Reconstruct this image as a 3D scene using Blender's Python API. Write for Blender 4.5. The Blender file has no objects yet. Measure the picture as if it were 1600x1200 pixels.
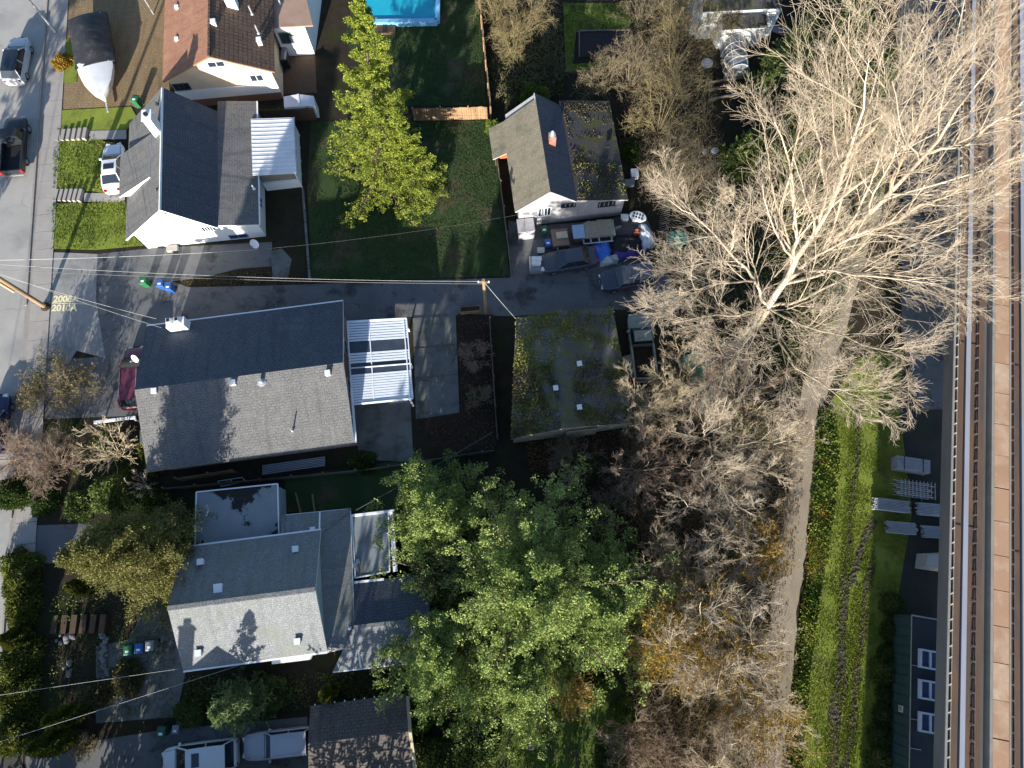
import bpy, math, random
import numpy as np
from mathutils import Vector, Matrix
sc = bpy.context.scene
COL = sc.collection
rad = math.radians
# ------------------------------------------------------------------ camera
CAM_H, FPX, TILT = 56.0, 1150.0, rad(16.0)
cd = bpy.data.cameras.new('camera'); cam = bpy.data.objects.new('camera', cd); COL.objects.link(cam)
cam.location = (0, 0, CAM_H); cam.rotation_euler = (TILT, 0, 0)
cd.sensor_width = 36.0; cd.lens = FPX / 1600.0 * 36.0; cd.clip_start = 0.5; cd.clip_end = 1500
sc.camera = cam
# ------------------------------------------------------------------ daylight
SUN_EL, SUN_AZ = 15.5, 10.5            # low winter sun; shadows run 10.5 degrees right of picture-up
w = bpy.data.worlds.new('World'); sc.world = w; w.use_nodes = True
nt = w.node_tree; bg = nt.nodes['Background']
sky = nt.nodes.new('ShaderNodeTexSky'); sky.sky_type = 'NISHITA'; sky.sun_disc = False
sky.ozone_density = 3.0; sky.sun_elevation = rad(SUN_EL); sky.sun_rotation = rad(180 + SUN_AZ)
nt.links.new(sky.outputs[0], bg.inputs[0]); bg.inputs[1].default_value = 0.097
sl = bpy.data.lights.new('sun', 'SUN'); sl.energy = 4.6; sl.angle = rad(0.5); sl.color = (1.0, 0.945, 0.85)
sun = bpy.data.objects.new('sun', sl); COL.objects.link(sun)
_sd = Vector((math.sin(rad(SUN_AZ)) * math.cos(rad(SUN_EL)), math.cos(rad(SUN_AZ)) * math.cos(rad(SUN_EL)), -math.sin(rad(SUN_EL))))
sun.rotation_euler = _sd.to_track_quat('-Z', 'Y').to_euler(); sun.location = (-20, -60, 40)
sc.view_settings.view_transform = 'Standard'; sc.view_settings.look = 'None'
sc.view_settings.gamma = 1.0; sc.view_settings.use_curve_mapping = False
sc.view_settings.exposure = 1.35
# ------------------------------------------------------------------ survey: pixel of the photo + height -> point of the place
_F = np.array([0, math.sin(TILT), -math.cos(TILT)]); _U = np.array([0, math.cos(TILT), math.sin(TILT)]); _R = np.array([1., 0, 0])
def W(px, py, h=0.0):
    d = _F + (px - 800) / FPX * _R - (py - 600) / FPX * _U
    s = (h - CAM_H) / d[2]
    return np.array([0, 0, CAM_H]) + d * s
def XY(px, py, h=0.0):
    p = W(px, py, h); return (float(p[0]), float(p[1]))
rng = np.random.default_rng(11)
random.seed(5)
# ------------------------------------------------------------------ materials
MATS = {}
def node(nt, t, **k):
    n = nt.nodes.new(t)
    for a, b in k.items():
        if a.startswith('i_'): n.inputs[a[2:].replace('_', ' ')].default_value = b
        else: setattr(n, a, b)
    return n
def c4(c): return (c[0], c[1], c[2], 1.0)
def mixrgb(nt, fac, a, b, mode='MIX'):
    m = nt.nodes.new('ShaderNodeMix'); m.data_type = 'RGBA'; m.blend_type = mode
    for sock, val in ((m.inputs[0], fac), (m.inputs[6], a), (m.inputs[7], b)):
        if hasattr(val, 'is_linked') or hasattr(val, 'links'): nt.links.new(val, sock)
        elif isinstance(val, (int, float)): sock.default_value = val
        else: sock.default_value = c4(val)
    return m.outputs[2]
def ramp(nt, src, lo, hi):
    m = nt.nodes.new('ShaderNodeMapRange'); m.inputs[1].default_value = lo; m.inputs[2].default_value = hi
    nt.links.new(src, m.inputs[0]); return m.outputs[0]
def M(name, c1, c2=None, sc1=2.0, c3=None, sc3=.3, t3=(.5, .62), rough=.85, bump=.25, bsc=30., metal=0., spec=.35, det=6., stretch=None, cracks=0., csc=.4):
    """base colour c1 broken up by noise towards c2; patches of c3 (dirt, wear, moss); fine relief"""
    if name in MATS: return MATS[name]
    m = bpy.data.materials.new(name); m.use_nodes = True; nt = m.node_tree; b = nt.nodes['Principled BSDF']
    b.inputs['Roughness'].default_value = rough; b.inputs['Metallic'].default_value = metal
    b.inputs['Specular IOR Level'].default_value = spec
    g = nt.nodes.new('ShaderNodeNewGeometry'); src = g.outputs['Position']
    if stretch:
        mp = nt.nodes.new('ShaderNodeMapping'); mp.inputs['Scale'].default_value = stretch
        nt.links.new(src, mp.inputs[0]); src = mp.outputs[0]
    def noise(s, d=det, r=.6):
        n = nt.nodes.new('ShaderNodeTexNoise'); n.inputs['Scale'].default_value = s; n.inputs['Detail'].default_value = d
        n.inputs['Roughness'].default_value = r; nt.links.new(src, n.inputs[0]); return n.outputs[0]
    if c2 is None: c2 = tuple(x * .75 for x in c1)
    col = mixrgb(nt, ramp(nt, noise(sc1), .3, .7), c1, c2)
    if c3: col = mixrgb(nt, ramp(nt, noise(sc3, 8., .65), *t3), col, c3)
    if cracks:
        dn = nt.nodes.new('ShaderNodeTexNoise'); dn.inputs['Scale'].default_value = .8; dn.inputs['Detail'].default_value = 6.; nt.links.new(src, dn.inputs[0])
        va = nt.nodes.new('ShaderNodeVectorMath'); va.operation = 'MULTIPLY_ADD'; va.inputs[1].default_value = (1.6, 1.6, 0); nt.links.new(dn.outputs[1], va.inputs[0]); nt.links.new(src, va.inputs[2])
        vo = nt.nodes.new('ShaderNodeTexVoronoi'); vo.feature = 'DISTANCE_TO_EDGE'; vo.inputs['Scale'].default_value = csc; nt.links.new(va.outputs[0], vo.inputs[0])
        ck = ramp(nt, vo.outputs[0], .012, .003); gate = ramp(nt, noise(.35), .42, .58)
        ml = nt.nodes.new('ShaderNodeMath'); ml.operation = 'MULTIPLY'; nt.links.new(ck, ml.inputs[0]); nt.links.new(gate, ml.inputs[1])
        m2 = nt.nodes.new('ShaderNodeMath'); m2.operation = 'MULTIPLY'; nt.links.new(ml.outputs[0], m2.inputs[0]); m2.inputs[1].default_value = cracks
        col = mixrgb(nt, m2.outputs[0], col, (.03, .03, .028))
    nt.links.new(col, b.inputs['Base Color'])
    if bump:
        bp = nt.nodes.new('ShaderNodeBump'); bp.inputs['Strength'].default_value = bump; bp.inputs['Distance'].default_value = .05
        nt.links.new(noise(bsc, 4.), bp.inputs['Height']); nt.links.new(bp.outputs[0], b.inputs['Normal'])
    MATS[name] = m; return m
def BR(name, c1, c2, mortar, bw=.34, rh=.16, mort=.012, off=.5, c3=None, sc3=.5, t3=(.5, .6), rough=.9, bump=.5, spec=.25, c4_=None, blot=.35):
    """laid courses (shingles, tiles, pavers) on a surface's own u,v metres"""
    if name in MATS: return MATS[name]
    m = bpy.data.materials.new(name); m.use_nodes = True; nt = m.node_tree; b = nt.nodes['Principled BSDF']
    b.inputs['Roughness'].default_value = rough; b.inputs['Specular IOR Level'].default_value = spec
    tc = nt.nodes.new('ShaderNodeUVMap'); tc.uv_map = 'uv'
    br = nt.nodes.new('ShaderNodeTexBrick'); br.offset = off
    for k, v in (('Color1', c4(c1)), ('Color2', c4(c2)), ('Mortar', c4(mortar)), ('Scale', 1.0), ('Mortar Size', mort), ('Brick Width', bw), ('Row Height', rh), ('Mortar Smooth', .3)):
        br.inputs[k].default_value = v
    nt.links.new(tc.outputs[0], br.inputs[0])
    g = nt.nodes.new('ShaderNodeNewGeometry')
    def noise(s, d=6., r=.6):
        n = nt.nodes.new('ShaderNodeTexNoise'); n.inputs['Scale'].default_value = s; n.inputs['Detail'].default_value = d
        n.inputs['Roughness'].default_value = r; nt.links.new(g.outputs['Position'], n.inputs[0]); return n.outputs[0]
    col = br.outputs[0]
    col = mixrgb(nt, ramp(nt, noise(3.0), .35, .7), col, tuple(x * (1 - blot) for x in c1))
    col = mixrgb(nt, ramp(nt, noise(14.0, 3.), .45, .75), col, tuple(min(1, x * 1.5) for x in c1))
    if c3: col = mixrgb(nt, ramp(nt, noise(sc3, 9., .7), *t3), col, c3)
    mp = nt.nodes.new('ShaderNodeMapping'); mp.inputs['Scale'].default_value = (1.3, .12, 1); nt.links.new(tc.outputs[0], mp.inputs[0])
    sn = nt.nodes.new('ShaderNodeTexNoise'); sn.inputs['Scale'].default_value = 1.6; sn.inputs['Detail'].default_value = 7.; nt.links.new(mp.outputs[0], sn.inputs[0])
    sm = nt.nodes.new('ShaderNodeMath'); sm.operation = 'MULTIPLY'; sm.inputs[1].default_value = .55; nt.links.new(ramp(nt, sn.outputs[0], .5, .75), sm.inputs[0])
    col = mixrgb(nt, sm.outputs[0], col, tuple(x * .62 for x in c2))
    nt.links.new(col, b.inputs['Base Color'])
    bp = nt.nodes.new('ShaderNodeBump'); bp.inputs['Strength'].default_value = bump; bp.inputs['Distance'].default_value = .02
    sub = nt.nodes.new('ShaderNodeMath'); sub.operation = 'SUBTRACT'; nt.links.new(noise(30., 3.), sub.inputs[0]); nt.links.new(br.outputs[1], sub.inputs[1])
    nt.links.new(sub.outputs[0], bp.inputs['Height']); nt.links.new(bp.outputs[0], b.inputs['Normal'])
    MATS[name] = m; return m
def LEAF(name, c1, c2, c3=None, trans=.25, rough=.7):
    """leaf or twig colour that varies from piece to piece by its 'tint'"""
    if name in MATS: return MATS[name]
    m = bpy.data.materials.new(name); m.use_nodes = True; nt = m.node_tree; b = nt.nodes['Principled BSDF']
    b.inputs['Roughness'].default_value = rough; b.inputs['Specular IOR Level'].default_value = .2
    a = nt.nodes.new('ShaderNodeAttribute'); a.attribute_name = 'tint'
    r = nt.nodes.new('ShaderNodeValToRGB'); e = r.color_ramp.elements
    e[0].color = c4(c1); e[1].color = c4(c3 or c2)
    if c3: x = e.new(.55); x.color = c4(c2)
    nt.links.new(a.outputs['Fac'], r.inputs[0]); nt.links.new(r.outputs[0], b.inputs['Base Color'])
    if trans:
        t = nt.nodes.new('ShaderNodeBsdfTranslucent'); nt.links.new(r.outputs[0], t.inputs[0])
        mx = nt.nodes.new('ShaderNodeMixShader'); mx.inputs[0].default_value = trans
        nt.links.new(b.outputs[0], mx.inputs[1]); nt.links.new(t.outputs[0], mx.inputs[2])
        nt.links.new(mx.outputs[0], nt.nodes['Material Output'].inputs[0])
    MATS[name] = m; return m
def GLASS(name, c=(.02, .03, .045), rough=.08):
    return M(name, c, c, rough=rough, bump=0, spec=.8)
# ------------------------------------------------------------------ objects
def wl(o):
    v = Vector((0, 0, 0))
    while o is not None: v = v + o.location; o = o.parent
    return v
def tag(o, label=None, cat=None, group=None, kind=None):
    for k, v in (('label', label), ('category', cat), ('group', group), ('kind', kind)):
        if v: o[k] = v
    return o
def thing(name, label, cat, loc=(0, 0, 0), group=None):
    o = bpy.data.objects.new(name, None); COL.objects.link(o); o.location = Vector([float(x) for x in loc])
    o.empty_display_size = .5
    return tag(o, label, cat, group)
def copy_tree(o, parent=None):
    c = o.copy(); COL.objects.link(c)
    if parent is not None: c.parent = parent
    for ch in list(o.children): copy_tree(ch, c)
    return c
def place(o, loc, rz=0.0):
    o.location = Vector([float(x) for x in loc]); o.rotation_euler = (0, 0, rz); return o
def link_mesh(name, me, mats, parent=None):
    o = bpy.data.objects.new(name, me); COL.objects.link(o)
    for m in (mats if isinstance(mats, (list, tuple)) else [mats]): me.materials.append(m)
    if parent is not None: o.parent = parent
    return o
class MB:
    def __init__(s): s.v = []; s.f = []; s.m = []; s.u = []; s.hasuv = False
    def face(s, pts, mi=0, uv=None):
        i = len(s.v); s.v += [tuple(float(c) for c in p) for p in pts]
        s.f.append(tuple(range(i, i + len(pts)))); s.m.append(mi); s.u.append(uv)
        if uv: s.hasuv = True
    def add(s, verts, faces, mi=0):
        i = len(s.v); s.v += [tuple(float(c) for c in p) for p in verts]
        for f in faces: s.f.append(tuple(i + k for k in f)); s.m.append(mi); s.u.append(None)
    def box(s, c, d, rz=0.0, mi=0, taper=1.0):
        ca, sa = math.cos(rz), math.sin(rz); vs = []
        for z in (-.5, .5):
            k = 1.0 if z < 0 else taper
            for x, y in ((-.5, -.5), (.5, -.5), (.5, .5), (-.5, .5)):
                X, Y = x * d[0] * k, y * d[1] * k
                vs.append((c[0] + X * ca - Y * sa, c[1] + X * sa + Y * ca, c[2] + z * d[2]))
        s.add(vs, [(3, 2, 1, 0), (4, 5, 6, 7), (0, 1, 5, 4), (1, 2, 6, 5), (2, 3, 7, 6), (3, 0, 4, 7)], mi); return s
    def ext(s, pts, vec, mi=0, uv=None, mi2=None):
        """polygon pts (seen face) extruded by vec"""
        n = len(pts); q = [tuple(np.array(p) + np.array(vec)) for p in pts]
        s.face(pts, mi, uv); s.face(q[::-1], mi if mi2 is None else mi2)
        for i in range(n):
            j = (i + 1) % n; s.face([pts[j], pts[i], q[i], q[j]], mi if mi2 is None else mi2)
        return s
    def prism(s, poly, z0, z1, mi=0, uv=True):
        a = 0
        for i in range(len(poly)):
            x0, y0 = poly[i][:2]; x1, y1 = poly[(i + 1) % len(poly)][:2]; a += x0 * y1 - x1 * y0
        if a < 0: poly = poly[::-1]
        s.ext([(p[0], p[1], z1) for p in poly], (0, 0, z0 - z1), mi, [(p[0], p[1]) for p in poly] if uv else None); return s
    def sheet(s, poly, z, mi=0):
        a = 0
        for i in range(len(poly)):
            x0, y0 = poly[i][:2]; x1, y1 = poly[(i + 1) % len(poly)][:2]; a += x0 * y1 - x1 * y0
        if a < 0: poly = poly[::-1]
        s.face([(p[0], p[1], z) for p in poly], mi, [(p[0], p[1]) for p in poly]); return s
    def beam(s, p, q, wd, ht, mi=0):
        p = Vector([float(x) for x in p]); q = Vector([float(x) for x in q]); d = (q - p)
        if d.length < 1e-6: return s
        d.normalize(); side = d.cross(Vector((0, 0, 1)))
        if side.length < 1e-3: side = Vector((1, 0, 0))
        side.normalize(); up = side.cross(d); vs = []
        for b in (p, q):
            for x, y in ((-1, -1), (1, -1), (1, 1), (-1, 1)): vs.append(tuple(b + side * (x * wd / 2) + up * (y * ht / 2)))
        s.add(vs, [(3, 2, 1, 0), (4, 5, 6, 7), (0, 1, 5, 4), (1, 2, 6, 5), (2, 3, 7, 6), (3, 0, 4, 7)], mi); return s
    def tube(s, pts, r, n=8, mi=0):
        if not hasattr(r, '__len__'): r = [r] * len(pts)
        P = [Vector([float(x) for x in p]) for p in pts]; vs = []
        for i, p in enumerate(P):
            d = (P[min(i + 1, len(P) - 1)] - P[max(i - 1, 0)]).normalized()
            a = d.cross(Vector((0, 0, 1)));
            if a.length < .05: a = d.cross(Vector((1, 0, 0)))
            a.normalize(); b = d.cross(a)
            for k in range(n):
                t = 2 * math.pi * k / n; vs.append(tuple(p + (a * math.cos(t) + b * math.sin(t)) * r[i]))
        fs = [(i * n + k, i * n + (k + 1) % n, (i + 1) * n + (k + 1) % n, (i + 1) * n + k) for i in range(len(P) - 1) for k in range(n)]
        fs += [tuple(range(n))[::-1], tuple((len(P) - 1) * n + k for k in range(n))]
        s.add(vs, fs, mi); return s
    def lathe(s, prof, c=(0, 0, 0), n=14, mi=0):
        vs = [(c[0] + r * math.cos(2 * math.pi * k / n), c[1] + r * math.sin(2 * math.pi * k / n), c[2] + z) for r, z in prof for k in range(n)]
        fs = [(i * n + k, i * n + (k + 1) % n, (i + 1) * n + (k + 1) % n, (i + 1) * n + k) for i in range(len(prof) - 1) for k in range(n)]
        fs += [tuple(range(n))[::-1], tuple((len(prof) - 1) * n + k for k in range(n))]
        s.add(vs, fs, mi); return s
    def loft(s, rings, mi=0, cap=True, closed=True):
        n = len(rings[0]); vs = [p for r in rings for p in r]
        fs = [(i * n + k, i * n + (k + 1) % n, (i + 1) * n + (k + 1) % n, (i + 1) * n + k) for i in range(len(rings) - 1) for k in range(n if closed else n - 1)]
        if cap: fs += [tuple(range(n))[::-1], tuple((len(rings) - 1) * n + k for k in range(n))]
        s.add(vs, fs, mi); return s
    def build(s, name, mats, parent=None, smooth=None, bevel=0, local=False):
        off = Vector((0, 0, 0)) if (parent is None or local) else wl(parent)
        me = bpy.data.meshes.new(name)
        me.from_pydata([(x - off.x, y - off.y, z - off.z) for x, y, z in s.v], [], s.f)
        me.polygons.foreach_set('material_index', s.m)
        if s.hasuv:
            uvl = me.uv_layers.new(name='uv'); k = 0
            for f, u in zip(s.f, s.u):
                for i in range(len(f)):
                    p = s.v[f[i]]; uvl.data[k].uv = u[i] if u else (p[0] + p[1], p[2]); k += 1
        if smooth:
            me.polygons.foreach_set('use_smooth', [True] * len(s.f)); me.update(); me.set_sharp_from_angle(angle=rad(smooth))
        me.update()
        o = link_mesh(name, me, mats, parent)
        if bevel:
            b = o.modifiers.new('bevel', 'BEVEL'); b.width = bevel; b.segments = 2; b.limit_method = 'ANGLE'
        return o
def npmesh(name, V, Q, mats, parent=None, tint=None, smooth=False, kind=None):
    off = np.array(wl(parent)) if parent is not None else np.zeros(3)
    V = np.asarray(V, dtype=np.float32) - off.astype(np.float32); Q = np.asarray(Q, dtype=np.int32)
    me = bpy.data.meshes.new(name); k = Q.shape[1]
    me.vertices.add(len(V)); me.vertices.foreach_set('co', V.ravel())
    me.loops.add(Q.size); me.loops.foreach_set('vertex_index', Q.ravel())
    me.polygons.add(len(Q)); me.polygons.foreach_set('loop_start', np.arange(0, Q.size, k, dtype=np.int32))
    if smooth: me.polygons.foreach_set('use_smooth', np.ones(len(Q), dtype=bool))
    me.update(calc_edges=True)
    if tint is not None:
        a = me.attributes.new('tint', 'FLOAT', 'FACE'); a.data.foreach_set('value', np.asarray(tint, dtype=np.float32))
    o = link_mesh(name, me, mats, parent)
    if kind: o['kind'] = kind
    return o
def roof_plane(name, pts, mats, parent, th=.14):
    """pts: eave a, eave b, top b, top a -> a laid slab with u along the eave, v up the slope"""
    P = [np.array(p, dtype=float) for p in pts]
    ux = P[1] - P[0]; ux /= np.linalg.norm(ux); n = np.cross(ux, P[-1] - P[0]); n /= np.linalg.norm(n)
    if n[2] < 0: n = -n
    vy = np.cross(n, ux)
    uv = [(float((p - P[0]) @ ux), float((p - P[0]) @ vy)) for p in P]
    if np.cross(P[1] - P[0], P[2] - P[0])[2] < 0: P = P[::-1]; uv = uv[::-1]
    b = MB(); b.ext([tuple(p) for p in P], tuple(-n * th), 0, uv, 1 if isinstance(mats, (list, tuple)) and len(mats) > 1 else 0)
    return b.build(name, mats, parent)
class Fr:
    """a house's own axes: origin + yaw"""
    def __init__(s, o, yaw): s.o = np.array(o[:2], dtype=float); s.c = math.cos(yaw); s.s = math.sin(yaw); s.yaw = yaw
    def p(s, x, y, z=0.0): return (s.o[0] + x * s.c - y * s.s, s.o[1] + x * s.s + y * s.c, z)
    def q(s, x, y): return s.p(x, y)[:2]
    def inv(s, P): dx, dy = P[0] - s.o[0], P[1] - s.o[1]; return (dx * s.c + dy * s.s, -dx * s.s + dy * s.c)
# ================================================================== SETTING
def struct(o): o['kind'] = 'structure'; return o
m_soil = M('leaf_litter_soil', (.045, .034, .024), (.026, .022, .014), 1.2, (.03, .038, .014), .35, (.5, .66), bump=.8, bsc=14, rough=1, spec=.1)
m_asph = M('street_asphalt', (.385, .365, .335), (.325, .31, .285), .5, (.24, .238, .23), .22, (.52, .7), bump=.3, bsc=60, cracks=.22, csc=.16)
m_lane = M('lane_asphalt', (.15, .15, .152), (.105, .107, .11), .45, (.05, .05, .05), .33, (.53, .62), bump=.4, bsc=45, cracks=.6, csc=.4)
m_conc = M('sidewalk_concrete', (.36, .33, .30), (.30, .275, .25), .8, (.2, .185, .17), 1.1, (.6, .78), bump=.25, bsc=50)
m_kerb = M('kerb_concrete', (.33, .30, .265), (.26, .235, .21), 1.5, bump=.3, bsc=40)
m_slab = M('old_concrete', (.17, .17, .16), (.115, .12, .11), .7, (.07, .075, .06), .6, (.5, .68), bump=.4, bsc=35, cracks=.8, csc=.35)
m_lawn = M('lawn_turf', (.046, .074, .027), (.033, .057, .022), .7, (.095, .078, .045), .3, (.5, .64), bump=.9, bsc=22, rough=1, spec=.1)
m_field = M('field_turf', (.225, .265, .045), (.165, .205, .036), .9, (.1, .11, .035), .5, (.5, .68), bump=.9, bsc=20, rough=1, spec=.1)
m_path = M('gravel_path', (.36, .30, .22), (.28, .23, .165), .6, (.18, .145, .105), .35, (.5, .72), bump=.6, bsc=55, rough=1, stretch=(1, .35, 1))
m_mulch = M('leaf_mulch', (.05, .034, .024), (.028, .022, .017), 2.5, (.09, .05, .025), 3, (.58, .72), bump=1, bsc=12, rough=1, spec=.1)
m_yard = M('yard_dirt', (.05, .046, .04), (.03, .032, .03), .5, (.035, .045, .025), .3, (.5, .65), bump=.6, bsc=25, rough=1)
m_pave = BR('brick_pavers', (.25, .18, .10), (.19, .13, .075), (.07, .055, .035), bw=.36, rh=.22, mort=.02, off=.5, bump=.6)
g = MB(); g.face([(-220, -160, 0), (260, -160, 0), (260, 320, 0), (-220, 320, 0)])
struct(g.build('ground', [m_soil]))
def region(name, pix, z, mat, world=False):
    b = MB(); b.sheet([XY(*p) for p in pix] if not world else pix, z)
    return struct(b.build(name, [mat]))
# street on the left: kerb line fitted through two photo points, carried on past the frame
k0, k1 = np.array(XY(73, 0)), np.array(XY(10, 900)); kd = (k0 - k1) / np.linalg.norm(k0 - k1); kn = np.array([kd[1], -kd[0]])   # kn points away from the street, towards the houses
def kp(s, d): p = k1 + kd * s + kn * d; return (float(p[0]), float(p[1]))
b = MB(); b.sheet([kp(-60, -10.5), kp(-60, 0), kp(150, 0), kp(150, -10.5)], .006)
road = struct(b.build('road', [m_asph]))
b = MB(); 
for s0, s1, hh in ((-60, -1.5, .12), (4.2, 11.2, .12), (21.5, 60, .12), (60, 150, .12), (-1.5, 4.2, .03), (11.2, 21.5, .03)):
    b.box((*kp((s0 + s1) / 2, .08), hh / 2), (s1 - s0 - .01, .16, hh), math.atan2(kd[1], kd[0]))
struct(b.build('kerb', [m_kerb]))
b = MB(); b.box((*kp(45, .32), .01), (210, .32, .03), math.atan2(kd[1], kd[0])); struct(b.build('gutter', [m_kerb]))
b = MB(); b.box((*kp(45, 1.25), .005), (210, 1.6, .05), math.atan2(kd[1], kd[0])); walk = struct(b.build('sidewalk', [M('joint_dirt', (.08, .07, .06), (.05, .045, .04), rough=1)]))
me = None
for i in range(42):
    s = -10 + i * 1.62
    b = MB(); b.box((0, 0, .035 + .004 * math.sin(i * 2.3)), (1.585, 1.56, .06), math.atan2(kd[1], kd[0]))
    if me is None:
        o = b.build('sidewalk_slab', [m_conc], walk, bevel=0); me = o.data
    else:
        o = bpy.data.objects.new('sidewalk_slab', me); COL.objects.link(o); o.parent = walk
    p = kp(s, 1.25); o.location = (p[0], p[1], .004 * math.sin(i * 1.7) + .012); o.rotation_euler = (0, 0, rad(.35 * math.sin(i * 5.1)))
# lane and paved yards
region('lane', [(80, 394), (150, 397), (235, 388), (425, 378), (425, 416), (372, 420), (325, 432), (268, 440), (296, 449), (425, 446), (600, 440), (797, 434), (794, 345), (850, 352), (1010, 340), (1040, 410), (1060, 486), (960, 484), (800, 494), (690, 492), (560, 500), (540, 540), (300, 560), (250, 600), (245, 650), (180, 650), (160, 560), (120, 545), (62, 640)], .010, m_lane)
region('lane_apron', [(80, 394), (152, 397), (150, 470), (165, 560), (120, 548), (62, 640), (62, 560), (74, 470)], .0135, M('pale_apron_asphalt', (.30, .29, .275), (.25, .243, .235), .5, (.17, .168, .165), .4, (.52, .7), bump=.3, bsc=50, cracks=.4, csc=.3))
region('side_parking', [(62, 565), (172, 556), (200, 650), (70, 655)], .0095, m_lane)
region('lawn_verge', [(88, 173), (205, 167), (215, 185), (196, 206), (86, 208)], .045, m_field)
region('driveway', [(22, 822), (140, 818), (190, 850), (175, 905), (120, 880), (15, 880)], .011, m_lane)
region('driveway', [(40, 1182), (130, 1160), (260, 1140), (480, 1120), (485, 1215), (480, 1300), (40, 1300)], .0105, m_lane)
region('side_yard', [(232, 940), (262, 930), (290, 1050), (275, 1120), (150, 1130), (150, 1010), (200, 1000)], .0125, m_slab)
region('paved_yard', [(98, -30), (258, -30), (265, 145), (215, 170), (205, 165), (88, 172)], .011, m_pave)
slab = region('concrete_pad', [(645, 494), (712, 490), (718, 645), (650, 655)], .03, m_slab)
for (a0, a1) in ((.02, .30), (.32, .60), (.62, .99)):          # three cast bays, joints open between them
    q = [(645 + 5 * a, 494 + 160 * a) for a in (a0, a1)]; r = [(712 + 6 * a, 491 + 154 * a) for a in (a1, a0)]
    b = MB(); b.prism([XY(*q[0]), XY(*q[1]), XY(*r[0]), XY(*r[1])], .031, .075); o = b.build('concrete_bay', [m_slab], slab)
region('patio', [(545, 600), (640, 600), (646, 722), (562, 718)], .04, m_slab)
region('mulch_bed', [(716, 490), (770, 492), (776, 700), (690, 712), (655, 660), (720, 650)], .014, m_mulch)
region('gravel_patch', [(424, 392), (440, 388), (456, 405), (450, 436), (426, 437)], .016, m_slab)
# lawns
L_back = [(487, 438), (480, 300), (486, 190), (640, 190), (762, 188), (772, 215), (781, 290), (796, 430), (640, 436)]
L_pool = [(590, 165), (760, 164), (745, -40), (560, -40), (540, 60)]
L_front1 = [(84, 221), (140, 216), (190, 226), (196, 310), (150, 300), (84, 296)]
L_front2 = [(82, 318), (140, 318), (196, 314), (205, 365), (225, 384), (150, 391), (82, 389)]
L_front0 = [(90, 62), (125, 62), (120, 130), (88, 130)]
L_se = [(770, 1060), (830, 1040), (900, 1050), (965, 1062), (985, 1100), (972, 1150), (985, 1250), (740, 1250), (765, 1150)]
L_ne = [(880, 5), (985, 5), (985, 45), (900, 50), (895, 100), (960, 95), (960, 110), (884, 112)]
L_field = [(1290, 640), (1340, 560), (1412, 540), (1405, 640), (1425, 800), (1400, 950), (1372, 1240), (1236, 1240), (1262, 900), (1272, 760)]
L_side = [(445, 745), (610, 722), (720, 712), (700, 760), (620, 800), (450, 800)]
for nm, poly, z, m in (('lawn', L_back, .012, m_lawn), ('lawn', L_pool, .012, m_lawn), ('lawn', L_front1, .05, m_field), ('lawn', L_front2, .05, m_field), ('lawn', L_front0, .05, m_field), ('lawn', L_se, .012, M('lower_lawn_turf', (.085, .125, .024), (.055, .085, .02), .9, (.06, .06, .028), .5, (.48, .64), bump=.9, bsc=20, rough=1, spec=.1)), ('lawn', L_ne, .012, m_field), ('field', L_field, .012, m_field), ('lawn', L_side, .012, m_lawn)):
    region(nm, poly, z, m)
# trail beside the field, as a strip that bends
def ribbon(name, pix, wd, z, mat, jit=0):
    P = [np.array(XY(*p)) for p in pix]; b = MB(); L = []; Rr = []
    T = np.linspace(0, len(P) - 1, len(P) * 5)
    for t in T:
        i = min(int(t), len(P) - 2); f = t - i
        p0 = P[max(i - 1, 0)]; p1 = P[i]; p2 = P[i + 1]; p3 = P[min(i + 2, len(P) - 1)]
        q = .5 * ((2 * p1) + (-p0 + p2) * f + (2 * p0 - 5 * p1 + 4 * p2 - p3) * f * f + (-p0 + 3 * p1 - 3 * p2 + p3) * f ** 3)
        d = .5 * ((-p0 + p2) + 2 * (2 * p0 - 5 * p1 + 4 * p2 - p3) * f + 3 * (-p0 + 3 * p1 - 3 * p2 + p3) * f * f); d /= np.linalg.norm(d) + 1e-9
        nrm = np.array([d[1], -d[0]]); j = rng.uniform(-jit, jit, 2)
        L.append(q + nrm * (wd / 2 + j[0])); Rr.append(q - nrm * (wd / 2 + j[1]))
    for i in range(len(L) - 1): b.face([(*L[i], z), (*L[i + 1], z), (*Rr[i + 1], z), (*Rr[i], z)])
    return struct(b.build(name, [mat]))
ribbon('trail', [(1432, -90), (1420, 40), (1400, 160), (1355, 330), (1305, 500), (1262, 650), (1254, 750), (1238, 850), (1226, 950), (1214, 1050), (1200, 1200), (1190, 1290)], 2.0, .022, m_path, .18)
region('service_road', [(1425, -60), (1540, -60), (1500, 300), (1478, 640), (1440, 640), (1408, 520), (1412, 250)], .016, m_lane)
region('works_yard', [(1395, 560), (1478, 560), (1560, 640), (1560, 1240), (1380, 1240), (1372, 1000), (1385, 850), (1390, 700)], .008, m_yard)
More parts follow.
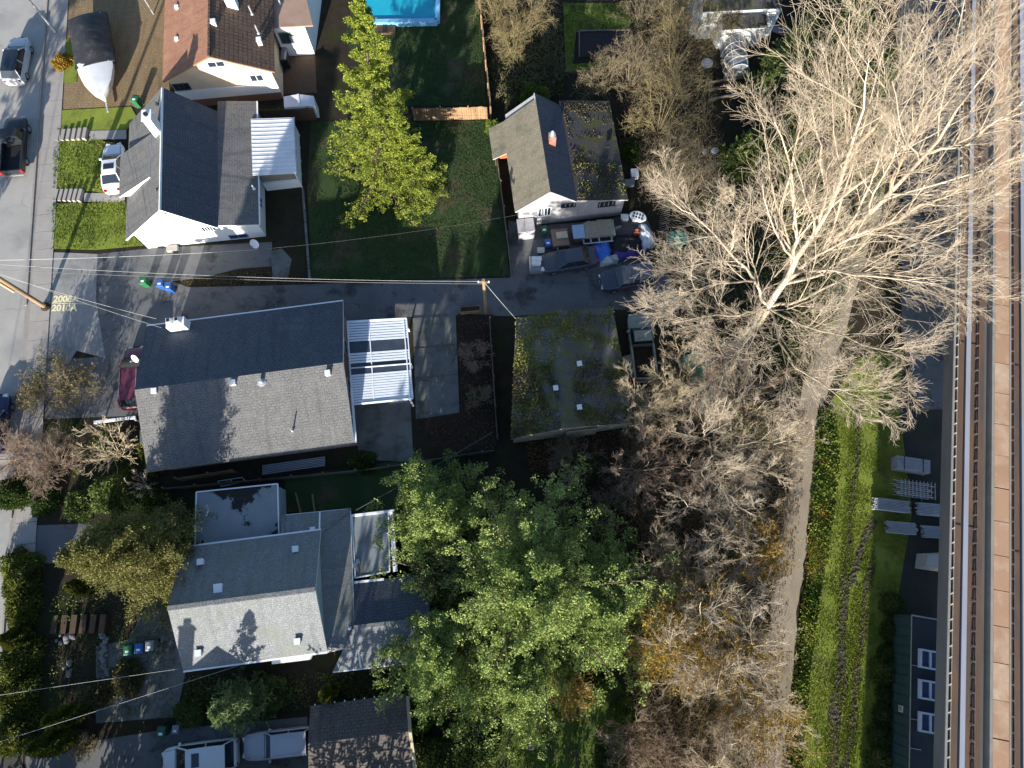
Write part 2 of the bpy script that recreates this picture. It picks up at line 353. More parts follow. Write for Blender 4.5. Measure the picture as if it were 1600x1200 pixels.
# muddy wheel ruts: lumpy raised mud, real relief
m_mud = M('rut_mud', (.085, .07, .048), (.045, .038, .027), 6, rough=.9, bump=1, bsc=20)
def rut(pix, wd):
    wd *= 1.12
    P = [np.array(XY(*p)) for p in pix]; b = MB(); n = 6; rings = []
    for i in range(len(P) - 1):
        m_ = max(2, int(np.linalg.norm(P[i + 1] - P[i]) / .16))
        d = (P[i + 1] - P[i]) / np.linalg.norm(P[i + 1] - P[i]); nr = np.array([d[1], -d[0]])
        for k in range(m_):
            q = P[i] + (P[i + 1] - P[i]) * k / m_
            rings.append([(*(q + nr * (wd * (-.5 + j / (n - 1)) * (1 + .28 * math.sin(len(rings) * .31) + .15 * math.sin(len(rings) * .87)) + .10 * math.sin(len(rings) * .17) + rng.uniform(-.05, .05))), (.03 + max(0, rng.uniform(-.05, .08))) if 0 < j < n - 1 else .011) for j in range(n)])
    b.loft(rings, 0, cap=False, closed=False)
    return struct(b.build('wheel_rut', [m_mud]))
rut([(1344, 628), (1337, 730), (1327, 820), (1321, 890), (1316, 940)], .28)
rut([(1366, 812), (1352, 846), (1337, 880), (1324, 915), (1316, 980), (1312, 1040), (1304, 1110), (1296, 1210)], .5)
rut([(1363, 885), (1352, 930), (1344, 1000), (1339, 1060), (1331, 1120), (1322, 1210)], .42)
rut([(1318, 975), (1318, 1060), (1310, 1130), (1308, 1210)], .3)
# painted house numbers on the lane apron
m_mark = M('worn_road_paint', (.80, .72, .42), (.7, .62, .36), 8, (.27, .26, .23), 7, (.60, .70), bump=0)
def lettering(name, text, size, loc, rz, mat, parent=None, z=0.0, depth=0.0, align='CENTER'):
    cu = bpy.data.curves.new(name, 'FONT'); cu.body = text; cu.size = size; cu.align_x = align; cu.align_y = 'CENTER'; cu.extrude = depth; cu.offset = .03
    to = bpy.data.objects.new(name, cu); COL.objects.link(to); dg = bpy.context.evaluated_depsgraph_get(); dg.update()
    me = bpy.data.meshes.new_from_object(to.evaluated_get(dg)); bpy.data.objects.remove(to)
    o = bpy.data.objects.new(name, me); COL.objects.link(o); me.materials.clear(); me.materials.append(mat)
    if parent is not None: o.parent = parent
    o.location = (loc[0], loc[1], z); o.rotation_euler = (0, 0, rz); return o
mk = thing('painted_number', 'worn yellow painted 2008A over 2010A with a line between, on the lane apron', 'road marking', (*XY(102, 474), .0))
ww = float(W(122, 470)[0] - W(82, 470)[0])
o = lettering('number', '2008A', .78, (0, .36), rad(1), m_mark, mk, .0185); o.scale = (ww / max(.1, o.dimensions.x), 1, 1) if o.dimensions.x else (1, 1, 1)
o = lettering('number', '2010A', .78, (0, -.42), rad(1), m_mark, mk, .0185)
for ch in mk.children:
    xs = [v.co.x for v in ch.data.vertices]; ch.scale = (ww / (max(xs) - min(xs)), 1, 1)
b = MB(); b.box((0, -.02, .0), (ww * 1.45, .07, .004), rad(-2)); o = b.build('underline', [m_mark], mk, local=True); o.location = (ww * .2, 0, .021)
# ------------------------------------------------------------------ elevated guideway
GZ = 10.0
GW = Fr(W(1489, 600, GZ), -math.atan2(float(W(1500, 40, GZ)[0] - W(1474, 1190, GZ)[0]), float(W(1500, 40, GZ)[1] - W(1474, 1190, GZ)[1])))
gw = thing('elevated_guideway', 'long elevated railway guideway of weathered concrete with orange walkway slabs', 'railway viaduct', (*GW.p(3, -20)[:2], 0))
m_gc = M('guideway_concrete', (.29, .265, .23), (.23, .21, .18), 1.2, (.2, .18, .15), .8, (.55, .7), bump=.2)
m_gdark = M('guideway_shade_concrete', (.13, .135, .14), (.10, .105, .11), .6, (.08, .085, .09), .5, (.5, .65), bump=.2, stretch=(1, .25, 1))  # darker bluish copy of the concrete; parapet shade put into the colour
m_rust = M('rust_stained_track', (.155, .09, .052), (.11, .068, .042), 1.5, (.085, .065, .055), .7, (.5, .66), bump=.4, stretch=(1, .3, 1))
m_steel = M('reaction_rail_aluminium', (.34, .35, .39), (.29, .29, .33), .8, (.32, .28, .26), .35, (.5, .6), rough=.45, bump=.05, metal=.0, stretch=(1, .12, 1))
m_rail = M('steel_rail', (.22, .16, .14), (.14, .10, .09), 2, rough=.4, metal=.4, bump=.1)
m_walk = [M('walkway_slab_orange', (.41, .245, .14), (.36, .21, .12), .9, (.52, .38, .26), .4, (.46, .66), bump=.15), M('walkway_slab_pale', (.43, .265, .16), (.38, .225, .13), .6, (.53, .40, .28), .45, (.46, .66), bump=.15), M('walkway_slab_rust', (.39, .23, .135), (.41, .245, .14), .8, (.5, .36, .24), .5, (.48, .68), bump=.15)]
m_black = M('black_gap', (.012, .011, .012), (.02, .018, .017), bump=0)
def gbox(name, d0, d1, z0, z1, mat, y0=-70, y1=130, bev=0):
    b = MB(); b.ext([GW.p(d0, y0, z1), GW.p(d1, y0, z1), GW.p(d1, y1, z1), GW.p(d0, y1, z1)], (0, 0, z0 - z1)); return b.build(name, [mat], gw)
b = MB()                                                            # box girder under the deck, real profile
prof = [(-.02, 8.95), (.05, 8.75), (1.9, 8.35), (2.4, 7.0), (4.6, 7.0), (5.1, 8.35), (6.6, 8.75), (6.66, 8.95), (6.6, 9.3), (0, 9.3)]
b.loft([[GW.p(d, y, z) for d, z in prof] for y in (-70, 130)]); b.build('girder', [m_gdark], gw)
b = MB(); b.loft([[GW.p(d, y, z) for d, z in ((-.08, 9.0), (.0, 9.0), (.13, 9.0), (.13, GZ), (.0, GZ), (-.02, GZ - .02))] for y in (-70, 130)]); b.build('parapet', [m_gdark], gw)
gbox('parapet_cap', -.005, .125, GZ, GZ + .02, m_gc)
gbox('cable_trough', .13, .41, 9.3, 9.45, m_black)
gbox('guide_rail', .30, .35, 9.45, GZ - .05, m_gc)
gbox('track_bed', .42, .85, 9.3, 9.72, m_rust); gbox('track_bed', 1.28, 2.16, 9.3, 9.7, m_rust)
gbox('reaction_rail', .97, 1.26, 9.4, 9.76, m_steel)
gbox('running_rail', 1.72, 1.79, 9.7, 9.86, m_rail)
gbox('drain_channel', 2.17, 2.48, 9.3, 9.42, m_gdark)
gbox('walkway_wall', 2.49, 2.655, 9.3, GZ + .03, m_gc); gbox('walkway_wall', 3.60, 3.71, 9.3, GZ + .03, m_gc)
gbox('track_bed', 3.95, 4.42, 9.3, 9.7, m_rust); gbox('running_rail', 3.98, 4.04, 9.7, 9.86, m_rail)
gbox('reaction_rail', 4.55, 4.84, 9.4, 9.76, m_steel); gbox('track_bed', 4.88, 6.1, 9.3, 9.7, m_rust)
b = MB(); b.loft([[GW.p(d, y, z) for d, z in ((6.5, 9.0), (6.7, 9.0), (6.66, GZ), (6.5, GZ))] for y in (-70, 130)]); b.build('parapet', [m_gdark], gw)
for i in range(44):
    y = -35.5 + i * 2.085 + (0 if i % 7 else .03); b = MB()
    b.ext([GW.p(2.675, y, GZ + .01 + .008 * math.sin(i * 3.7)), GW.p(3.59, y, GZ + .01 + .008 * math.sin(i * 3.7)), GW.p(3.59, y + 2.045, GZ + .01), GW.p(2.675, y + 2.045, GZ + .01)], (0, 0, -.12))
    b.build('walkway_slab', [m_walk[(i * 7 + i // 3) % 3]], gw)
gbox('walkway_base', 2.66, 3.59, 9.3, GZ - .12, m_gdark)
def repeat_part(name, bm, mat, pts, rz):
    o = bm.build(name, [mat]); me = o.data
    for i, p in enumerate(pts):
        if i: o = bpy.data.objects.new(name, me); COL.objects.link(o)
        o.parent = gw; q = Vector(p) - gw.location; o.location = q; o.rotation_euler = (0, 0, rz)
b = MB(); b.box((0, 0, .05), (.13, .05, .16)); b.box((.02, .0, .14), (.17, .09, .03)); b.box((-.06, 0, -.05), (.07, .20, .05))
repeat_part('rail_clip', b, m_rail, [GW.p(1.63, -30 + i * .87, 9.76) for i in range(88)], GW.yaw)
repeat_part('rail_clip', b, m_rail, [GW.p(3.84, -30 + i * .87, 9.76) for i in range(88)], GW.yaw)
b = MB(); b.box((0, 0, 0), (.17, .06, .06), rad(35)); b.box((.05, .05, .03), (.06, .07, .08))
repeat_part('rail_bracket', b, M('pale_insulator', (.6, .54, .44), (.5, .45, .36), bump=0), [GW.p(.23, -30 + i * .76 + (.12 if i % 2 else 0), 9.93) for i in range(100)], GW.yaw)
for y in (3.2, -9, 22, 36):              # dark expansion joints over the track
    for d, yy in ((.63, y), (1.45, y), (4.2, y - 1)): b = MB(); b.box((*GW.p(d, yy)[:2], 9.725 if d < 1 else 9.705), (.38, .09, .02), GW.yaw); b.build('expansion_joint', [m_black], gw)
for y in (-31, 12, 55):
    b = MB(); b.tube([GW.p(4.2, y, 0), GW.p(4.2, y, 6.2)], .8, 18); b.ext([GW.p(3.0, y - .9, 7.0), GW.p(5.4, y - .9, 7.0), GW.p(5.4, y + .9, 7.0), GW.p(3.0, y + .9, 7.0)], (0, 0, -.9)); b.build('pier', [m_gc], gw, smooth=40)
# ================================================================== BUILDINGS
m_white = M('white_siding', (.80, .80, .78), (.74, .74, .73), .6, bump=.08, bsc=15)
m_wtrim = M('white_trim', (.78, .79, .80), (.70, .71, .73), 2, bump=.05)
m_dshing = BR('shaded_grey_shingles', (.088, .10, .122), (.064, .073, .09), (.024, .028, .034), rh=.21, mort=.022, c3=(.12, .13, .15), sc3=.7, t3=(.56, .8))  # dark bluish copy for slopes turned from the sun; shade put into colour
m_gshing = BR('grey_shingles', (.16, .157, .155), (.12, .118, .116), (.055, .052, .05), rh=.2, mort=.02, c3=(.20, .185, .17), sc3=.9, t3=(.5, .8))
m_lshing = BR('pale_grey_shingles', (.215, .222, .225), (.17, .177, .182), (.09, .092, .094), c3=(.17, .18, .145), sc3=.5, t3=(.5, .72))
m_tile = BR('brown_roof_tiles', (.155, .10, .072), (.115, .074, .055), (.022, .015, .012), bw=.34, rh=.36, mort=.055, off=0, bump=1.0, c3=(.19, .125, .085), sc3=.6, t3=(.52, .75))
m_moss = BR('mossy_dark_shingles', (.060, .058, .058), (.042, .042, .044), (.02, .02, .02), c3=(.062, .066, .024), sc3=.9, t3=(.5, .6))
m_moss2 = BR('mossy_garage_roll', (.125, .125, .13), (.09, .09, .093), (.045, .045, .045), c3=(.12, .12, .05), sc3=.55, t3=(.44, .56), bump=.9)
m_oldsh = BR('weathered_tan_shingles', (.235, .205, .15), (.18, .16, .12), (.09, .08, .06), c3=(.12, .115, .08), sc3=.8, t3=(.5, .7))
m_bshing = BR('brown_shed_shingles', (.115, .10, .09), (.088, .077, .07), (.03, .025, .02), bw=.4, rh=.22, mort=.03, c3=(.19, .15, .12), sc3=.8, t3=(.52, .75))
m_pink = M('dusty_pink_stucco', (.42, .27, .25), (.36, .235, .22), 1, bump=.3)
m_cream = M('cream_stucco', (.66, .50, .34), (.58, .44, .30), 1, bump=.25)
m_teal = M('pale_teal_siding', (.38, .47, .47), (.33, .42, .42), 1.2, bump=.1)
m_flat = M('flat_roof_membrane', (.26, .28, .29), (.20, .22, .235), .8, (.02, .019, .018), .33, (.54, .57), bump=.15)
m_flat2 = M('worn_grey_membrane', (.20, .22, .235), (.16, .18, .195), .9, (.13, .125, .11), .9, (.5, .66), bump=.15)
m_tan = M('tan_flat_roof', (.36, .24, .18), (.31, .205, .155), 1, (.26, .17, .13), .8, (.55, .7), bump=.15)
m_dk = M('dark_opening', (.015, .015, .017), (.02, .02, .022), bump=0)
m_glass = GLASS('window_glass')
m_brick = BR('red_chimney_brick', (.33, .10, .065), (.26, .08, .05), (.2, .17, .15), bw=.22, rh=.08, mort=.012)
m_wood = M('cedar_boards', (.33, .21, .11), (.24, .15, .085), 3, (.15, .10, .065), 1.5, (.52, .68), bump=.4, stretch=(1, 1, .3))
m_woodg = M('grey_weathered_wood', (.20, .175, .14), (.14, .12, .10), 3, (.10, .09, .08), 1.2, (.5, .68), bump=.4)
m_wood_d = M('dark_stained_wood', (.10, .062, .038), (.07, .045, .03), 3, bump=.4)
m_metal = M('galvanised_metal', (.42, .43, .45), (.36, .37, .39), 3, rough=.45, metal=.3, bump=.05)
def walls(parent, fr, poly3, depth, mat, name='wall'):
    """gable end profile (x,z) swept along y from poly y0 to y0+depth as a closed body"""
    prof, y0 = poly3; b = MB()
    b.ext([fr.p(x, y0, z) for x, z in prof], tuple(np.array(fr.p(0, depth)) - np.array(fr.p(0, 0))))
    return b.build(name, [mat], parent)
def rp(parent, fr, x0, z0, x1, z1, ya, yb, mats, name='roof', th=.14):
    """sloping roof plane, eave at x0, top at x1, running along y"""
    return roof_plane(name, [fr.p(x0, ya, z0), fr.p(x0, yb, z0), fr.p(x1, yb, z1), fr.p(x1, ya, z1)], mats, parent, th)
def rq(parent, fr, y0, z0, y1, z1, xa, xb, mats, name='roof', th=.14):
    return roof_plane(name, [fr.p(xa, y0, z0), fr.p(xb, y0, z0), fr.p(xb, y1, z1), fr.p(xa, y1, z1)], mats, parent, th)
def win(parent, fr, x0, x1, z0, z1, y, mat_f=None, mull=1, name='window', out=-1, axis='x'):
    """framed window on a wall at y (axis x) or x (axis y), proud of it, with glass set back"""
    def P(a, d, z): return fr.p(a, y + out * d, z) if axis == 'x' else fr.p(y + out * d, a, z)
    b = MB(); f = .07
    def bar(a0, a1, c0, c1, d0, d1):
        pts = [P(a0, d1, c0), P(a1, d1, c0), P(a1, d1, c1), P(a0, d1, c1)]; v = np.array(P(a0, d0, c0)) - np.array(P(a0, d1, c0)); b.ext(pts, tuple(v))
    bar(x0 - f, x1 + f, z1, z1 + f, -.02, .07); bar(x0 - f, x1 + f, z0 - f, z0, -.02, .10)
    bar(x0 - f, x0, z0, z1, -.02, .07); bar(x1, x1 + f, z0, z1, -.02, .07)
    for k in range(1, mull + 1):
        xm = x0 + (x1 - x0) * k / (mull + 1); bar(xm - .025, xm + .025, z0, z1, -.02, .06)
    fo = b.build(name, [mat_f or m_wtrim], parent); b = MB(); bar(x0, x1, z0, z1, -.01, .025); b.build('pane', [m_glass], fo); return fo
def roofbox(parent, p, s=.35, h=.28, mat=None, rz=.13, name='roof_vent'):
    b = MB(); b.box((p[0], p[1], p[2] + h * .4), (s, s, h), rz); b.box((p[0], p[1], p[2] + h * .9 + .03), (s * 1.15, s * 1.15, .06), rz)
    return b.build(name, [mat or m_metal], parent)
def pipe(parent, p, h=.5, r=.06, mat=None, name='vent_pipe'):
    b = MB(); b.tube([(p[0], p[1], p[2] - .1), (p[0], p[1], p[2] + h)], r, 10); b.lathe([(r * 2.2, 0), (r * 1.1, .08)], (p[0], p[1], p[2]), 12); return b.build(name, [mat or m_metal], parent, smooth=40)
def gutter(parent, p, q, mat=None, wdt=.11, name='gutter'):
    b = MB(); b.beam(p, q, wdt, .1); return b.build(name, [mat or m_wtrim], parent)
def dish(name_label, loc, az, r=.32, pole=.7):
    t = thing('satellite_dish', name_label, 'satellite dish', loc); b = MB(); n = 18; rings = []
    d = Vector((math.sin(az) * .8, math.cos(az) * .8, .6)).normalized(); a = d.cross(Vector((0, 0, 1))).normalized(); c = a.cross(d); ctr = Vector(loc) + Vector((0, 0, pole))
    for k in range(5):
        f = k / 4; rings.append([tuple(ctr + (a * math.cos(u) + c * math.sin(u)) * (r * f + .004) + d * (.28 * r * f * f)) for u in [2 * math.pi * j / n for j in range(n)]])
    for k in range(4, -1, -1):
        f = k / 4; rings.append([tuple(ctr + (a * math.cos(u) + c * math.sin(u)) * (r * f + .004) + d * (.28 * r * f * f - .03)) for u in [2 * math.pi * j / n for j in range(n)]])
    b.loft(rings); b.build('reflector', [m_wtrim], t, smooth=40)
    b = MB(); b.tube([loc, tuple(ctr)], .035, 8); b.tube([tuple(ctr - c * r * .9), tuple(ctr + d * .5)], .018, 6); b.box(tuple(ctr + d * .5), (.09, .09, .09)); b.build('mount', [m_metal], t); return t
# ---- white gabled house (upper left)
f1 = Fr((-30.4, 27.85), rad(6.5))
h1 = thing('house', 'white house with charcoal gable roof, white chimney and a white-roofed back porch', 'house', f1.p(4.9, 5))
walls(h1, f1, ([(0, 0), (9.8, 0), (9.8, 2.4), (6.95, 2.85), (3.9, 6.3), (0, 2.95)], 0), 10.2, m_white)
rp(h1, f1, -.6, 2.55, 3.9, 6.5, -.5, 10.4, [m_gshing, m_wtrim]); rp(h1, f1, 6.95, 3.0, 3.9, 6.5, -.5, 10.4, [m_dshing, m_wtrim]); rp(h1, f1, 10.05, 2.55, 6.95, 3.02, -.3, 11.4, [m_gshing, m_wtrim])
b = MB(); b.ext([f1.p(6.9, 10.2, 0), f1.p(9.8, 10.2, 0), f1.p(9.8, 11.3, 0), f1.p(6.9, 11.3, 0)][::-1], (0, 0, 2.4)); b.build('wall', [m_white], h1)
roof_plane('dormer_roof', [f1.p(-.95, 3.1, 3.1), f1.p(-.95, 7.0, 3.1), f1.p(2.6, 7.0, 5.45), f1.p(2.6, 3.1, 5.45)], [m_gshing, m_wtrim], h1)
for yy in (3.2, 6.9):
    b = MB(); b.ext([f1.p(-.9, yy, 3.04), f1.p(.1, yy, 2.95), f1.p(2.5, yy, 5.3)], tuple(np.array(f1.p(0, .1)) - np.array(f1.p(0, 0)))); b.build('dormer_cheek', [m_white], h1)
b = MB(); b.box(f1.p(3.5, 6.7, 6.9), (.62, .85, 2.3), f1.yaw); b.box(f1.p(3.5, 6.7, 8.05), (.74, .97, .1), f1.yaw); ch = b.build('chimney', [m_white], h1)
b = MB(); b.tube([f1.p(3.5, 6.7, 8.05), f1.p(3.5, 6.7, 8.3)], .15, 12); b.build('flue', [m_dk], ch)
for k in range(4):
    b = MB(); b.box(f1.p(3.75 + k * .2, -.03, 5.35 - abs(k - 1) * .08), (.09, .06, .55 - k * .07), f1.yaw); b.build('louvre', [m_dk], h1)
win(h1, f1, 5.4, 6.4, 1.9, 2.6, 0, mull=4); win(h1, f1, 7.0, 8.4, .35, .75, 0, M('blue_window_frame', (.12, .2, .34), bump=0))
for yy in (2.0, 4.6, 8.0): win(h1, f1, yy, yy + .9, .9, 1.9, 9.8, out=1, axis='y')
b = MB(); b.box(f1.p(2.1, -.35, .18), (.9, .5, .36), f1.yaw); b.build('basement_step', [m_conc], h1)
for px_, py_, z in ((246, 163, 6.2), (247, 297, 6.2)): pipe(h1, tuple(W(px_, py_, z)), .25, .07, m_dk)
pipe(h1, tuple(W(397, 295, 2.75)), .5, .06, m_wtrim)
pf = Fr((-20.95, 33.1), rad(7.2))
roof_plane('porch_roof', [pf.p(3.15, 0, 2.35), pf.p(3.15, 5.4, 2.35), pf.p(-.3, 5.4, 2.75), pf.p(-.3, 0, 2.75)], [M('white_corrugated_roof', (.74, .75, .77), (.62, .64, .66), 1.2, (.5, .5, .5), .8, (.55, .75), bump=.1)], h1, .06)
for k in range(14):
    b = MB(); b.beam(pf.p(3.13, .2 + k * .385, 2.362), pf.p(-.3, .2 + k * .385, 2.762), .06, .03); b.build('roof_rib', [MATS['white_corrugated_roof']], h1)
b = MB(); b.ext([pf.p(0, .15, 0), pf.p(3.0, .15, 0), pf.p(3.0, 5.3, 0), pf.p(0, 5.3, 0)][::-1], (0, 0, 1.1)); b.build('porch_base', [m_white], h1)
b = MB(); b.ext([pf.p(.05, .3, 1.1), pf.p(2.9, .3, 1.1), pf.p(2.9, 5.2, 1.1), pf.p(.05, 5.2, 1.1)][::-1], (0, 0, 1.15)); b.build('porch_screen', [M('tan_porch_screen', (.28, .25, .19), (.2, .18, .14), bump=0)], h1)
for y in (.12, 1.4, 2.7, 4.0, 5.25):
    b = MB(); b.box(pf.p(3.0, y, 1.2), (.1, .1, 2.4), pf.yaw); b.build('porch_post', [m_wtrim], h1)
gutter(h1, f1.p(10.1, -.3, 2.5), f1.p(10.1, 11.4, 2.5)); gutter(h1, pf.p(3.2, -.05, 2.3), pf.p(3.2, 5.45, 2.3), m_metal, .08)
dish('white satellite dish by the back corner of the white house', (*XY(404, 388), 0), 3.4, .4, .9)
# ---- brown tiled house (top left)
f0 = Fr((-28.9, 41.6), rad(6.0))
h0 = thing('house', 'cream house with brown tiled gable roof and roof vents', 'house', f0.p(4, 7))
walls(h0, f0, ([(0, 0), (8.6, 0), (8.6, 3.9), (4.45, 6.05), (0, 3.9)], 0), 14, m_cream)
rp(h0, f0, -.35, 3.85, 4.45, 6.25, -.35, 14.3, [m_tan if False else BR('sunlit_brown_shingles', (.33, .165, .105), (.28, .14, .09), (.16, .08, .05), bw=.3, rh=.14, mort=.008, c3=(.38, .21, .13), sc3=.8, t3=(.5, .75), bump=.3), M('brown_fascia', (.3, .16, .09), bump=.1)])  # sunlit look of the west slope put into its brighter colour
rp(h0, f0, 9.0, 3.85, 4.45, 6.25, -.35, 14.3, [m_tile, MATS['brown_fascia']])
b = MB()
for k in range(36): b.box(f0.p(4.45, -.2 + k * .4, 6.29), (.22, .36, .12), f0.yaw, taper=.8)
o = b.build('ridge_tiles', [m_tile], h0)
b = MB(); b.ext([f0.p(-.05, -.14, 1.05), f0.p(8.65, -.14, 1.05), f0.p(8.65, -.14, 2.2), f0.p(-.05, -.14, 2.2)], tuple(np.array(f0.p(0, .12)) - np.array(f0.p(0, 0)))); b.build('wall_band', [m_white], h0)
b = MB(); b.ext([f0.p(-.02, -.06, 0), f0.p(8.62, -.06, 0), f0.p(8.62, -.06, 1.04), f0.p(-.02, -.06, 1.04)], tuple(np.array(f0.p(0, .05)) - np.array(f0.p(0, 0)))); b.build('base_course', [M('brown_base_wall', (.24, .13, .085), (.2, .11, .07), bump=.3)], h0)
win(h0, f0, 3.9, 5.2, 4.7, 5.25, 0); win(h0, f0, 6.7, 7.7, 2.6, 3.3, 0); win(h0, f0, .15, 1.35, 2.35, 3.0, 0, M('dark_window_frame', (.05, .05, .05), bump=0), 2)
for a in ((277, 13), (277, 63)): roofbox(h0, W(*a, 4.5), .3, .2, m_wtrim)
for a, z in (((336, 40), 5.9), ((407, 68), 4.5)): roofbox(h0, W(*a, z), .36, .55, m_wtrim)
for a, z in (((394, 22), 4.8), ((404, 52), 4.6), ((438, 6), 3.6)): pipe(h0, tuple(W(*a, z)), .9, .07, m_metal)
b = MB(); b.box((*W(364, 8, 5.4)[:2], 5.9), (.8, .7, 1.6), f0.yaw); b.build('chimney', [m_white], h0)
q = [W(408, -5, 3.5), W(478, -5, 3.5), W(489, 40, 3.5), W(427, 43, 3.5)]
b = MB(); b.prism([p[:2] for p in q], 3.4, 3.52); b.build('flat_roof', [m_tan], h0)
q = [W(428, 0, 0), W(470, 0, 0), W(483, 72, 0), W(430, 77, 0)]
b = MB(); p3 = W(427, 45, 3.4); p4 = W(487, 42, 3.4); b.prism([tuple(p3[:2]), (p4[0] - .6, p4[1]), (p4[0] - .4, p4[1] + 6), (p3[0] - .6, p3[1] + 6)], 0, 3.4); b.build('annexe_wall', [m_white], h0)
fa = Fr(p3, math.atan2(p4[1] - p3[1], p4[0] - p3[0])); win(h0, fa, .3, 1.3, 1.7, 2.9, 0, M('green_grey_frame', (.2, .27, .22), bump=0), 0)
# ---- big grey house with carport (centre left)
f2 = Fr((-26.35, 8.68), rad(7.9))
h2 = thing('house', 'large low house under a broad grey shingle roof, with a slatted white patio cover', 'house', f2.p(7.5, 5.6))
walls(h2, f2, ([(.45, 0), (.45, 2.95), (5.62, 4.6), (10.8, 2.95), (10.8, 0)], 0), 0.001, m_pink) if False else None
b = MB(); b.ext([f2.p(.5, y, z) for y, z in ((.45, 0), (10.8, 0), (10.8, 2.9), (5.62, 4.55), (.45, 2.9))][::-1], tuple(np.array(f2.p(14.1, 0)) - np.array(f2.p(0, 0)))); b.build('wall', [m_pink], h2)
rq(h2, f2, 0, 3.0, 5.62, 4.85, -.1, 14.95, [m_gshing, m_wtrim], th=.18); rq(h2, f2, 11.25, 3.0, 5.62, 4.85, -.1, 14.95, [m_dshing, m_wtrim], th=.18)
gutter(h2, f2.p(-.1, -.06, 2.92), f2.p(14.95, -.06, 2.92), m_woodg); gutter(h2, f2.p(-.1, 11.31, 2.92), f2.p(14.95, 11.31, 2.92))
b = MB(); b.ext([f2.p(14.96, .0, 2.86), f2.p(14.96, 4.2, 2.86), f2.p(15.12, 4.2, 2.86), f2.p(15.12, 0, 2.86)][::-1], (0, 0, .12)); b.build('fascia', [m_wtrim], h2)
for a in ((.8, 1.6), (7, 8.2), (11, 12)): win(h2, f2, a[0] + .4, a[1] + .4, 1.0, 2.0, .45)
for a in (1.2, 4.2, 7.4): win(h2, f2, a, a + 1.1, 1.0, 2.1, 14.6, out=1, axis='y')
for a, z in (((243, 612), 4.6), ((365, 599), 4.75), ((513, 584), 4.7)): roofbox(h2, W(*a, z), .34, .3, m_wtrim)
pipe(h2, tuple(W(409, 597, 4.7)), .6, .16, m_metal, 'flue_pipe'); pipe(h2, tuple(W(457, 673, 3.6)), .7, .05)
b = MB(); c = W(284, 511, 3.1); b.box((c[0], c[1] - .05, 3.35), (1.35, .75, 1.9), f2.yaw); ch = b.build('chimney', [m_white], h2)
for dx in (-.3, .3):
    b = MB(); b.box((c[0] + dx, c[1] - .05 + dx * .14, 4.55), (.3, .34, .55), f2.yaw); b.box((c[0] + dx, c[1] - .05 + dx * .14, 4.84), (.22, .26, .02), f2.yaw, 1); b.build('flue', [m_white, m_dk], ch)
dish('grey satellite dish on the west eave of the big grey house', tuple(W(217, 563, 3.1)), 3.6, .32, .5)
b = MB(); b.box(f2.p(-.75, 2.9, .9), (.9, 1.1, 1.8), f2.yaw); b.build('porch_block', [m_slab], h2)
# patio cover, its slats one by one
pc = [W(543, 503, 2.55), W(635, 497, 2.55), W(645, 622, 2.55), W(551, 632, 2.55)]      # NW NE SE SW
def pcp(u, v, dz=0): p = (pc[0] * (1 - u) + pc[1] * u) * (1 - v) + (pc[3] * (1 - u) + pc[2] * u) * v; return (p[0], p[1], 2.62 - .12 * u + dz)
m_slat = M('blue_white_slats', (.72, .76, .82), (.64, .69, .76), 2, bump=.05)
m_clear = M('clear_plastic_painted_dark', (.05, .065, .085), (.035, .045, .06), 2, rough=.25, bump=.1, spec=.6)  # opaque panels coloured dark, for the shade showing through clear plastic
slats = [k * .0325 for k in range(0, 8)] + [.395 + k * .0325 for k in range(4)] + [.655 + k * .0305 for k in range(12)]
for v in slats:
    b = MB(); b.ext([pcp(0, v + .0235, .02), pcp(1, v + .0235, .02), pcp(1, v, .02), pcp(0, v, .02)], (0, 0, -.04)); b.build('slat', [m_slat], h2)
for v0, v1 in ((.245, .395), (.52, .655)):
    b = MB(); b.ext([pcp(.01, v1, .0), pcp(.99, v1, .0), pcp(.99, v0, .0), pcp(.01, v0, .0)], (0, 0, -.012)); b.build('roof_panel', [m_clear], h2)
for v in (0, .575, 1): b = MB(); b.beam(pcp(0, v, .03), pcp(1, v, .03), .07, .12); b.build('rafter', [m_slat], h2)
for u in (0.0, .36, .95, 1.0): b = MB(); b.beam(pcp(u, 0, -.02 if u > .1 and u < .9 else .035), pcp(u, 1, -.02 if u > .1 and u < .9 else .035), .08, .12); b.build('cross_beam', [m_slat], h2)
for u, v in ((.97, .02), (.97, .5), (.94, .99)): p = pcp(u, v); b = MB(); b.box((p[0], p[1], 1.25), (.12, .12, 2.5), f2.yaw); b.build('post', [m_slat], h2)
# ---- pale grey house (lower left)
f3 = Fr((-21.96, -4.81), rad(7.2))
h3 = thing('house', 'house with sunlit pale grey gable roof, hipped wing and flat-roofed additions', 'house', f3.p(5, 4))
EZ, RZ = 3.5, 5.85
b = MB(); b.ext([f3.p(.45, y, z) for y, z in ((.5, 0), (7.5, 0), (7.5, EZ - .02), (4, RZ - .25), (.5, EZ - .02))][::-1], tuple(np.array(f3.p(9.0, 0)) - np.array(f3.p(0, 0)))); b.build('wall', [m_teal], h3)
rq(h3, f3, -.05, EZ, 4, RZ, 0, 9.62, [m_lshing, m_wtrim]); rq(h3, f3, 8.05, EZ, 4, RZ, 0, 9.62, [m_lshing, m_wtrim])
b = MB(); b.beam(f3.p(0, 4, RZ + .03), f3.p(9.62, 4, RZ + .03), .3, .05); b.build('ridge_cap', [m_lshing], h3)
gutter(h3, f3.p(0, -.11, EZ - .08), f3.p(9.62, -.11, EZ - .08)); gutter(h3, f3.p(0, 8.11, EZ - .08), f3.p(9.62, 8.11, EZ - .08))
tN, tS = f3.p(9.3, 7.7, 3.45), f3.p(9.3, .4, 3.45)
NW_, NE_, SE_, SW_ = [tuple(W(*a, 2.65)) for a in ((443, 805), (547, 795), (554, 1010), (512, 1019))]
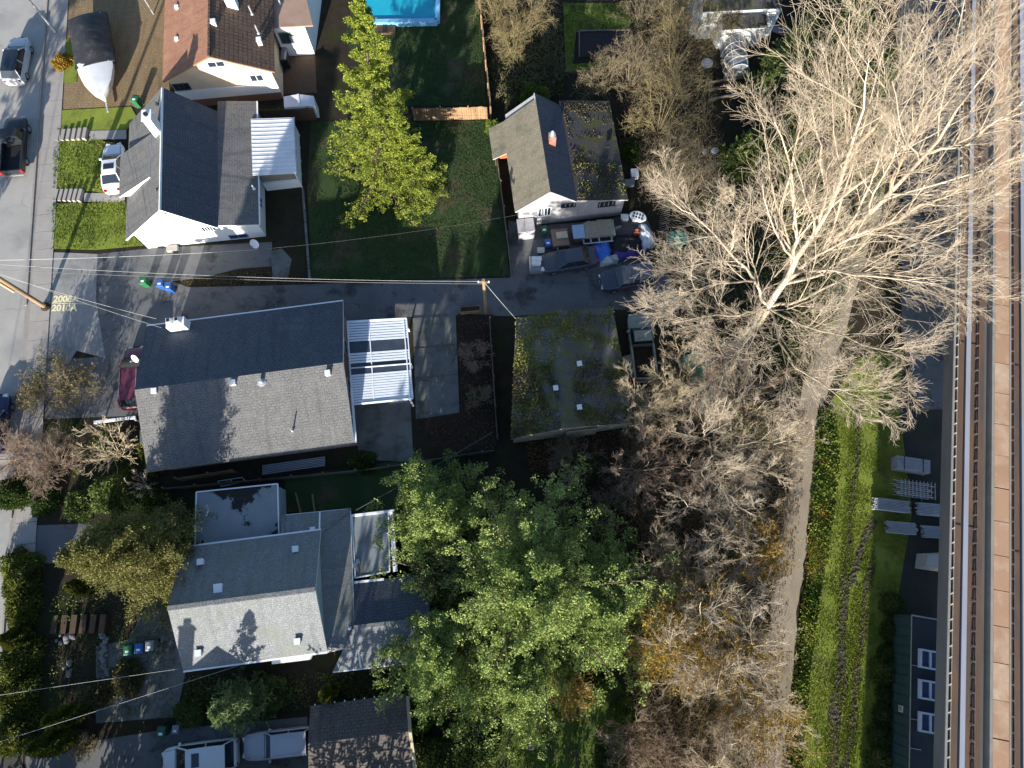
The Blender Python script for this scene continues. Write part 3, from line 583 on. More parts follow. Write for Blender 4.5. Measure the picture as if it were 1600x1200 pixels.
tNW = f3.p(6.9, 7.7, 3.45)
roof_plane('hip_roof', [NE_, NW_, tNW, tN], [m_lshing, m_wtrim], h3, .1); roof_plane('hip_roof', [SE_, NE_, tN, tS], [m_lshing, m_wtrim], h3, .1); roof_plane('hip_roof', [SW_, SE_, tS], [m_lshing, m_wtrim], h3, .1)
roof_plane('hip_roof', [NW_, tuple(np.array(NW_) + np.array([.33, -1.6, 0])), tNW], [m_lshing, m_wtrim], h3, .1)
for p, q in ((NE_, tN), (SE_, tS), (NW_, tNW)): b = MB(); b.beam(tuple(np.array(p) + [0, 0, .03]), tuple(np.array(q) + [0, 0, .03]), .26, .05); b.build('hip_cap', [m_lshing], h3)
for p, q in ((NE_, NW_), (SE_, NE_), (SW_, SE_)): gutter(h3, tuple(np.array(p) + [0, 0, -.07]), tuple(np.array(q) + [0, 0, -.07]), None, .07)
b = MB(); b.prism([(p[0] + dx, p[1] + dy) for p, dx, dy in ((NW_, .35, -.35), (NE_, -.35, -.35), (SE_, -.35, .35), (SW_, .1, .35))], 0, 2.6); b.build('wing_wall', [m_teal], h3)
gutter(h3, (*XY(500, 800, 2.7), 2.72), (*XY(500, 830, 3.2), 3.35), None, .1, 'downspout')
def flat(parent, pix, z, mat, trim=None, wall=None):
    q = [tuple(W(*p, z)[:2]) for p in pix]; b = MB(); b.prism(q, z - .12, z); b.build('flat_roof', [mat], parent)
    b = MB(); cx = sum(p[0] for p in q) / len(q); cy = sum(p[1] for p in q) / len(q)
    b.prism([(cx + (p[0] - cx) * .95, cy + (p[1] - cy) * .95) for p in q], 0, z - .13); b.build('wall', [wall or m_teal], parent)
    for i in range(len(q)):
        b = MB(); a, c = q[i], q[(i + 1) % len(q)]; b.beam((*a, z + .01), (*c, z + .01), .09, .1); b.build('edge_trim', [trim or m_wtrim], parent)
flat(h3, [(307, 769), (434, 756), (436, 836), (305, 852)], 2.5, m_flat); flat(h3, [(550, 806), (607, 800), (609, 893), (555, 903)], 2.45, m_flat2)
b = MB(); b.beam(tuple(W(611, 799, 2.4)), tuple(W(618, 893, 2.4)), .32, .1); b.beam(tuple(W(548, 806, 2.5)), tuple(W(616, 798, 2.5)), .18, .1); b.build('wide_gutter', [m_wtrim], h3)
b = MB(); p = W(556, 884, 2.5); b.box((p[0], p[1], 2.62), (.3, .35, .3)); b.lathe([(.16, 0), (.16, .3), (.05, .36)], (p[0] + .15, p[1] + .3, 2.45)); b.build('roof_fan', [m_metal], h3)
pr = [W(553, 980, 3.15), W(672, 966, 3.15)]; pn = [W(553, 910, 2.45), W(668, 896, 2.45)]; ps = [W(520, 1049, 2.45), W(680, 1031, 2.45)]
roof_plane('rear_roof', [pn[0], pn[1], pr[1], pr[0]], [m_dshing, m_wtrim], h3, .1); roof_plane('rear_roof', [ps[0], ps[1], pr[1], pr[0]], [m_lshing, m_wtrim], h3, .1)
b = MB(); b.beam(pr[0] + [0, 0, .03], pr[1] + [0, 0, .03], .25, .05); b.build('ridge_cap', [m_lshing], h3)
b = MB(); b.prism([tuple(ps[0][:2] + [.5, .3]), tuple(ps[1][:2] + [-.2, .3]), tuple(pn[1][:2] + [-.2, -.3]), tuple(pn[0][:2] + [.3, -.3])], 0, 2.3); b.build('rear_wall', [m_teal], h3)
gutter(h3, tuple(ps[0] + [0, -.06, -.06]), tuple(ps[1] + [0, -.06, -.06]), None, .08); gutter(h3, tuple(pn[0]), tuple(W(600, 905, 2.45)), None, .16)
b = MB(); b.tube([W(553, 995, 2.75), W(557, 997, 2.75), W(564, 1043, 2.55)], .07, 8); b.build('downspout', [m_wtrim], h3)
for a, z, s in (((315, 878), 4.3, .36), ((343, 919), 5.2, .5), ((463, 858), 4.1, .36), ((312, 1020), 4.1, .36), ((466, 1002), 4.1, .36), ((490, 828), 3.0, .32)): roofbox(h3, W(*a, z), s, .3, m_wtrim)
pipe(h3, tuple(W(547, 982, 2.8)), .25, .06, m_wtrim)
b = MB(); b.ext([tuple(W(*a, 2.2)) for a in ((425, 1038), (483, 1031), (487, 1022), (424, 1030))], (0, 0, -.5)); b.build('bay_top', [m_white], h3)
# ---- mossy-roofed house with pale board wall (upper centre)
f4 = Fr((.55, 29.85), rad(7.3))
h4 = thing('house', 'old white boarded house with weathered and mossy dark roof and red brick chimney', 'house', f4.p(4.5, 4.5))
m_ww = M('weathered_white_boards', (.42, .405, .41), (.34, .325, .33), .8, (.32, .29, .27), .7, (.54, .7), bump=.2)
walls(h4, f4, ([(0, 0), (8.7, 0), (8.7, 2.6), (4.66, 3.36), (2.4, 5.3), (0, 3.1)], 0), 8.8, m_ww)
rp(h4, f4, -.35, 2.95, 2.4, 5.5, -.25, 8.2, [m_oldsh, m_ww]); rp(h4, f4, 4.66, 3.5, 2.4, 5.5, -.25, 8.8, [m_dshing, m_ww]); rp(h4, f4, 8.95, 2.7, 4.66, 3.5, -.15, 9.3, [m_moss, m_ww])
rp(h4, f4, -1.5, 2.3, -.3, 3.0, 5.2, 8.2, [m_oldsh, m_ww], 'porch_roof', .1)
for k in range(24):
    x = .2 + k * .36; z = 3.1 + x * .9 if x < 2.4 else (5.3 - (x - 2.4) * .85 if x < 4.66 else 3.36 - (x - 4.66) * .185)
    b = MB(); b.ext([f4.p(x - .03, -.03, .05), f4.p(x + .03, -.03, .05), f4.p(x + .03, -.03, z - .12), f4.p(x - .03, -.03, z - .12)], tuple(np.array(f4.p(0, .025)) - np.array(f4.p(0, 0)))); b.build('batten', [m_ww], h4)
win(h4, f4, 1.6, 2.6, 1.5, 2.7, 0, mull=3); win(h4, f4, 3.5, 4.6, 2.5, 2.95, 0, M('dark_window_frame', (.05, .05, .05), bump=0), 2); win(h4, f4, 6.6, 7.9, 1.9, 2.5, 0, M('dark_window_frame', (.05, .05, .05)), 1)
b = MB(); b.box(f4.p(-.1 + .6, -.7, .7), (1.3, 1.1, 1.4), f4.yaw); b.box(f4.p(.5, -.7, 1.44), (1.4, 1.2, .08), f4.yaw); b.build('lean_to', [m_ww], h4)
b = MB(); p = W(862, 224, 4.6); b.box((p[0], p[1], 4.9), (.55, .55, 1.7), f4.yaw); ch = b.build('chimney', [m_brick], h4); b = MB(); b.lathe([(.26, 0), (.26, .08), (.14, .12), (.14, .4), (.02, .52)], (p[0], p[1], 5.75)); b.build('cowl', [m_metal], ch, smooth=40)
b = MB(); b.box((*XY(786, 232, 2.2), 1.4), (.9, .08, 1.2), f4.yaw); b.build('door', [M('orange_door', (.5, .13, .03), bump=0)], h4)
for a in ((893, 236), (949, 229)): roofbox(h4, W(*a, 3.1), .3, .12, m_dk)
# ---- mossy garage (centre)
h5 = thing('garage', 'low garage with dark roof thickly covered in green moss and a pale south wall', 'garage', (4.3, 16, 0))
q5 = [W(806, 497, 2.7), W(957, 479, 2.7), W(990, 661, 2.7), W(798, 686, 2.7)]; r5 = [W(878, 486, 3.45), W(886, 668, 3.45)]
roof_plane('roof', [q5[3], q5[0], r5[0], r5[1]], [m_moss2, m_cream], h5, .22); roof_plane('roof', [q5[1], q5[2], r5[1], r5[0]], [m_moss2, m_cream], h5, .22)
b = MB(); wq = [(p[0] + dx, p[1] + dy) for p, dx, dy in ((q5[0], .2, -.3), (q5[1], -.2, -.3), (q5[2], -.2, .25), (q5[3], .2, .25))]; b.prism(wq, 0, 2.55); b.build('wall', [M('pale_garage_wall', (.62, .55, .42), (.5, .44, .34), .9, (.3, .27, .2), .8, (.55, .7))], h5)
b = MB(); s0, s1 = np.array(wq[3]), np.array(wq[2]); m_ = (s0 + s1) / 2
b.ext([(*s0, 2.55), (*s1, 2.55), (m_[0], m_[1], 3.3)], (0, .1, 0)); b.build('gable', [MATS['pale_garage_wall']], h5)
for a, z in (((905, 569), 3.4), ((868, 607), 3.45), ((905, 637), 3.4)): roofbox(h5, W(*a, z), .32, .22, m_wtrim)
b = MB(); b.box((*XY(908, 676, 1.2), 1.1), (2.4, .06, 2.0), rad(7.3)); b.build('garage_door', [M('cream_door', (.5, .42, .3), (.4, .34, .25))], h5)
# ---- shed with brown shingles (bottom)
h7 = thing('shed', 'brown shingled shed roof with pale gable board beside the parked jeep', 'shed', (*XY(560, 1150), 0))
roof_plane('roof', [W(485, 1103, 2.2), W(634, 1084, 2.2), W(640, 1143, 3.0), W(481, 1162, 3.0)], [m_bshing, m_wood], h7); roof_plane('roof', [W(483, 1222, 2.2), W(652, 1200, 2.2), W(640, 1143, 3.0), W(481, 1162, 3.0)], [m_bshing, m_wood], h7)
a, c, d = W(637, 1088, 2.2), W(641, 1143, 3.05), W(649, 1200, 2.2)
b = MB(); b.beam(a, c, .2, .22); b.beam(c, d, .2, .22); b.build('barge_board', [M('tan_barge_board', (.45, .37, .25), (.36, .3, .2), bump=.2)], h7)
b = MB(); b.prism([XY(492, 1115, 2), XY(628, 1097, 2), XY(638, 1190, 2), XY(490, 1205, 2)], 0, 2.1); b.build('wall', [m_wood_d], h7)
for k in range(9):
    p = W(492 + k * 15.5, 1101 - k * 2, 2.25); b = MB(); b.box(tuple(p), (.07, .1, .06)); b.build('gutter_hook', [m_wtrim], h7)
# ---- white house (top right)
f6 = Fr(W(1085, 40, 0), rad(3)); h6 = thing('house', 'white house with dark streaked roof and white deck at the upper right edge', 'house', (19, 51, 0))
p0, p1 = W(1098, 19, 3.6), W(1222, 13, 3.6); d6 = np.array([-.05, 1.0, 0])
roof_plane('roof', [p0, p1, p1 + d6 * 4 + [0, 0, 1.6], p0 + d6 * 4 + [0, 0, 1.6]], [m_moss, m_wtrim], h6); roof_plane('roof', [p1 + d6 * 8, p0 + d6 * 8, p0 + d6 * 4 + [0, 0, 1.6], p1 + d6 * 4 + [0, 0, 1.6]], [m_moss, m_wtrim], h6)
b = MB(); b.prism([tuple((p0 + d6 * .3)[:2] + [.2, 0]), tuple((p1 + d6 * .3)[:2] - [.2, 0]), tuple((p1 + d6 * 7.6)[:2] - [.2, 0]), tuple((p0 + d6 * 7.6)[:2] + [.2, 0])], 0, 3.55); b.build('wall', [m_white], h6)
q = [W(1129, 47, 2.5), W(1200, 43, 2.5), W(1197, 22, 3.1), W(1128, 25, 3.1)]; roof_plane('porch_roof', q, [m_moss, m_wtrim], h6, .1)
b = MB(); b.prism([tuple(q[0][:2] + [.1, .2]), tuple(q[1][:2] + [-.1, .2]), tuple(q[2][:2]), tuple(q[3][:2])], 0, 2.4); b.build('porch_wall', [m_white], h6)
q = [W(1082, 36, 1.6), W(1124, 35, 1.6), W(1128, 15, 1.6), W(1098, 10, 1.6), W(1096, -10, 1.6), W(1079, -10, 1.6)]; b = MB(); b.prism([tuple(p[:2]) for p in q], .1, 1.6); b.build('deck', [M('white_deck', (.66, .70, .72), (.55, .6, .63), 1.5)], h6)
q = [W(1180, 46, 1.0), W(1205, 48, 1.0), W(1222, 14, 1.0), W(1186, 22, 1.0)]; b = MB(); b.prism([tuple(p[:2]) for p in q], .05, 1.0); b.build('side_deck', [MATS['white_deck']], h6)
b = MB(); b.beam(W(1187, 52, 1.1), W(1212, 15, 1.1), .06, .06); b.build('handrail', [m_dk], h6)
# ---- neighbour to the south, mostly out of frame: its gable and chimney shade the pale roof
gp = W(345, 1003, 4.1); sdv = np.array([math.sin(rad(SUN_AZ)), math.cos(rad(SUN_AZ))]); dist = 10.5; pk = gp[:2] - sdv * dist; pkz = 4.1 + dist * math.tan(rad(SUN_EL))
f8 = Fr(pk, rad(7)); h8 = thing('house', 'neighbouring gabled house just below the frame with a tall chimney', 'house', (*f8.q(0, -5), 0))
b = MB(); b.ext([f8.p(-5.2, 0, 0), f8.p(5.2, 0, 0), f8.p(5.2, 0, 3.6), f8.p(0, 0, pkz - .25), f8.p(-5.2, 0, 3.6)], tuple(np.array(f8.p(0, -10)) - np.array(f8.p(0, 0)))); b.build('wall', [m_cream], h8)
rp(h8, f8, -5.6, 3.5, 0, pkz, -10.4, .4, [m_gshing, m_wtrim]); rp(h8, f8, 5.6, 3.5, 0, pkz, -10.4, .4, [m_gshing, m_wtrim])
cc = W(295, 1000, 4.2)[:2] - sdv * (dist + 1); b = MB(); b.box((*cc, 4.2), (.85, .7, 8.4 + .0), rad(7)); b.box((*cc, 8.45), (1.0, .85, .12), rad(7)); b.box((*cc, 8.7), (.4, .4, .5), rad(7)); b.build('chimney', [m_brick], h8)
# ---- site trailer beside the guideway
ft = Fr(W(1387, 1200, 0), -math.atan2(1.66, 10.0)); tr = thing('site_trailer', 'long dark green site trailer half under the guideway with pale roof skylights', 'trailer', ft.p(1.5, 3))
m_tg = M('dark_green_steel', (.035, .075, .085), (.028, .06, .07), 1.5, bump=.1, rough=.5)
m_tr = M('trailer_roof', (.035, .045, .055), (.025, .032, .04), .8, rough=.8)
b = MB(); b.box(ft.p(1.6, 2.0, 1.5), (3.2, 16.5, 2.4), ft.yaw); b.build('body', [m_tg], tr)
b = MB(); b.box(ft.p(1.6, 2.0, 2.75), (3.26, 16.56, .1), ft.yaw); b.build('roof', [m_tr], tr)
for k in range(26): b = MB(); b.box(ft.p(-.02, -6 + k * .64, 1.5), (.05, .1, 2.3), ft.yaw); b.build('wall_rib', [m_tg], tr)
b = MB(); b.beam(ft.p(0, 10.25, 2.85), ft.p(3.2, 10.25, 2.85), .1, .12); b.beam(ft.p(0, 10.2, 2.85), ft.p(0, -6, 2.85), .05, .08); b.build('roof_edge', [M('pale_edge_strip', (.30, .32, .31), bump=0)], tr)
for y in (7.0, 3.6, 1.8, -1.0): b = MB(); b.beam(ft.p(.0, y, 2.84), ft.p(.75, y, 2.84), .05, .06); b.build('roof_strap', [m_metal], tr)
sg = M('trailer_sign', (.6, .6, .58), bump=0); b = MB(); b.box(ft.p(-.06, 4.05, 1.75), (.04, .42, .55), ft.yaw); s_ = b.build('sign', [sg], tr)
for k in range(3): b = MB(); b.box(ft.p(-.085, 4.05, 1.6 + k * .14), (.012, .3, .06), ft.yaw); b.build('sign_line', [m_dk], s_)
for py_ in (1030, 1078, 1129):
    p = W(1448, py_, 2.9); x, y = ft.inv(p); b = MB()
    for (a0, a1, c0, c1) in ((-.55, 1.6, -.62, -.5), (-.55, 1.6, .5, .62), (-.55, -.43, -.5, .5), (.1, .2, -.5, .5)): b.ext([ft.p(x + a0, y + c0, 3.15), ft.p(x + a1, y + c0, 3.15), ft.p(x + a1, y + c1, 3.15), ft.p(x + a0, y + c1, 3.15)], (0, 0, -.35))
    o = b.build('skylight', [M('white_skylight_frame', (.50, .56, .66), (.44, .5, .6), bump=0)], tr)
    b = MB(); b.ext([ft.p(x - .43, y - .5, 2.98), ft.p(x + 1.5, y - .5, 2.98), ft.p(x + 1.5, y + .5, 2.98), ft.p(x - .43, y + .5, 2.98)], (0, 0, -.1)); b.build('pane', [M('blue_skylight_pane', (.07, .10, .17), (.05, .08, .14), rough=.2, bump=0)], o)
# ---- greenhouse, pool, small sheds
gh = thing('greenhouse', 'small hoop greenhouse with hazy blue panels beside the white house', 'greenhouse', (*XY(1150, 95), 0)); gf = Fr(W(1131, 124, 0), rad(2))
m_gh = M('hazy_greenhouse_sheet', (.26, .29, .32), (.16, .17, .18), 1.2, (.10, .085, .07), .9, (.5, .6), rough=.3, bump=.05)
arc = [(1.05 - 1.05 * math.cos(t), 1.9 * math.sin(t) ** .8) for t in np.linspace(0, math.pi, 11)]; b = MB()
b.loft([[gf.p(x, y, z) for x, z in arc] for y in np.linspace(0, 4.0, 7)]); b.build('cover', [m_gh], gh, smooth=50)
for y in np.linspace(0, 4.0, 6): b = MB(); b.tube([gf.p(1.05 + (x - 1.05) * 1.02, y, z * 1.02 + .01) for x, z in arc], .03, 5); b.build('hoop', [m_wtrim], gh)
for i in (3, 7): b = MB(); b.tube([gf.p(arc[i][0], 0, arc[i][1] + .05), gf.p(arc[i][0], 4.0, arc[i][1] + .05)], .025, 5); b.build('rail', [m_wtrim], gh)
pl = thing('swimming_pool', 'turquoise swimming pool with pale blue rim at the top edge', 'pool', (-10, 53, 0))
pq = [XY(566, -60), XY(686, -60), XY(684, 38), XY(566, 40)]; m_pw = M('pool_water', (.02, .38, .50), (.015, .34, .47), 1.2, (.01, .22, .32), .9, (.62, .7), rough=.06, bump=.12, bsc=3, spec=.5); m_pr = M('pool_rim', (.22, .5, .72), (.2, .45, .66), bump=0)
b = MB(); b.prism(pq, .0, .4); b.build('water', [m_pw], pl); b = MB()
for i in range(4): b.beam((*pq[i], .28), (*pq[(i + 1) % 4], .28), .42, .55)
b.build('rim', [m_pr], pl)
b = MB(); b.box((*XY(603, 49), .15), (1.8, .8, .3), rad(3)); tag(b.build('pool_step', [m_wood_d]), 'dark wooden platform below the pool edge', 'platform')
sh = thing('storage_shed', 'small white ridged plastic storage shed by the brown fence', 'shed', (*XY(467, 165), 0)); m_ps = M('white_plastic_shed', (.62, .62, .64), (.55, .55, .58), bump=.05)
a = [W(443, 151, 1.6), W(466, 147, 1.8), W(490, 150, 1.6), W(492, 165, 1.6), W(468, 166, 1.8), W(444, 168, 1.6)]
roof_plane('roof', [a[5], a[0], a[1], a[4]], [m_ps], sh, .06); roof_plane('roof', [a[2], a[3], a[4], a[1]], [m_ps], sh, .06); b = MB(); b.beam(a[1] + [0, 0, .02], a[4] + [0, 0, .02], .12, .06); b.build('ridge_cap', [m_ps], sh)
b = MB(); b.prism([tuple(a[i][:2] * .998) for i in (0, 2, 3, 5)], 0, 1.5); b.build('wall', [m_ps], sh)
lt = thing('lean_to', 'narrow grey framed lean-to against the mossy garage corner', 'lean-to', (*XY(1002, 640), 0)); q = [tuple(W(*p, 2.2)[:2]) for p in ((988, 612), (1008, 607), (1016, 657), (992, 662))]
b = MB(); b.prism(q, 2.1, 2.16); b.build('roof', [m_moss2], lt); b = MB()
for i in range(4): b.beam((*q[i], 2.2), (*q[(i + 1) % 4], 2.2), .12, .12)
b.build('frame', [m_woodg], lt); b = MB(); b.prism([(p[0] * .99 + .1, p[1]) for p in q], 0, 2.08); b.build('wall', [m_woodg], lt)
# ================================================================== VEHICLES
m_tyre = M('tyre_rubber', (.02, .02, .02), (.028, .028, .028), bump=0, rough=.9); m_rim = M('alloy_rim', (.5, .5, .52), bump=0, rough=.3, metal=.7)
m_cglass = GLASS('car_glass', (.018, .024, .035), .06); m_lamp = M('headlamp_lens', (.7, .72, .74), bump=0, rough=.15, spec=.8); m_red = M('tail_lamp_red', (.45, .02, .015), bump=0, rough=.2)
m_blk = M('black_trim', (.018, .018, .02), bump=0, rough=.6)
def paint(name, c, rough=.28, c3=None): return M(name, c, tuple(x * .96 for x in c), 2, c3, .8, (.55, .7), rough=rough, bump=0, spec=.6)
def vehicle(name, label, cat, pmat, L, Wd, Ht, prof, cabin, wheels, roof_mat=None, bed=None, sunroof=False, rails=False, group=None):
    """x forward. prof: [(x, halfwidth, top z)] of the lower body; cabin: (rear glass foot, roof rear, roof front, windscreen foot, foot z, halfwidth foot, halfwidth roof)"""
    t = thing(name, label, cat, (0, 0, 0), group); b = MB(); rings = []
    for x, hw, zt in prof:
        zb = .24
        half = [(hw * .90, zb), (hw, zb + .16), (hw, zb + (zt - zb) * .62), (hw * .965, zt - .06), (hw * .86, zt), (hw * .45, zt + .025)]
        rings.append([(x, -y, z) for y, z in half] + [(x, 0, zt + .035)] + [(x, y, z) for y, z in half[::-1]])
    b.loft(rings); body = b.build('body', [pmat], t, smooth=32)
    xr, rr, rf, xw, zf, wf, wr = cabin; zr = Ht
    def quad(nm, pts, mat, th=.02): bb = MB(); n = np.cross(np.array(pts[1]) - np.array(pts[0]), np.array(pts[-1]) - np.array(pts[0])); n = n / np.linalg.norm(n); bb.ext(pts, tuple(-n * th)); return bb.build(nm, [mat], t)
    b = MB(); ring = lambda x0, x1, wv, z, r=.12: [(x0, -wv + r, z), (x0 + r, -wv, z), (x1 - r, -wv, z), (x1, -wv + r, z), (x1, wv - r, z), (x1 - r, wv, z), (x0 + r, wv, z), (x0, wv - r, z)]
    b.loft([ring(xr + .06, xw - .06, wf - .05, zf - .06), ring(rr + .06, rf - .06, wr - .05, zr - .05)]); b.build('cabin', [m_blk], t)
    quad('windscreen', [(xw, -wf * .92, zf), (xw, wf * .92, zf), (rf + .03, wr * .92, zr - .03), (rf + .03, -wr * .92, zr - .03)], m_cglass)
    quad('rear_window', [(xr, wf * .9, zf), (xr, -wf * .9, zf), (rr - .03, -wr * .9, zr - .03), (rr - .03, wr * .9, zr - .03)], m_cglass)
    for s in (-1, 1):
        p = [(xr + .12, s * wf, zf), (xw - .18, s * wf, zf), (rf - .04, s * wr, zr - .04), (rr + .06, s * wr, zr - .04)]
        quad('side_window', p if s < 0 else p[::-1], m_cglass)
        b = MB()
        for a, c in (((xr, s * wf, zf), (rr, s * wr, zr - .02)), ((xw, s * wf * .97, zf), (rf, s * wr * .97, zr - .02)), (((xr + xw) / 2 - .1, s * wf * 1.005, zf), ((rr + rf) / 2, s * wr * 1.005, zr - .03))): b.beam(a, c, .08, .06)
        b.build('pillar', [pmat], t)
    b = MB(); n = 6; rings = []
    for k in range(n + 1):
        x = rr - .06 + (rf - rr + .12) * k / n; e = .05 * math.sin(math.pi * k / n); wv = wr * (1.0 + .03 * math.sin(math.pi * k / n))
        rings.append([(x, -wv, zr - .05), (x, -wv * .97, zr - .01 + e * .3), (x, -wv * .6, zr + e * .8), (x, 0, zr + e), (x, wv * .6, zr + e * .8), (x, wv * .97, zr - .01 + e * .3), (x, wv, zr - .05)])
    b.loft(rings); rf_o = b.build('roof', [roof_mat or pmat], t, smooth=40)
    if sunroof: b = MB(); b.box((rf - .62, 0, zr + .045), (.5, .86, .025)); b.build('sunroof', [m_cglass], rf_o)
    if rails:
        for s in (-1, 1): b = MB(); b.beam((rr + .2, s * wr * .86, zr + .07), (rf - .2, s * wr * .86, zr + .07), .05, .05); b.build('roof_rail', [m_rim], rf_o)
    b = MB(); zt_ = lambda x: float(np.interp(x, [p[0] for p in prof], [p[2] for p in prof])); hw_ = lambda x: float(np.interp(x, [p[0] for p in prof], [p[1] for p in prof]))
    for x in (xw + .08,): b.beam((x, -hw_(x) * .84, zt_(x) + .012), (x, 0, zt_(x) + .045), .03, .02); b.beam((x, hw_(x) * .84, zt_(x) + .012), (x, 0, zt_(x) + .045), .03, .02)
    for sy in (-1, 1): b.beam((xw + .1, sy * hw_(xw) * .80, zt_(xw + .1) + .01), (prof[-3][0], sy * prof[-3][1] * .78, prof[-3][2] + .012), .025, .02)
    seam = b.build('bonnet_seam', [m_blk], t); seam['kind'] = 'stuff'
    for sy in (-1, 1): b = MB(); b.beam((xw - .05, sy * .12, zf + .03), (xw - .28, sy * .62, zf + .1), .025, .03); b.build('wiper', [m_blk], t)
    b = MB(); b.box((prof[-1][0] + .06, 0, .47), (.02, .5, .11)); b.build('number_plate', [m_wtrim], t)
    xf, xb = prof[-1][0], prof[0][0]; hf, hb = prof[-1][1], prof[0][1]
    for s in (-1, 1):
        b = MB(); b.box((xf - .10, s * (hf * .84), .66), (.28, .36, .15), s * -.3); b.build('headlight', [m_lamp], t)
        b = MB(); b.box((xb + .10, s * (hb * .86), .80), (.22, .3, .2), s * .25); b.build('tail_light', [m_red], t)
        b = MB(); b.box((xw - .28, s * (wf + .14), zf + .06), (.16, .22, .14)); b.build('mirror', [pmat], t, bevel=.03)
    b = MB(); b.box((xf + .01, 0, .42), (.12, hf * 1.8, .22)); b.build('bumper', [pmat], t, bevel=.04)
    b = MB(); b.box((xf + .03, 0, .64), (.06, hf * .95, .16)); b.build('grille', [m_blk], t)
    w0 = None
    for x in wheels:
        for s in (-1, 1):
            if w0 is None:
                b = MB(); b.tube([(0, -.11, 0), (0, -.09, 0), (0, .09, 0), (0, .11, 0)], [.28, .33, .33, .28], 18); w0 = b.build('tyre', [m_tyre], t, smooth=40); b = MB(); b.tube([(0, -.115, 0), (0, .115, 0)], .2, 14); r0 = b.build('rim', [m_rim], w0); w_ = w0
            else: w_ = copy_tree(w0, t)
            w_.location = (x, s * (Wd / 2 - .12), .33)
    return t
SED = [(-2.3, .62, .72), (-2.2, .78, .88), (-1.9, .86, .95), (-1.0, .9, .94), (0, .9, .93), (.9, .9, .92), (1.5, .88, .86), (2.0, .82, .78), (2.25, .7, .68), (2.34, .55, .6)]
SEDC = (-1.75, -1.05, .25, 1.05, .92, .80, .60)
SUVP = [(-2.3, .68, .85), (-2.22, .84, 1.0), (-1.9, .9, 1.05), (0, .92, 1.04), (1.0, .92, 1.03), (1.6, .9, .98), (2.1, .83, .88), (2.3, .7, .78), (2.38, .58, .68)]
SUVC = (-2.15, -1.75, .35, 1.1, 1.04, .84, .66)
VANP = [(-2.5, .75, .95), (-2.42, .9, 1.05), (-2, .97, 1.1), (0, .98, 1.1), (1.2, .97, 1.08), (1.8, .92, .98), (2.3, .84, .85), (2.5, .7, .75), (2.58, .55, .65)]
VANC = (-2.38, -1.95, .55, 1.5, 1.09, .9, .73)
def park(t, px, py, ang, h=.9):
    p = W(px, py, h); place(t, (p[0], p[1], .012), rad(ang)); return t
def heading(a, b, h=.9):
    p, q = W(*a, h), W(*b, h); return math.degrees(math.atan2(q[1] - p[1], q[0] - p[0]))
park(vehicle('parked_car', 'silver SUV with dark glass roof parked on the left street', 'car', paint('silver_paint', (.48, .5, .53)), 4.7, 1.85, 1.6, SUVP, SUVC, (-1.4, 1.4), roof_mat=m_cglass), 24, 92, heading((18, 130), (32, 50)))
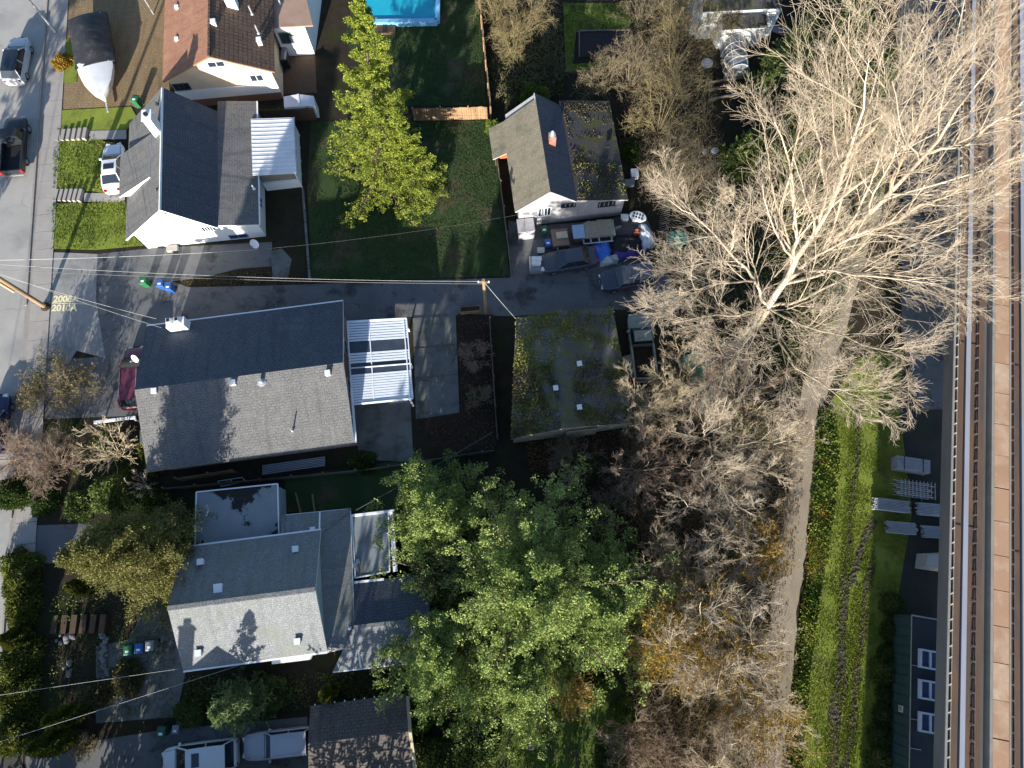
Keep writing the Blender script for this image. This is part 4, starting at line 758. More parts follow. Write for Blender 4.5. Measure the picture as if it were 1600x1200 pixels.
def pickup(name, label, pmat, px, py, ang, bedmat, junk=False):
    t = thing(name, label, 'pickup truck', (0, 0, 0)); P = [(.1, .95, 1.0), (.8, .96, 1.02), (1.5, .95, 1.02), (2.2, .92, .98), (2.6, .82, .9), (2.72, .66, .8)]
    b = MB(); rings = []
    for x, hw, zt in P:
        half = [(hw * .9, .34), (hw, .5), (hw, .8), (hw * .97, zt - .06), (hw * .88, zt), (hw * .45, zt + .03)]
        rings.append([(x, -y, z) for y, z in half] + [(x, 0, zt + .04)] + [(x, y, z) for y, z in half[::-1]])
    b.loft(rings); b.build('body', [pmat], t, smooth=32)
    b = MB(); rn = lambda x0, x1, wv, z: [(x0, -wv, z), (x1, -wv, z), (x1, wv, z), (x0, wv, z)]
    b.loft([rn(.12, 1.5, .84, 1.0), rn(.22, .95, .66, 1.66)]); b.build('cabin', [m_blk], t)
    for nm, pts in (('windscreen', [(1.52, -.78, 1.03), (1.52, .78, 1.03), (.99, .6, 1.62), (.99, -.6, 1.62)]), ('rear_window', [(.1, .7, 1.15), (.1, -.7, 1.15), (.2, -.6, 1.6), (.2, .6, 1.6)]), ('side_window', [(.25, -.85, 1.06), (1.35, -.85, 1.06), (.95, -.68, 1.6), (.28, -.68, 1.6)]), ('side_window', [(1.35, .85, 1.06), (.25, .85, 1.06), (.28, .68, 1.6), (.95, .68, 1.6)])):
        n = np.cross(np.array(pts[1]) - np.array(pts[0]), np.array(pts[3]) - np.array(pts[0])); n /= np.linalg.norm(n); b = MB(); b.ext(pts, tuple(-n * .02)); b.build(nm, [m_cglass], t)
    b = MB(); b.loft([[(x, -.7, 1.62), (x, -.64, 1.7), (x, 0, 1.74), (x, .64, 1.7), (x, .7, 1.62)] for x in (.16, .5, 1.02)]); b.build('roof', [pmat], t, smooth=40)
    b = MB(); b.box((-1.35, 0, .52), (2.7, 1.6, .1)); b.build('bed_floor', [bedmat], t)
    for s in (-1, 1):
        b = MB(); b.box((-1.3, s * .88, .74), (2.75, .16, .6)); b.build('bed_side', [pmat], t, bevel=.03)
        b = MB(); b.box((-2.72, s * .86, .82), (.1, .2, .34)); b.build('tail_light', [m_red], t); b = MB(); b.box((2.66, s * .62, .76), (.14, .3, .2)); b.build('headlight', [m_lamp], t); b = MB(); b.box((1.2, s * 1.02, 1.12), (.14, .24, .2)); b.build('mirror', [pmat], t)
    b = MB(); b.box((-2.68, 0, .74), (.1, 1.6, .6)); b.build('tailgate', [pmat], t); b = MB(); b.box((-2.82, 0, .5), (.14, 1.7, .16)); b.build('bumper', [m_rim], t); b = MB(); b.box((2.76, 0, .55), (.12, 1.5, .2)); b.build('front_bumper', [m_rim], t)
    w0 = None
    for x in (-1.5, 1.75):
        for s in (-1, 1):
            if w0 is None:
                b = MB(); b.tube([(0, -.12, 0), (0, -.1, 0), (0, .1, 0), (0, .12, 0)], [.3, .37, .37, .3], 18); w0 = b.build('tyre', [m_tyre], t, smooth=40); b = MB(); b.tube([(0, -.125, 0), (0, .125, 0)], .2, 14); b.build('rim', [m_rim], w0); w_ = w0
            else: w_ = copy_tree(w0, t)
            w_.location = (x, s * .84, .37)
    if junk:
        b = MB(); b.ext([(-2.2, .95, .85), (-.6, .95, .85), (-.6, 1.65, .35), (-2.2, 1.65, .35)], (0, -.03, -.05)); b.build('hanging_panel', [pmat], t)
    return park(t, px, py, ang, 1.0)
pickup('parked_truck', 'black pickup truck with open dark bed parked on the left street', paint('black_paint', (.02, .021, .024)), 19, 224, heading((16, 262), (22, 186)), m_blk)
pickup('old_truck', 'old khaki pickup with its cargo bed full of dark junk beside the mossy garage', paint('faded_khaki_paint', (.24, .255, .2), .6, (.12, .09, .06)), 1004, 540, heading((1012, 588), (1000, 492)), m_mulch, True)
park(vehicle('parked_car', 'white sedan with dark sunroof beside the white house', 'car', paint('white_paint', (.72, .73, .74)), 4.65, 1.8, 1.45, SED, SEDC, (-1.35, 1.4), sunroof=True), 175, 260, heading((176, 294), (177, 222)))
park(vehicle('parked_minivan', 'dark purple minivan parked against the west side of the big grey house', 'minivan', paint('plum_paint', (.12, .03, .05)), 5.1, 1.95, 1.75, VANP, VANC, (-1.5, 1.6), rails=True), 209, 590, heading((207, 634), (211, 545)))
park(vehicle('parked_car', 'black sedan nose-out of the junk pile with hose draped on its side', 'car', paint('black_paint_sky_sheen', (.055, .064, .088), .4), 4.65, 1.8, 1.45, SED, SEDC, (-1.35, 1.4)), 889, 404, heading((925, 398), (850, 410)))  # black paint lightened towards blue in place of sky reflection
park(vehicle('parked_suv', 'black SUV with bright grille parked at the lane end under the bare tree', 'car', paint('black_suv_paint_sky_sheen', (.045, .054, .08), .35), 4.75, 1.9, 1.68, SUVP, SUVC, (-1.4, 1.4)), 984, 432, heading((1020, 428), (940, 440)))  # blue-lifted black: the sky's reflection is put into the paint colour
park(vehicle('parked_minivan', 'white minivan with dark sunroof parked at the bottom edge', 'minivan', paint('white_van_paint', (.66, .68, .70)), 5.1, 1.98, 1.78, VANP, VANC, (-1.5, 1.6), sunroof=True), 312, 1184, heading((372, 1176), (252, 1192)))
park(vehicle('parked_jeep', 'silver blue small SUV with roof rails beside the brown shed', 'car', paint('silver_blue_paint', (.36, .38, .43)), 4.3, 1.8, 1.68, SUVP, (-2.2, -2.05, .2, .75, 1.04, .82, .72), (-1.35, 1.4), rails=True), 434, 1163, heading((478, 1158), (390, 1168)))
park(vehicle('parked_car', 'dark blue car at the left edge beside the bare shrubs', 'car', paint('dark_blue_paint', (.02, .03, .08)), 4.6, 1.8, 1.45, SED, SEDC, (-1.35, 1.4)), -9, 662, 94)
# boat-like covered trailer behind the brown house's paved yard
m_bw = M('white_gelcoat', (.70, .70, .70), (.62, .62, .62), bump=0, rough=.35); m_tarp = M('black_cover', (.028, .028, .032), (.02, .02, .023), 3, (.06, .06, .065), 1.5, (.5, .7), rough=.6, bump=.6, bsc=6)
bt = thing('covered_boat', 'white boat on a trailer under a wrinkled black cover in the paved yard', 'boat', (*XY(158, 110), 0)); bf = Fr(XY(160, 60), rad(-94 + 180))
ba = np.array(XY(150, 45)); bz = np.array(XY(170, 165)); d_ = (bz - ba) / np.linalg.norm(bz - ba); nr_ = np.array([-d_[1], d_[0]]); Lb = float(np.linalg.norm(bz - ba))
def bp_(s, x, z): p = ba + d_ * s * Lb + nr_ * x; return (p[0], p[1], z)
b = MB(); rings = []
for s, hw in ((0, 1.5), (.1, 1.62), (.45, 1.65), (.7, 1.5), (.85, 1.15), (.95, .7), (1.0, .2)): rings.append([bp_(s, -hw * .3, .55), bp_(s, -hw * .9, .9), bp_(s, -hw, 1.5), bp_(s, -hw * .8, 1.62), bp_(s, 0, 1.66), bp_(s, hw * .8, 1.62), bp_(s, hw, 1.5), bp_(s, hw * .9, .9), bp_(s, hw * .3, .55)])
b.loft(rings); b.build('hull', [m_bw], bt, smooth=40)
b = MB(); rings = []
for i in range(22):
    s = -.01 + .64 * i / 21; k = .03 * math.sin(i * 2.1) + .02 * math.sin(i * 5.3); pk_ = 1.75 + .55 * math.sin(math.pi * min(1, i / 21 * 1.05)) ** .7
    rings.append([bp_(s, x, z) for x, z in ((-1.72, 1.15), (-1.7 + k, 1.5), (-1.0, 1.62 + (pk_ - 1.7) * .55 + k), (-.3, pk_ + k), (.3, pk_ - k), (1.0, 1.62 + (pk_ - 1.7) * .55 - k), (1.7 - k, 1.5), (1.72, 1.15))])
b.loft(rings); b.build('cover', [m_tarp], bt, smooth=60)
b = MB(); b.beam(bp_(0, 0, .45), bp_(1.12, 0, .45), .14, .12); b.beam(bp_(.35, -1.2, .4), bp_(.35, 1.2, .4), .12, .12); b.build('trailer_frame', [m_metal], bt)
for x in (-1.25, 1.25): b = MB(); p = bp_(.35, x, .32); b.tube([(p[0] - nr_[0] * .1, p[1] - nr_[1] * .1, .32), (p[0] + nr_[0] * .1, p[1] + nr_[1] * .1, .32)], .31, 16); b.build('wheel', [m_tyre], bt)
# ================================================================== BINS, POLES, WIRES
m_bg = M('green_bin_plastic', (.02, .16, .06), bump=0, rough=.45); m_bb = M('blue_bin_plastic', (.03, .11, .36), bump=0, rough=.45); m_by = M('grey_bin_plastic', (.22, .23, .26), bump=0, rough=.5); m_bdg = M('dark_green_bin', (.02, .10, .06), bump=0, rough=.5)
def bin_(label, mat, px, py, rz, s=1.0, group='wheeled bins'):
    t = thing('wheeled_bin', label, 'bin', (*XY(px, py, .6), .012), group); b = MB(); b.box((0, 0, .5), (.50, .56, .92), taper=1.0); b.add([], [])
    b = MB(); b.loft([[(-.21, -.24, .06), (.21, -.24, .06), (.21, .24, .06), (-.21, .24, .06)], [(-.28, -.32, .98), (.28, -.32, .98), (.28, .32, .98), (-.28, .32, .98)]]); b.build('body', [mat], t, local=True)
    b = MB(); b.loft([[(-.30, -.36, .98), (.30, -.36, .98), (.30, .34, .98), (-.30, .34, .98)], [(-.29, -.35, 1.03), (.29, -.35, 1.03), (.29, .33, 1.03), (-.29, .33, 1.03)], [(-.2, -.26, 1.08), (.2, -.26, 1.08), (.2, .24, 1.08), (-.2, .24, 1.08)]]); l = b.build('lid', [mat], t, bevel=.015, local=True)
    b = MB(); b.box((0, -.12, 1.085), (.26, .16, .012)); b.build('lid_label', [m_wtrim], l, local=True)
    b = MB(); b.tube([(-.27, .39, .95), (.27, .39, .95)], .025, 8); b.build('handle', [m_blk], t, local=True)
    for sx in (-1, 1): b = MB(); b.tube([(sx * .22, .30, .12), (sx * .29, .30, .12)], .12, 12); b.build('wheel', [m_tyre], t, local=True)
    t.rotation_euler = (0, 0, rad(rz)); t.scale = (s, s, s); return t
bin_('green wheeled bin standing alone beside the two blue bins on the lane', m_bg, 227, 441, 4)
bin_('blue wheeled bin nearer the green bin on the lane', m_bb, 253, 445, 6); bin_('right-hand blue wheeled bin of the lane pair, slightly lower', m_bb, 266, 450, 2)
bin_('green bin at the left of the row of three beside the pale grey house', m_bg, 204, 1015, 4); bin_('blue bin in the middle of the row of three beside the pale grey house', m_bb, 221, 1012, 4); bin_('grey bin at the right of the row of three beside the pale grey house', m_by, 238, 1008, 6)
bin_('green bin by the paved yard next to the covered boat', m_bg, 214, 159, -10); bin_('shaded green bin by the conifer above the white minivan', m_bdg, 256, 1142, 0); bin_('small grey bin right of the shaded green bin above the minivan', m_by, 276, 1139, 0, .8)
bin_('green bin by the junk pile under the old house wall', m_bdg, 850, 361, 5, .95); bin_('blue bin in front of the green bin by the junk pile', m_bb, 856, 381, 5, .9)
m_pole = M('weathered_pole', (.34, .23, .13), (.24, .16, .095), 3, (.15, .10, .07), 1.2, (.5, .68), bump=.4, stretch=(1, 1, .2))
def upole(label, base, h, r0, r1, extras):
    t = thing('utility_pole', label, 'utility pole', (*base, 0)); b = MB(); b.tube([(*base, -.1), (*base, h * .5), (*base, h)], [r0, (r0 + r1) / 2, r1], 12); b.build('pole', [m_pole], t, smooth=40); extras(t); return t
pb1 = XY(72, 480); pb2 = XY(760, 488)
def ex1(t):
    b = MB(); b.box((pb1[0] - .28, pb1[1] - .1, 4.6), (.1, .3, 2.0), .2); b.build('cable_guard', [M('pale_yellow_board', (.72, .6, .35), bump=0)], t); b = MB(); b.beam((pb1[0] - 1.2, pb1[1] + .2, 8.9), (pb1[0] + 1.2, pb1[1] - .2, 8.9), .12, .14); b.build('crossarm', [m_pole], t)
    b = MB(); b.lathe([(.02, 0), (.42, .04), (.25, .25), (.12, .4)], (pb1[0], pb1[1], .0), 12); b.build('base_tuft', [m_mulch], t)
def ex2(t):
    b = MB(); b.beam((pb2[0] - .45, pb2[1], 6.0), (pb2[0] + .45, pb2[1], 6.0), .1, .12); b.build('crossarm', [m_pole], t)
    for s in (-.38, 0, .38): b = MB(); b.lathe([(.05, 0), (.06, .08), (.03, .16)], (pb2[0] + s, pb2[1], 6.06), 10); b.build('insulator', [m_wtrim], t)
upole('tall brown utility pole leaning out of frame by the painted numbers', pb1, 9.5, .19, .13, ex1); upole('short wooden utility pole in the middle of the lane edge', pb2, 6.4, .16, .12, ex2)
m_wire = M('pale_cable', (.42, .41, .4), bump=0, rough=.4); m_wired = M('dark_cable', (.12, .11, .11), bump=0, rough=.5)
def wire(label, p, q, sag, r=.022, mat=None):
    P = [np.array(p) * (1 - t) + np.array(q) * t - np.array([0, 0, sag * 4 * t * (1 - t)]) for t in np.linspace(0, 1, 17)]; b = MB(); b.tube(P, r, 5); return tag(b.build('overhead_wire', [mat or m_wire]), label, 'cable')
top1 = (pb1[0], pb1[1], 8.7); top2 = (pb2[0], pb2[1], 6.15)
wire('long pale overhead cable strung along the lane between the two poles', (pb1[0] + .2, pb1[1], 8.3), top2, .75, .010); wire('thin second cable along the lane ending at the short pole', (pb1[0], pb1[1] - .1, 7.5), (pb2[0], pb2[1], 5.7), .5, .016, m_wired)
wire('cable crossing from the tall pole to the white house back corner', top1, tuple(W(402, 390, 4.2)), .3, .014); wire('thin cable crossing the shaded back lawn to the old boarded house', tuple(W(402, 390, 4.2)), tuple(W(812, 335, 3.2)), .5, .006, m_wired)
wire('twin service cable dropping to the chimney corner of the big grey house', (pb1[0], pb1[1], 7.8), tuple(W(252, 512, 3.4)), .5, .011); wire('second service cable to the west gable of the big grey house', (pb1[0], pb1[1] - .1, 7.4), tuple(W(244, 498, 3.5)), .45, .014)
wire('short guy wire from the lane pole down to the mossy garage', top2, tuple(W(806, 498, 2.8)), .1, .02); wire('cable over the front hedge to the corner of the pale grey house', tuple(W(-60, 1095, 6)), tuple(W(280, 1045, 3.8)), .35, .012)
wire('cable crossing the columnar cedars at lower left towards the shaded yard', tuple(W(-60, 1178, 6)), tuple(W(385, 1036, 3.6)), .4, .012); wire('dark cable from the hipped wing over the shaded yard to the big evergreen', tuple(W(556, 797, 2.9)), tuple(W(770, 675, 3.5)), .3, .022, m_wired)
wire('overhead wire running down the left street above the cars', (-44.2, -30, 7), (-45.5, 80, 7), .4, .02, m_wired)
lp = thing('street_lamp', 'slim pale street lamp on a leaning-looking post by the kerb at upper left', 'street lamp', (*XY(88, 52), 0)); c = XY(88, 52); b = MB(); b.tube([(*c, 0), (*c, 3.2), (*c, 6.0)], [.11, .09, .06], 10); b.build('post', [m_metal], lp, smooth=40); b = MB(); b.tube([(*c, 5.9), (c[0] - .8, c[1] - .5, 6.2), (c[0] - 1.5, c[1] - 1.0, 6.2)], .04, 8); b.build('arm', [m_metal], lp); b = MB(); b.loft([[(c[0] - 1.4 - .2 * k, c[1] - 1.0 - .12 * k, 6.1), (c[0] - 1.5 - .2 * k, c[1] - .85 - .12 * k, 6.2), (c[0] - 1.4 - .2 * k, c[1] - 1.0 - .12 * k, 6.32), (c[0] - 1.3 - .2 * k, c[1] - 1.15 - .12 * k, 6.2)] for k in range(4)]); b.build('lamp_head', [m_wtrim], lp)
hp = thing('basketball_hoop', 'basketball hoop backboard by the top of the paved yard', 'basketball hoop', (*XY(232, 30), 0)); c = XY(240, 22); b = MB(); b.tube([(*c, 0), (*c, 3.0)], .06, 8); b.build('post', [m_metal], hp); b = MB(); b.box((c[0] - .3, c[1] - .5, 3.1), (1.5, .06, 1.0), rad(4)); b.build('backboard', [M('grey_backboard', (.4, .4, .42), bump=0)], hp); b = MB(); b.tube([(c[0] - .3 + .23 * math.cos(u), c[1] - .8 + .23 * math.sin(u), 2.9) for u in np.linspace(0, 6.28, 14)], .015, 5); b.build('rim', [m_red], hp)
# ================================================================== FENCES
def fence(label, a, c, h, mat, pitch=.2, bw=None, rail=True, z0=0.0, gap=1, post=2.4):
    a, c = np.array(XY(*a)), np.array(XY(*c)); L = float(np.linalg.norm(c - a)); d = (c - a) / L; ang = math.atan2(d[1], d[0]); nr = np.array([-d[1], d[0]])
    t = thing('fence', label, 'fence', (*a, 0)); n = int(L / pitch); me = None
    for i in range(n):
        if me is None: b = MB(); b.box((0, 0, h / 2), (pitch - .014, .025, h)); o = b.build('board', [mat], t, local=True); me = o.data
        else: o = bpy.data.objects.new('board', me); COL.objects.link(o); o.parent = t
        p = d * (i + .5) * L / n; o.location = (p[0], p[1], random.uniform(-.03, .03)); o.rotation_euler = (random.uniform(-.015, .015), 0, ang)
    me = None
    for i in range(int(L / post) + 1):
        if me is None: b = MB(); b.box((0, 0, h / 2 + .05), (.1, .1, h + .1)); o = b.build('post', [mat], t, local=True); me = o.data
        else: o = bpy.data.objects.new('post', me); COL.objects.link(o); o.parent = t
        p = d * min(L, i * post) + nr * .075; o.location = (p[0], p[1], 0); o.rotation_euler = (0, 0, ang)
    for z in (.3, h - .25):
        b = MB(); p = a + nr * .04; q = c + nr * .04; b.beam((*p, z), (*q, z), .05, .1); b.build('rail', [mat], t)
    return t
fence('sunlit cedar board fence across the foot of the pool lawn', (648, 189), (762, 186), 1.7, m_wood); fence('long board fence along the right side of the pool lawn', (768, 186), (745, -40), 1.7, m_wood, .3)
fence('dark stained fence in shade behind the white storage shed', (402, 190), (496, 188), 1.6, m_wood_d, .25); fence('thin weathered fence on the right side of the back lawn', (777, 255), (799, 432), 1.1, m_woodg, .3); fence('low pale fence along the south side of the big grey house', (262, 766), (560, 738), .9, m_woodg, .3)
fence('low broken fence between the shaded yard and the big evergreen', (560, 738), (772, 706), .7, m_woodg, .35); fence('fence with pale boards between mulch bed and mossy garage', (765, 505), (777, 690), 1.3, m_woodg, .3); fence('thin wire-post fence right of the old boarded house drive', (776, 258), (768, 225), 1.2, m_wood_d, .3)
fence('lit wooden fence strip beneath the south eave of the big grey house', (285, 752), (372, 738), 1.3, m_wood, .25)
cu_ = thing('garden_kerb', 'low grey concrete kerb on the left edge of the back lawn', 'kerb', (*XY(480, 370), 0)); a_, c_ = XY(474, 296), XY(485, 440)
for k in range(8): b = MB(); f0_, f1_ = k / 8 + .004, (k + 1) / 8 - .004; b.beam((a_[0] + (c_[0] - a_[0]) * f0_, a_[1] + (c_[1] - a_[1]) * f0_, .12), (a_[0] + (c_[0] - a_[0]) * f1_, a_[1] + (c_[1] - a_[1]) * f1_, .12), .18, .26); b.build('kerb_stone', [m_slab], cu_)
def steps(label, a, c, n, wd, mat):
    a, c = np.array(XY(*a)), np.array(XY(*c)); d = c - a; t = thing('garden_steps', label, 'steps', (*a, 0)); ang = math.atan2(d[1], d[0]); L = np.linalg.norm(d)
    for k in range(n): p = a + d * (k + .5) / n; b = MB(); b.box((*p, .06 + .03 * k), (L / n * .58, wd, .12 + .06 * k), ang); b.build('step', [mat], t)
    return t
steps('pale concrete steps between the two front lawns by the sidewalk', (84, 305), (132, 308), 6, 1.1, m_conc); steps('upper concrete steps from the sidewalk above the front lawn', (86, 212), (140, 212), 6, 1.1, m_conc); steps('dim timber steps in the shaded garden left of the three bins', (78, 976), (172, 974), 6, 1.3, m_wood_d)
tag(struct(MB().sheet([XY(132, 302), XY(196, 303), XY(196, 316), XY(132, 316)], .07).build('garden_path', [m_conc]))); tag(struct(MB().sheet([XY(140, 205), XY(198, 204), XY(198, 218), XY(140, 219)], .07).build('garden_path', [m_conc])))
wlb = thing('white_rail', 'white painted beam rail beside the purple minivan', 'railing', (*XY(180, 660), 0)); b = MB(); b.beam(W(147, 660, .9), W(212, 652, .9), .2, .14); b.build('beam', [m_wtrim], wlb)
for a in ((150, 662), (210, 655)): b = MB(); p = W(*a, .9); b.box((p[0], p[1], .45), (.1, .1, .9)); b.build('post', [m_wtrim], wlb)
# ================================================================== SCAFFOLD, JUNK, GARDEN THINGS
m_galv = M('galvanised_tube', (.36, .38, .42), (.28, .30, .34), 2, rough=.5, metal=.2, bump=0)
def pipes(label, px, py, L, n, layers, ang, r=.035, frame=False, pitch=.11):
    t = thing('scaffold_stack', label, 'scaffold stack', (*XY(px, py, .4), 0), 'scaffold stacks beside the guideway'); me = None
    for x in (-L * .32, L * .32): b = MB(); b.box((x, 0, .06), (.12, n * pitch, .12)); b.build('bearer', [m_woodg], t, local=True)
    for l in range(layers):
        for i in range(n):
            if me is None: b = MB(); b.tube([(-L / 2, 0, 0), (L / 2, 0, 0)], r, 7); o = b.build('tube', [m_galv], t, smooth=60, local=True); me = o.data
            else: o = bpy.data.objects.new('tube', me); COL.objects.link(o); o.parent = t
            o.location = (random.uniform(-.14, .14), (i - (n - 1) / 2) * pitch + (pitch / 2 if l % 2 else 0), .16 + l * pitch * .92)
    if frame:
        for x in np.linspace(-L / 2 + .15, L / 2 - .15, 10): b = MB(); b.box((x, 0, .16 + layers * pitch * .92), (.05, n * pitch, .05)); b.build('rung', [m_galv], t, local=True)
    t.rotation_euler = (0, 0, rad(ang)); return t
pipes('scaffold stack that pokes out into the sunlit grass with white lit tube ends', 1393, 790, 2.5, 8, 5, -7, .042); pipes('short scaffold tube stack below the one poking into the sun', 1410, 825, 2.15, 8, 3, -5, .04); pipes('scaffold tube stack cut by the guideway edge, beside the sunlit stack', 1458, 797, 2.3, 8, 4, -5, .045); pipes('lowest scaffold stack cut by the guideway edge', 1466, 832, 2.2, 8, 3, -4, .04)
pipes('ladder-like scaffold frames laid flat with cross rungs', 1425, 767, 2.75, 3, 3, -8, .035, True, .42)
dk_ = thing('scaffold_deck_stack', 'tall stack of pale scaffold decks, topmost of the stored scaffolding', 'scaffold stack', (*XY(1422, 727, .5), 0), 'scaffold stacks beside the guideway')
for k in range(7): b = MB(); b.box((random.uniform(-.05, .05), random.uniform(-.03, .03), .08 + k * .15), (2.45, 1.0, .12)); b.build('deck', [m_galv], dk_, local=True)
for s in (-.36, -.12, .12, .36): b = MB(); b.box((0, s, 1.06), (2.4, .05, .05)); b.build('deck_rib', [m_galv], dk_, local=True)
for s in (-.7, .7): b = MB(); b.box((s, 0, 1.07), (.04, 1.06, .04)); b.build('strap', [m_blk], dk_, local=True)
dk_.rotation_euler = (0, 0, rad(-9))
cb = thing('concrete_block', 'pale tapered concrete block half hidden by the guideway below the scaffolding', 'concrete block', (*XY(1458, 878), 0)); b = MB(); q = [XY(1429, 888), XY(1500, 898), XY(1498, 862), XY(1432, 865)]; cx_, cy_ = np.mean(q, axis=0); b.loft([[(*p, 0) for p in q], [(cx_ + (p[0] - cx_) * .82, cy_ + (p[1] - cy_) * .72, 1.0) for p in q]]); b.build('block', [M('pale_grey_block', (.40, .39, .37), (.33, .32, .30), 1, bump=.2)], cb)
# junk in the old house's drive, piece by piece
def rect(px, py, h): p = W(px, py, h); return p
def thingbox(name, label, cat, px, py, size, z0, rz, mat, top=None, lid=None):
    p = W(px, py, z0 + size[2]); t = thing(name, label, cat, (p[0], p[1], z0)); b = MB(); b.box((0, 0, size[2] / 2), size, 0, taper=.97); b.build('body', [mat], t, bevel=.02, local=True)
    b = MB(); b.box((0, 0, size[2] + .02), (size[0] * 1.03, size[1] * 1.03, .05)); b.build('lid' if lid is None else lid, [top or mat], t, local=True); t.rotation_euler = (0, 0, rad(rz)); return t
m_brn = M('brown_cabinet', (.22, .165, .125), (.16, .12, .095)); m_gry = M('grey_junk', (.3, .3, .3), (.2, .2, .205)); m_bl = M('blue_cabinet_top', (.28, .42, .6), (.24, .36, .52)); m_tb = M('blue_tarp', (.05, .17, .6), (.04, .14, .5), 2, (.2, .28, .4), 1.5, (.55, .7), bump=.5, bsc=8); m_tw = M('white_tarp', (.7, .73, .76), (.58, .61, .65), 2, (.35, .38, .42), 1.5, (.55, .7), bump=.5, bsc=8); m_tg2 = M('pale_green_tarp', (.5, .54, .52), (.4, .44, .43), 2, bump=.5, bsc=8); m_pur = M('purple_cloth', (.10, .05, .26), (.06, .05, .2), 3, bump=.6, bsc=9); m_grn = M('bright_green_tarp', (.05, .40, .26), (.04, .32, .22), 1.5, (.3, .5, .42), 1.2, (.55, .68), bump=.5, bsc=7)
thingbox('cabinet', 'low brown cabinet with a pale tray on top in the junk row', 'cabinet', 875, 371, (1.35, 1.5, .8), 0, 6, m_brn); thingbox('tray', 'pale cream plastic tray lying on the brown cabinet', 'tray', 878, 367, (.9, .55, .1), .86, 8, M('cream_plastic', (.45, .43, .33), bump=0)); thingbox('crate', 'tan crate with a blue board on top beside the ribbed pallet load', 'crate', 904, 362, (.95, 1.2, 1.0), 0, 6, m_brn, m_bl)
pt = thing('pallet_load', 'long ribbed load of weathered boards in the middle of the junk row', 'lumber pile', (*XY(936, 358, .8), 0)); 
for k in range(14): b = MB(); b.box((-1.15 + k * .18, random.uniform(-.06, .06), .95 + random.uniform(-.02, .02)), (.15, 1.45, .06)); b.build('board', [M('mossy_grey_board', (.36, .35, .25), (.27, .26, .19), 3, bump=.4)], pt, local=True)
b = MB(); b.box((0, 0, .45), (2.5, 1.35, .9)); b.build('load', [m_gry], pt, local=True); pt.rotation_euler = (0, 0, rad(7))
lr = thing('ladder_rack', 'pale rack with dark openings lying along the front of the ribbed board load', 'rack', (*XY(934, 375, .6), 0)); b = MB(); b.box((0, -.28, .7), (2.5, .1, .1)); b.box((0, .28, .7), (2.5, .1, .1))
b.build('rail', [m_metal], lr, local=True)
for x in (-1.2, -.6, .1, 1.15): b = MB(); b.box((x, 0, .7), (.12, .5, .1)); b.build('rung', [m_metal], lr, local=True)
b = MB(); b.box((0, 0, .3), (2.4, .5, .6)); b.build('base', [m_blk], lr, local=True); lr.rotation_euler = (0, 0, rad(7))
def cloth(name, label, px, py, sx, sy, h, rz, mat, seed):
    r_ = np.random.default_rng(seed); p = XY(px, py, h * .6); t = thing(name, label, 'tarpaulin', (*p, 0)); n = 15; vs = []; fs = []
    ph = r_.uniform(0, 6, 8)
    for i in range(n):
        for j in range(n):
            u, v = i / (n - 1) * 2 - 1, j / (n - 1) * 2 - 1; rr_ = max(0, 1 - (abs(u) ** 2.6 + abs(v) ** 2.6) * .75)
            z = h * rr_ ** .6 + .07 * math.sin(u * 7 + ph[0] + v * 2) + .05 * math.sin(v * 9 + ph[1] + u * 3) + .04 * math.sin(u * 13 + v * 11 + ph[2])
            e = 1 + .10 * math.sin(math.atan2(v, u) * 3 + ph[3]) + .06 * math.sin(math.atan2(v, u) * 7 + ph[4]); vs.append((u * sx / 2 * e, v * sy / 2 * e, max(.03, z)))
    fs = [(i * n + j, (i + 1) * n + j, (i + 1) * n + j + 1, i * n + j + 1) for i in range(n - 1) for j in range(n - 1)]
    b = MB(); b.add(vs, fs); b.build('sheet', [mat], t, smooth=50, local=True); t.rotation_euler = (0, 0, rad(rz)); return t
cloth('tarp', 'rumpled blue tarp between the black sedan and the pallet load', 938, 392, 1.9, 1.7, .7, 10, m_tb, 1); cloth('tarp', 'grey white crumpled sheet on the ground in front of the blue tarp', 951, 405, 1.7, .9, .5, 8, m_tg2, 2); cloth('tarp', 'white plastic sheet draped over the right end of the junk pile', 1010, 368, 1.1, 2.3, 1.0, 15, m_tw, 3); cloth('tarp', 'purple and blue cloth bundle under the dark tarp edge', 982, 396, 2.4, .8, .7, 8, m_pur, 4)
cloth('tarp', 'flat black tarp covering the centre right of the junk pile', 980, 380, 2.6, 1.7, .9, 6, M('black_sheet', (.02, .022, .024), (.015, .016, .018), bump=.4, bsc=7), 5); cloth('tarp', 'bright green tarp at the edge of the bare tree near the junk pile', 1060, 372, 1.7, 1.5, .6, 20, m_grn, 6); cloth('tarp', 'green tarp beneath the bare tree behind the old khaki pickup', 1092, 574, 2.1, 2.6, .6, 30, m_grn, 7); cloth('tarp', 'red brown cloth lump beside the white plastic sheet', 996, 363, .9, .7, .9, 10, M('rust_cloth', (.3, .08, .04), (.2, .06, .04), bump=.4), 8)
wp = thing('plastic_panel', 'white oval plastic panel with rows of dark holes on top of the junk pile', 'plastic panel', (*XY(997, 338, 1.0), 0)); b = MB(); b.lathe([(.62, .9), (.66, .96), (.6, 1.02), (.1, 1.05)], (0, 0, 0), 20); o = b.build('panel', [m_wtrim], wp, smooth=40, local=True); o.scale = (1.1, .75, 1)
for r_ in range(2):
    for k in range(4): b = MB(); b.lathe([(.085, 0), (.085, .02)], (-.38 + k * .25, -.14 + r_ * .28, 1.05), 10); b.build('hole', [m_blk], wp, local=True)
b = MB(); b.box((0, 0, .45), (.7, .6, .9)); b.build('base', [m_gry], wp, local=True); wp.rotation_euler = (0, 0, rad(-20))
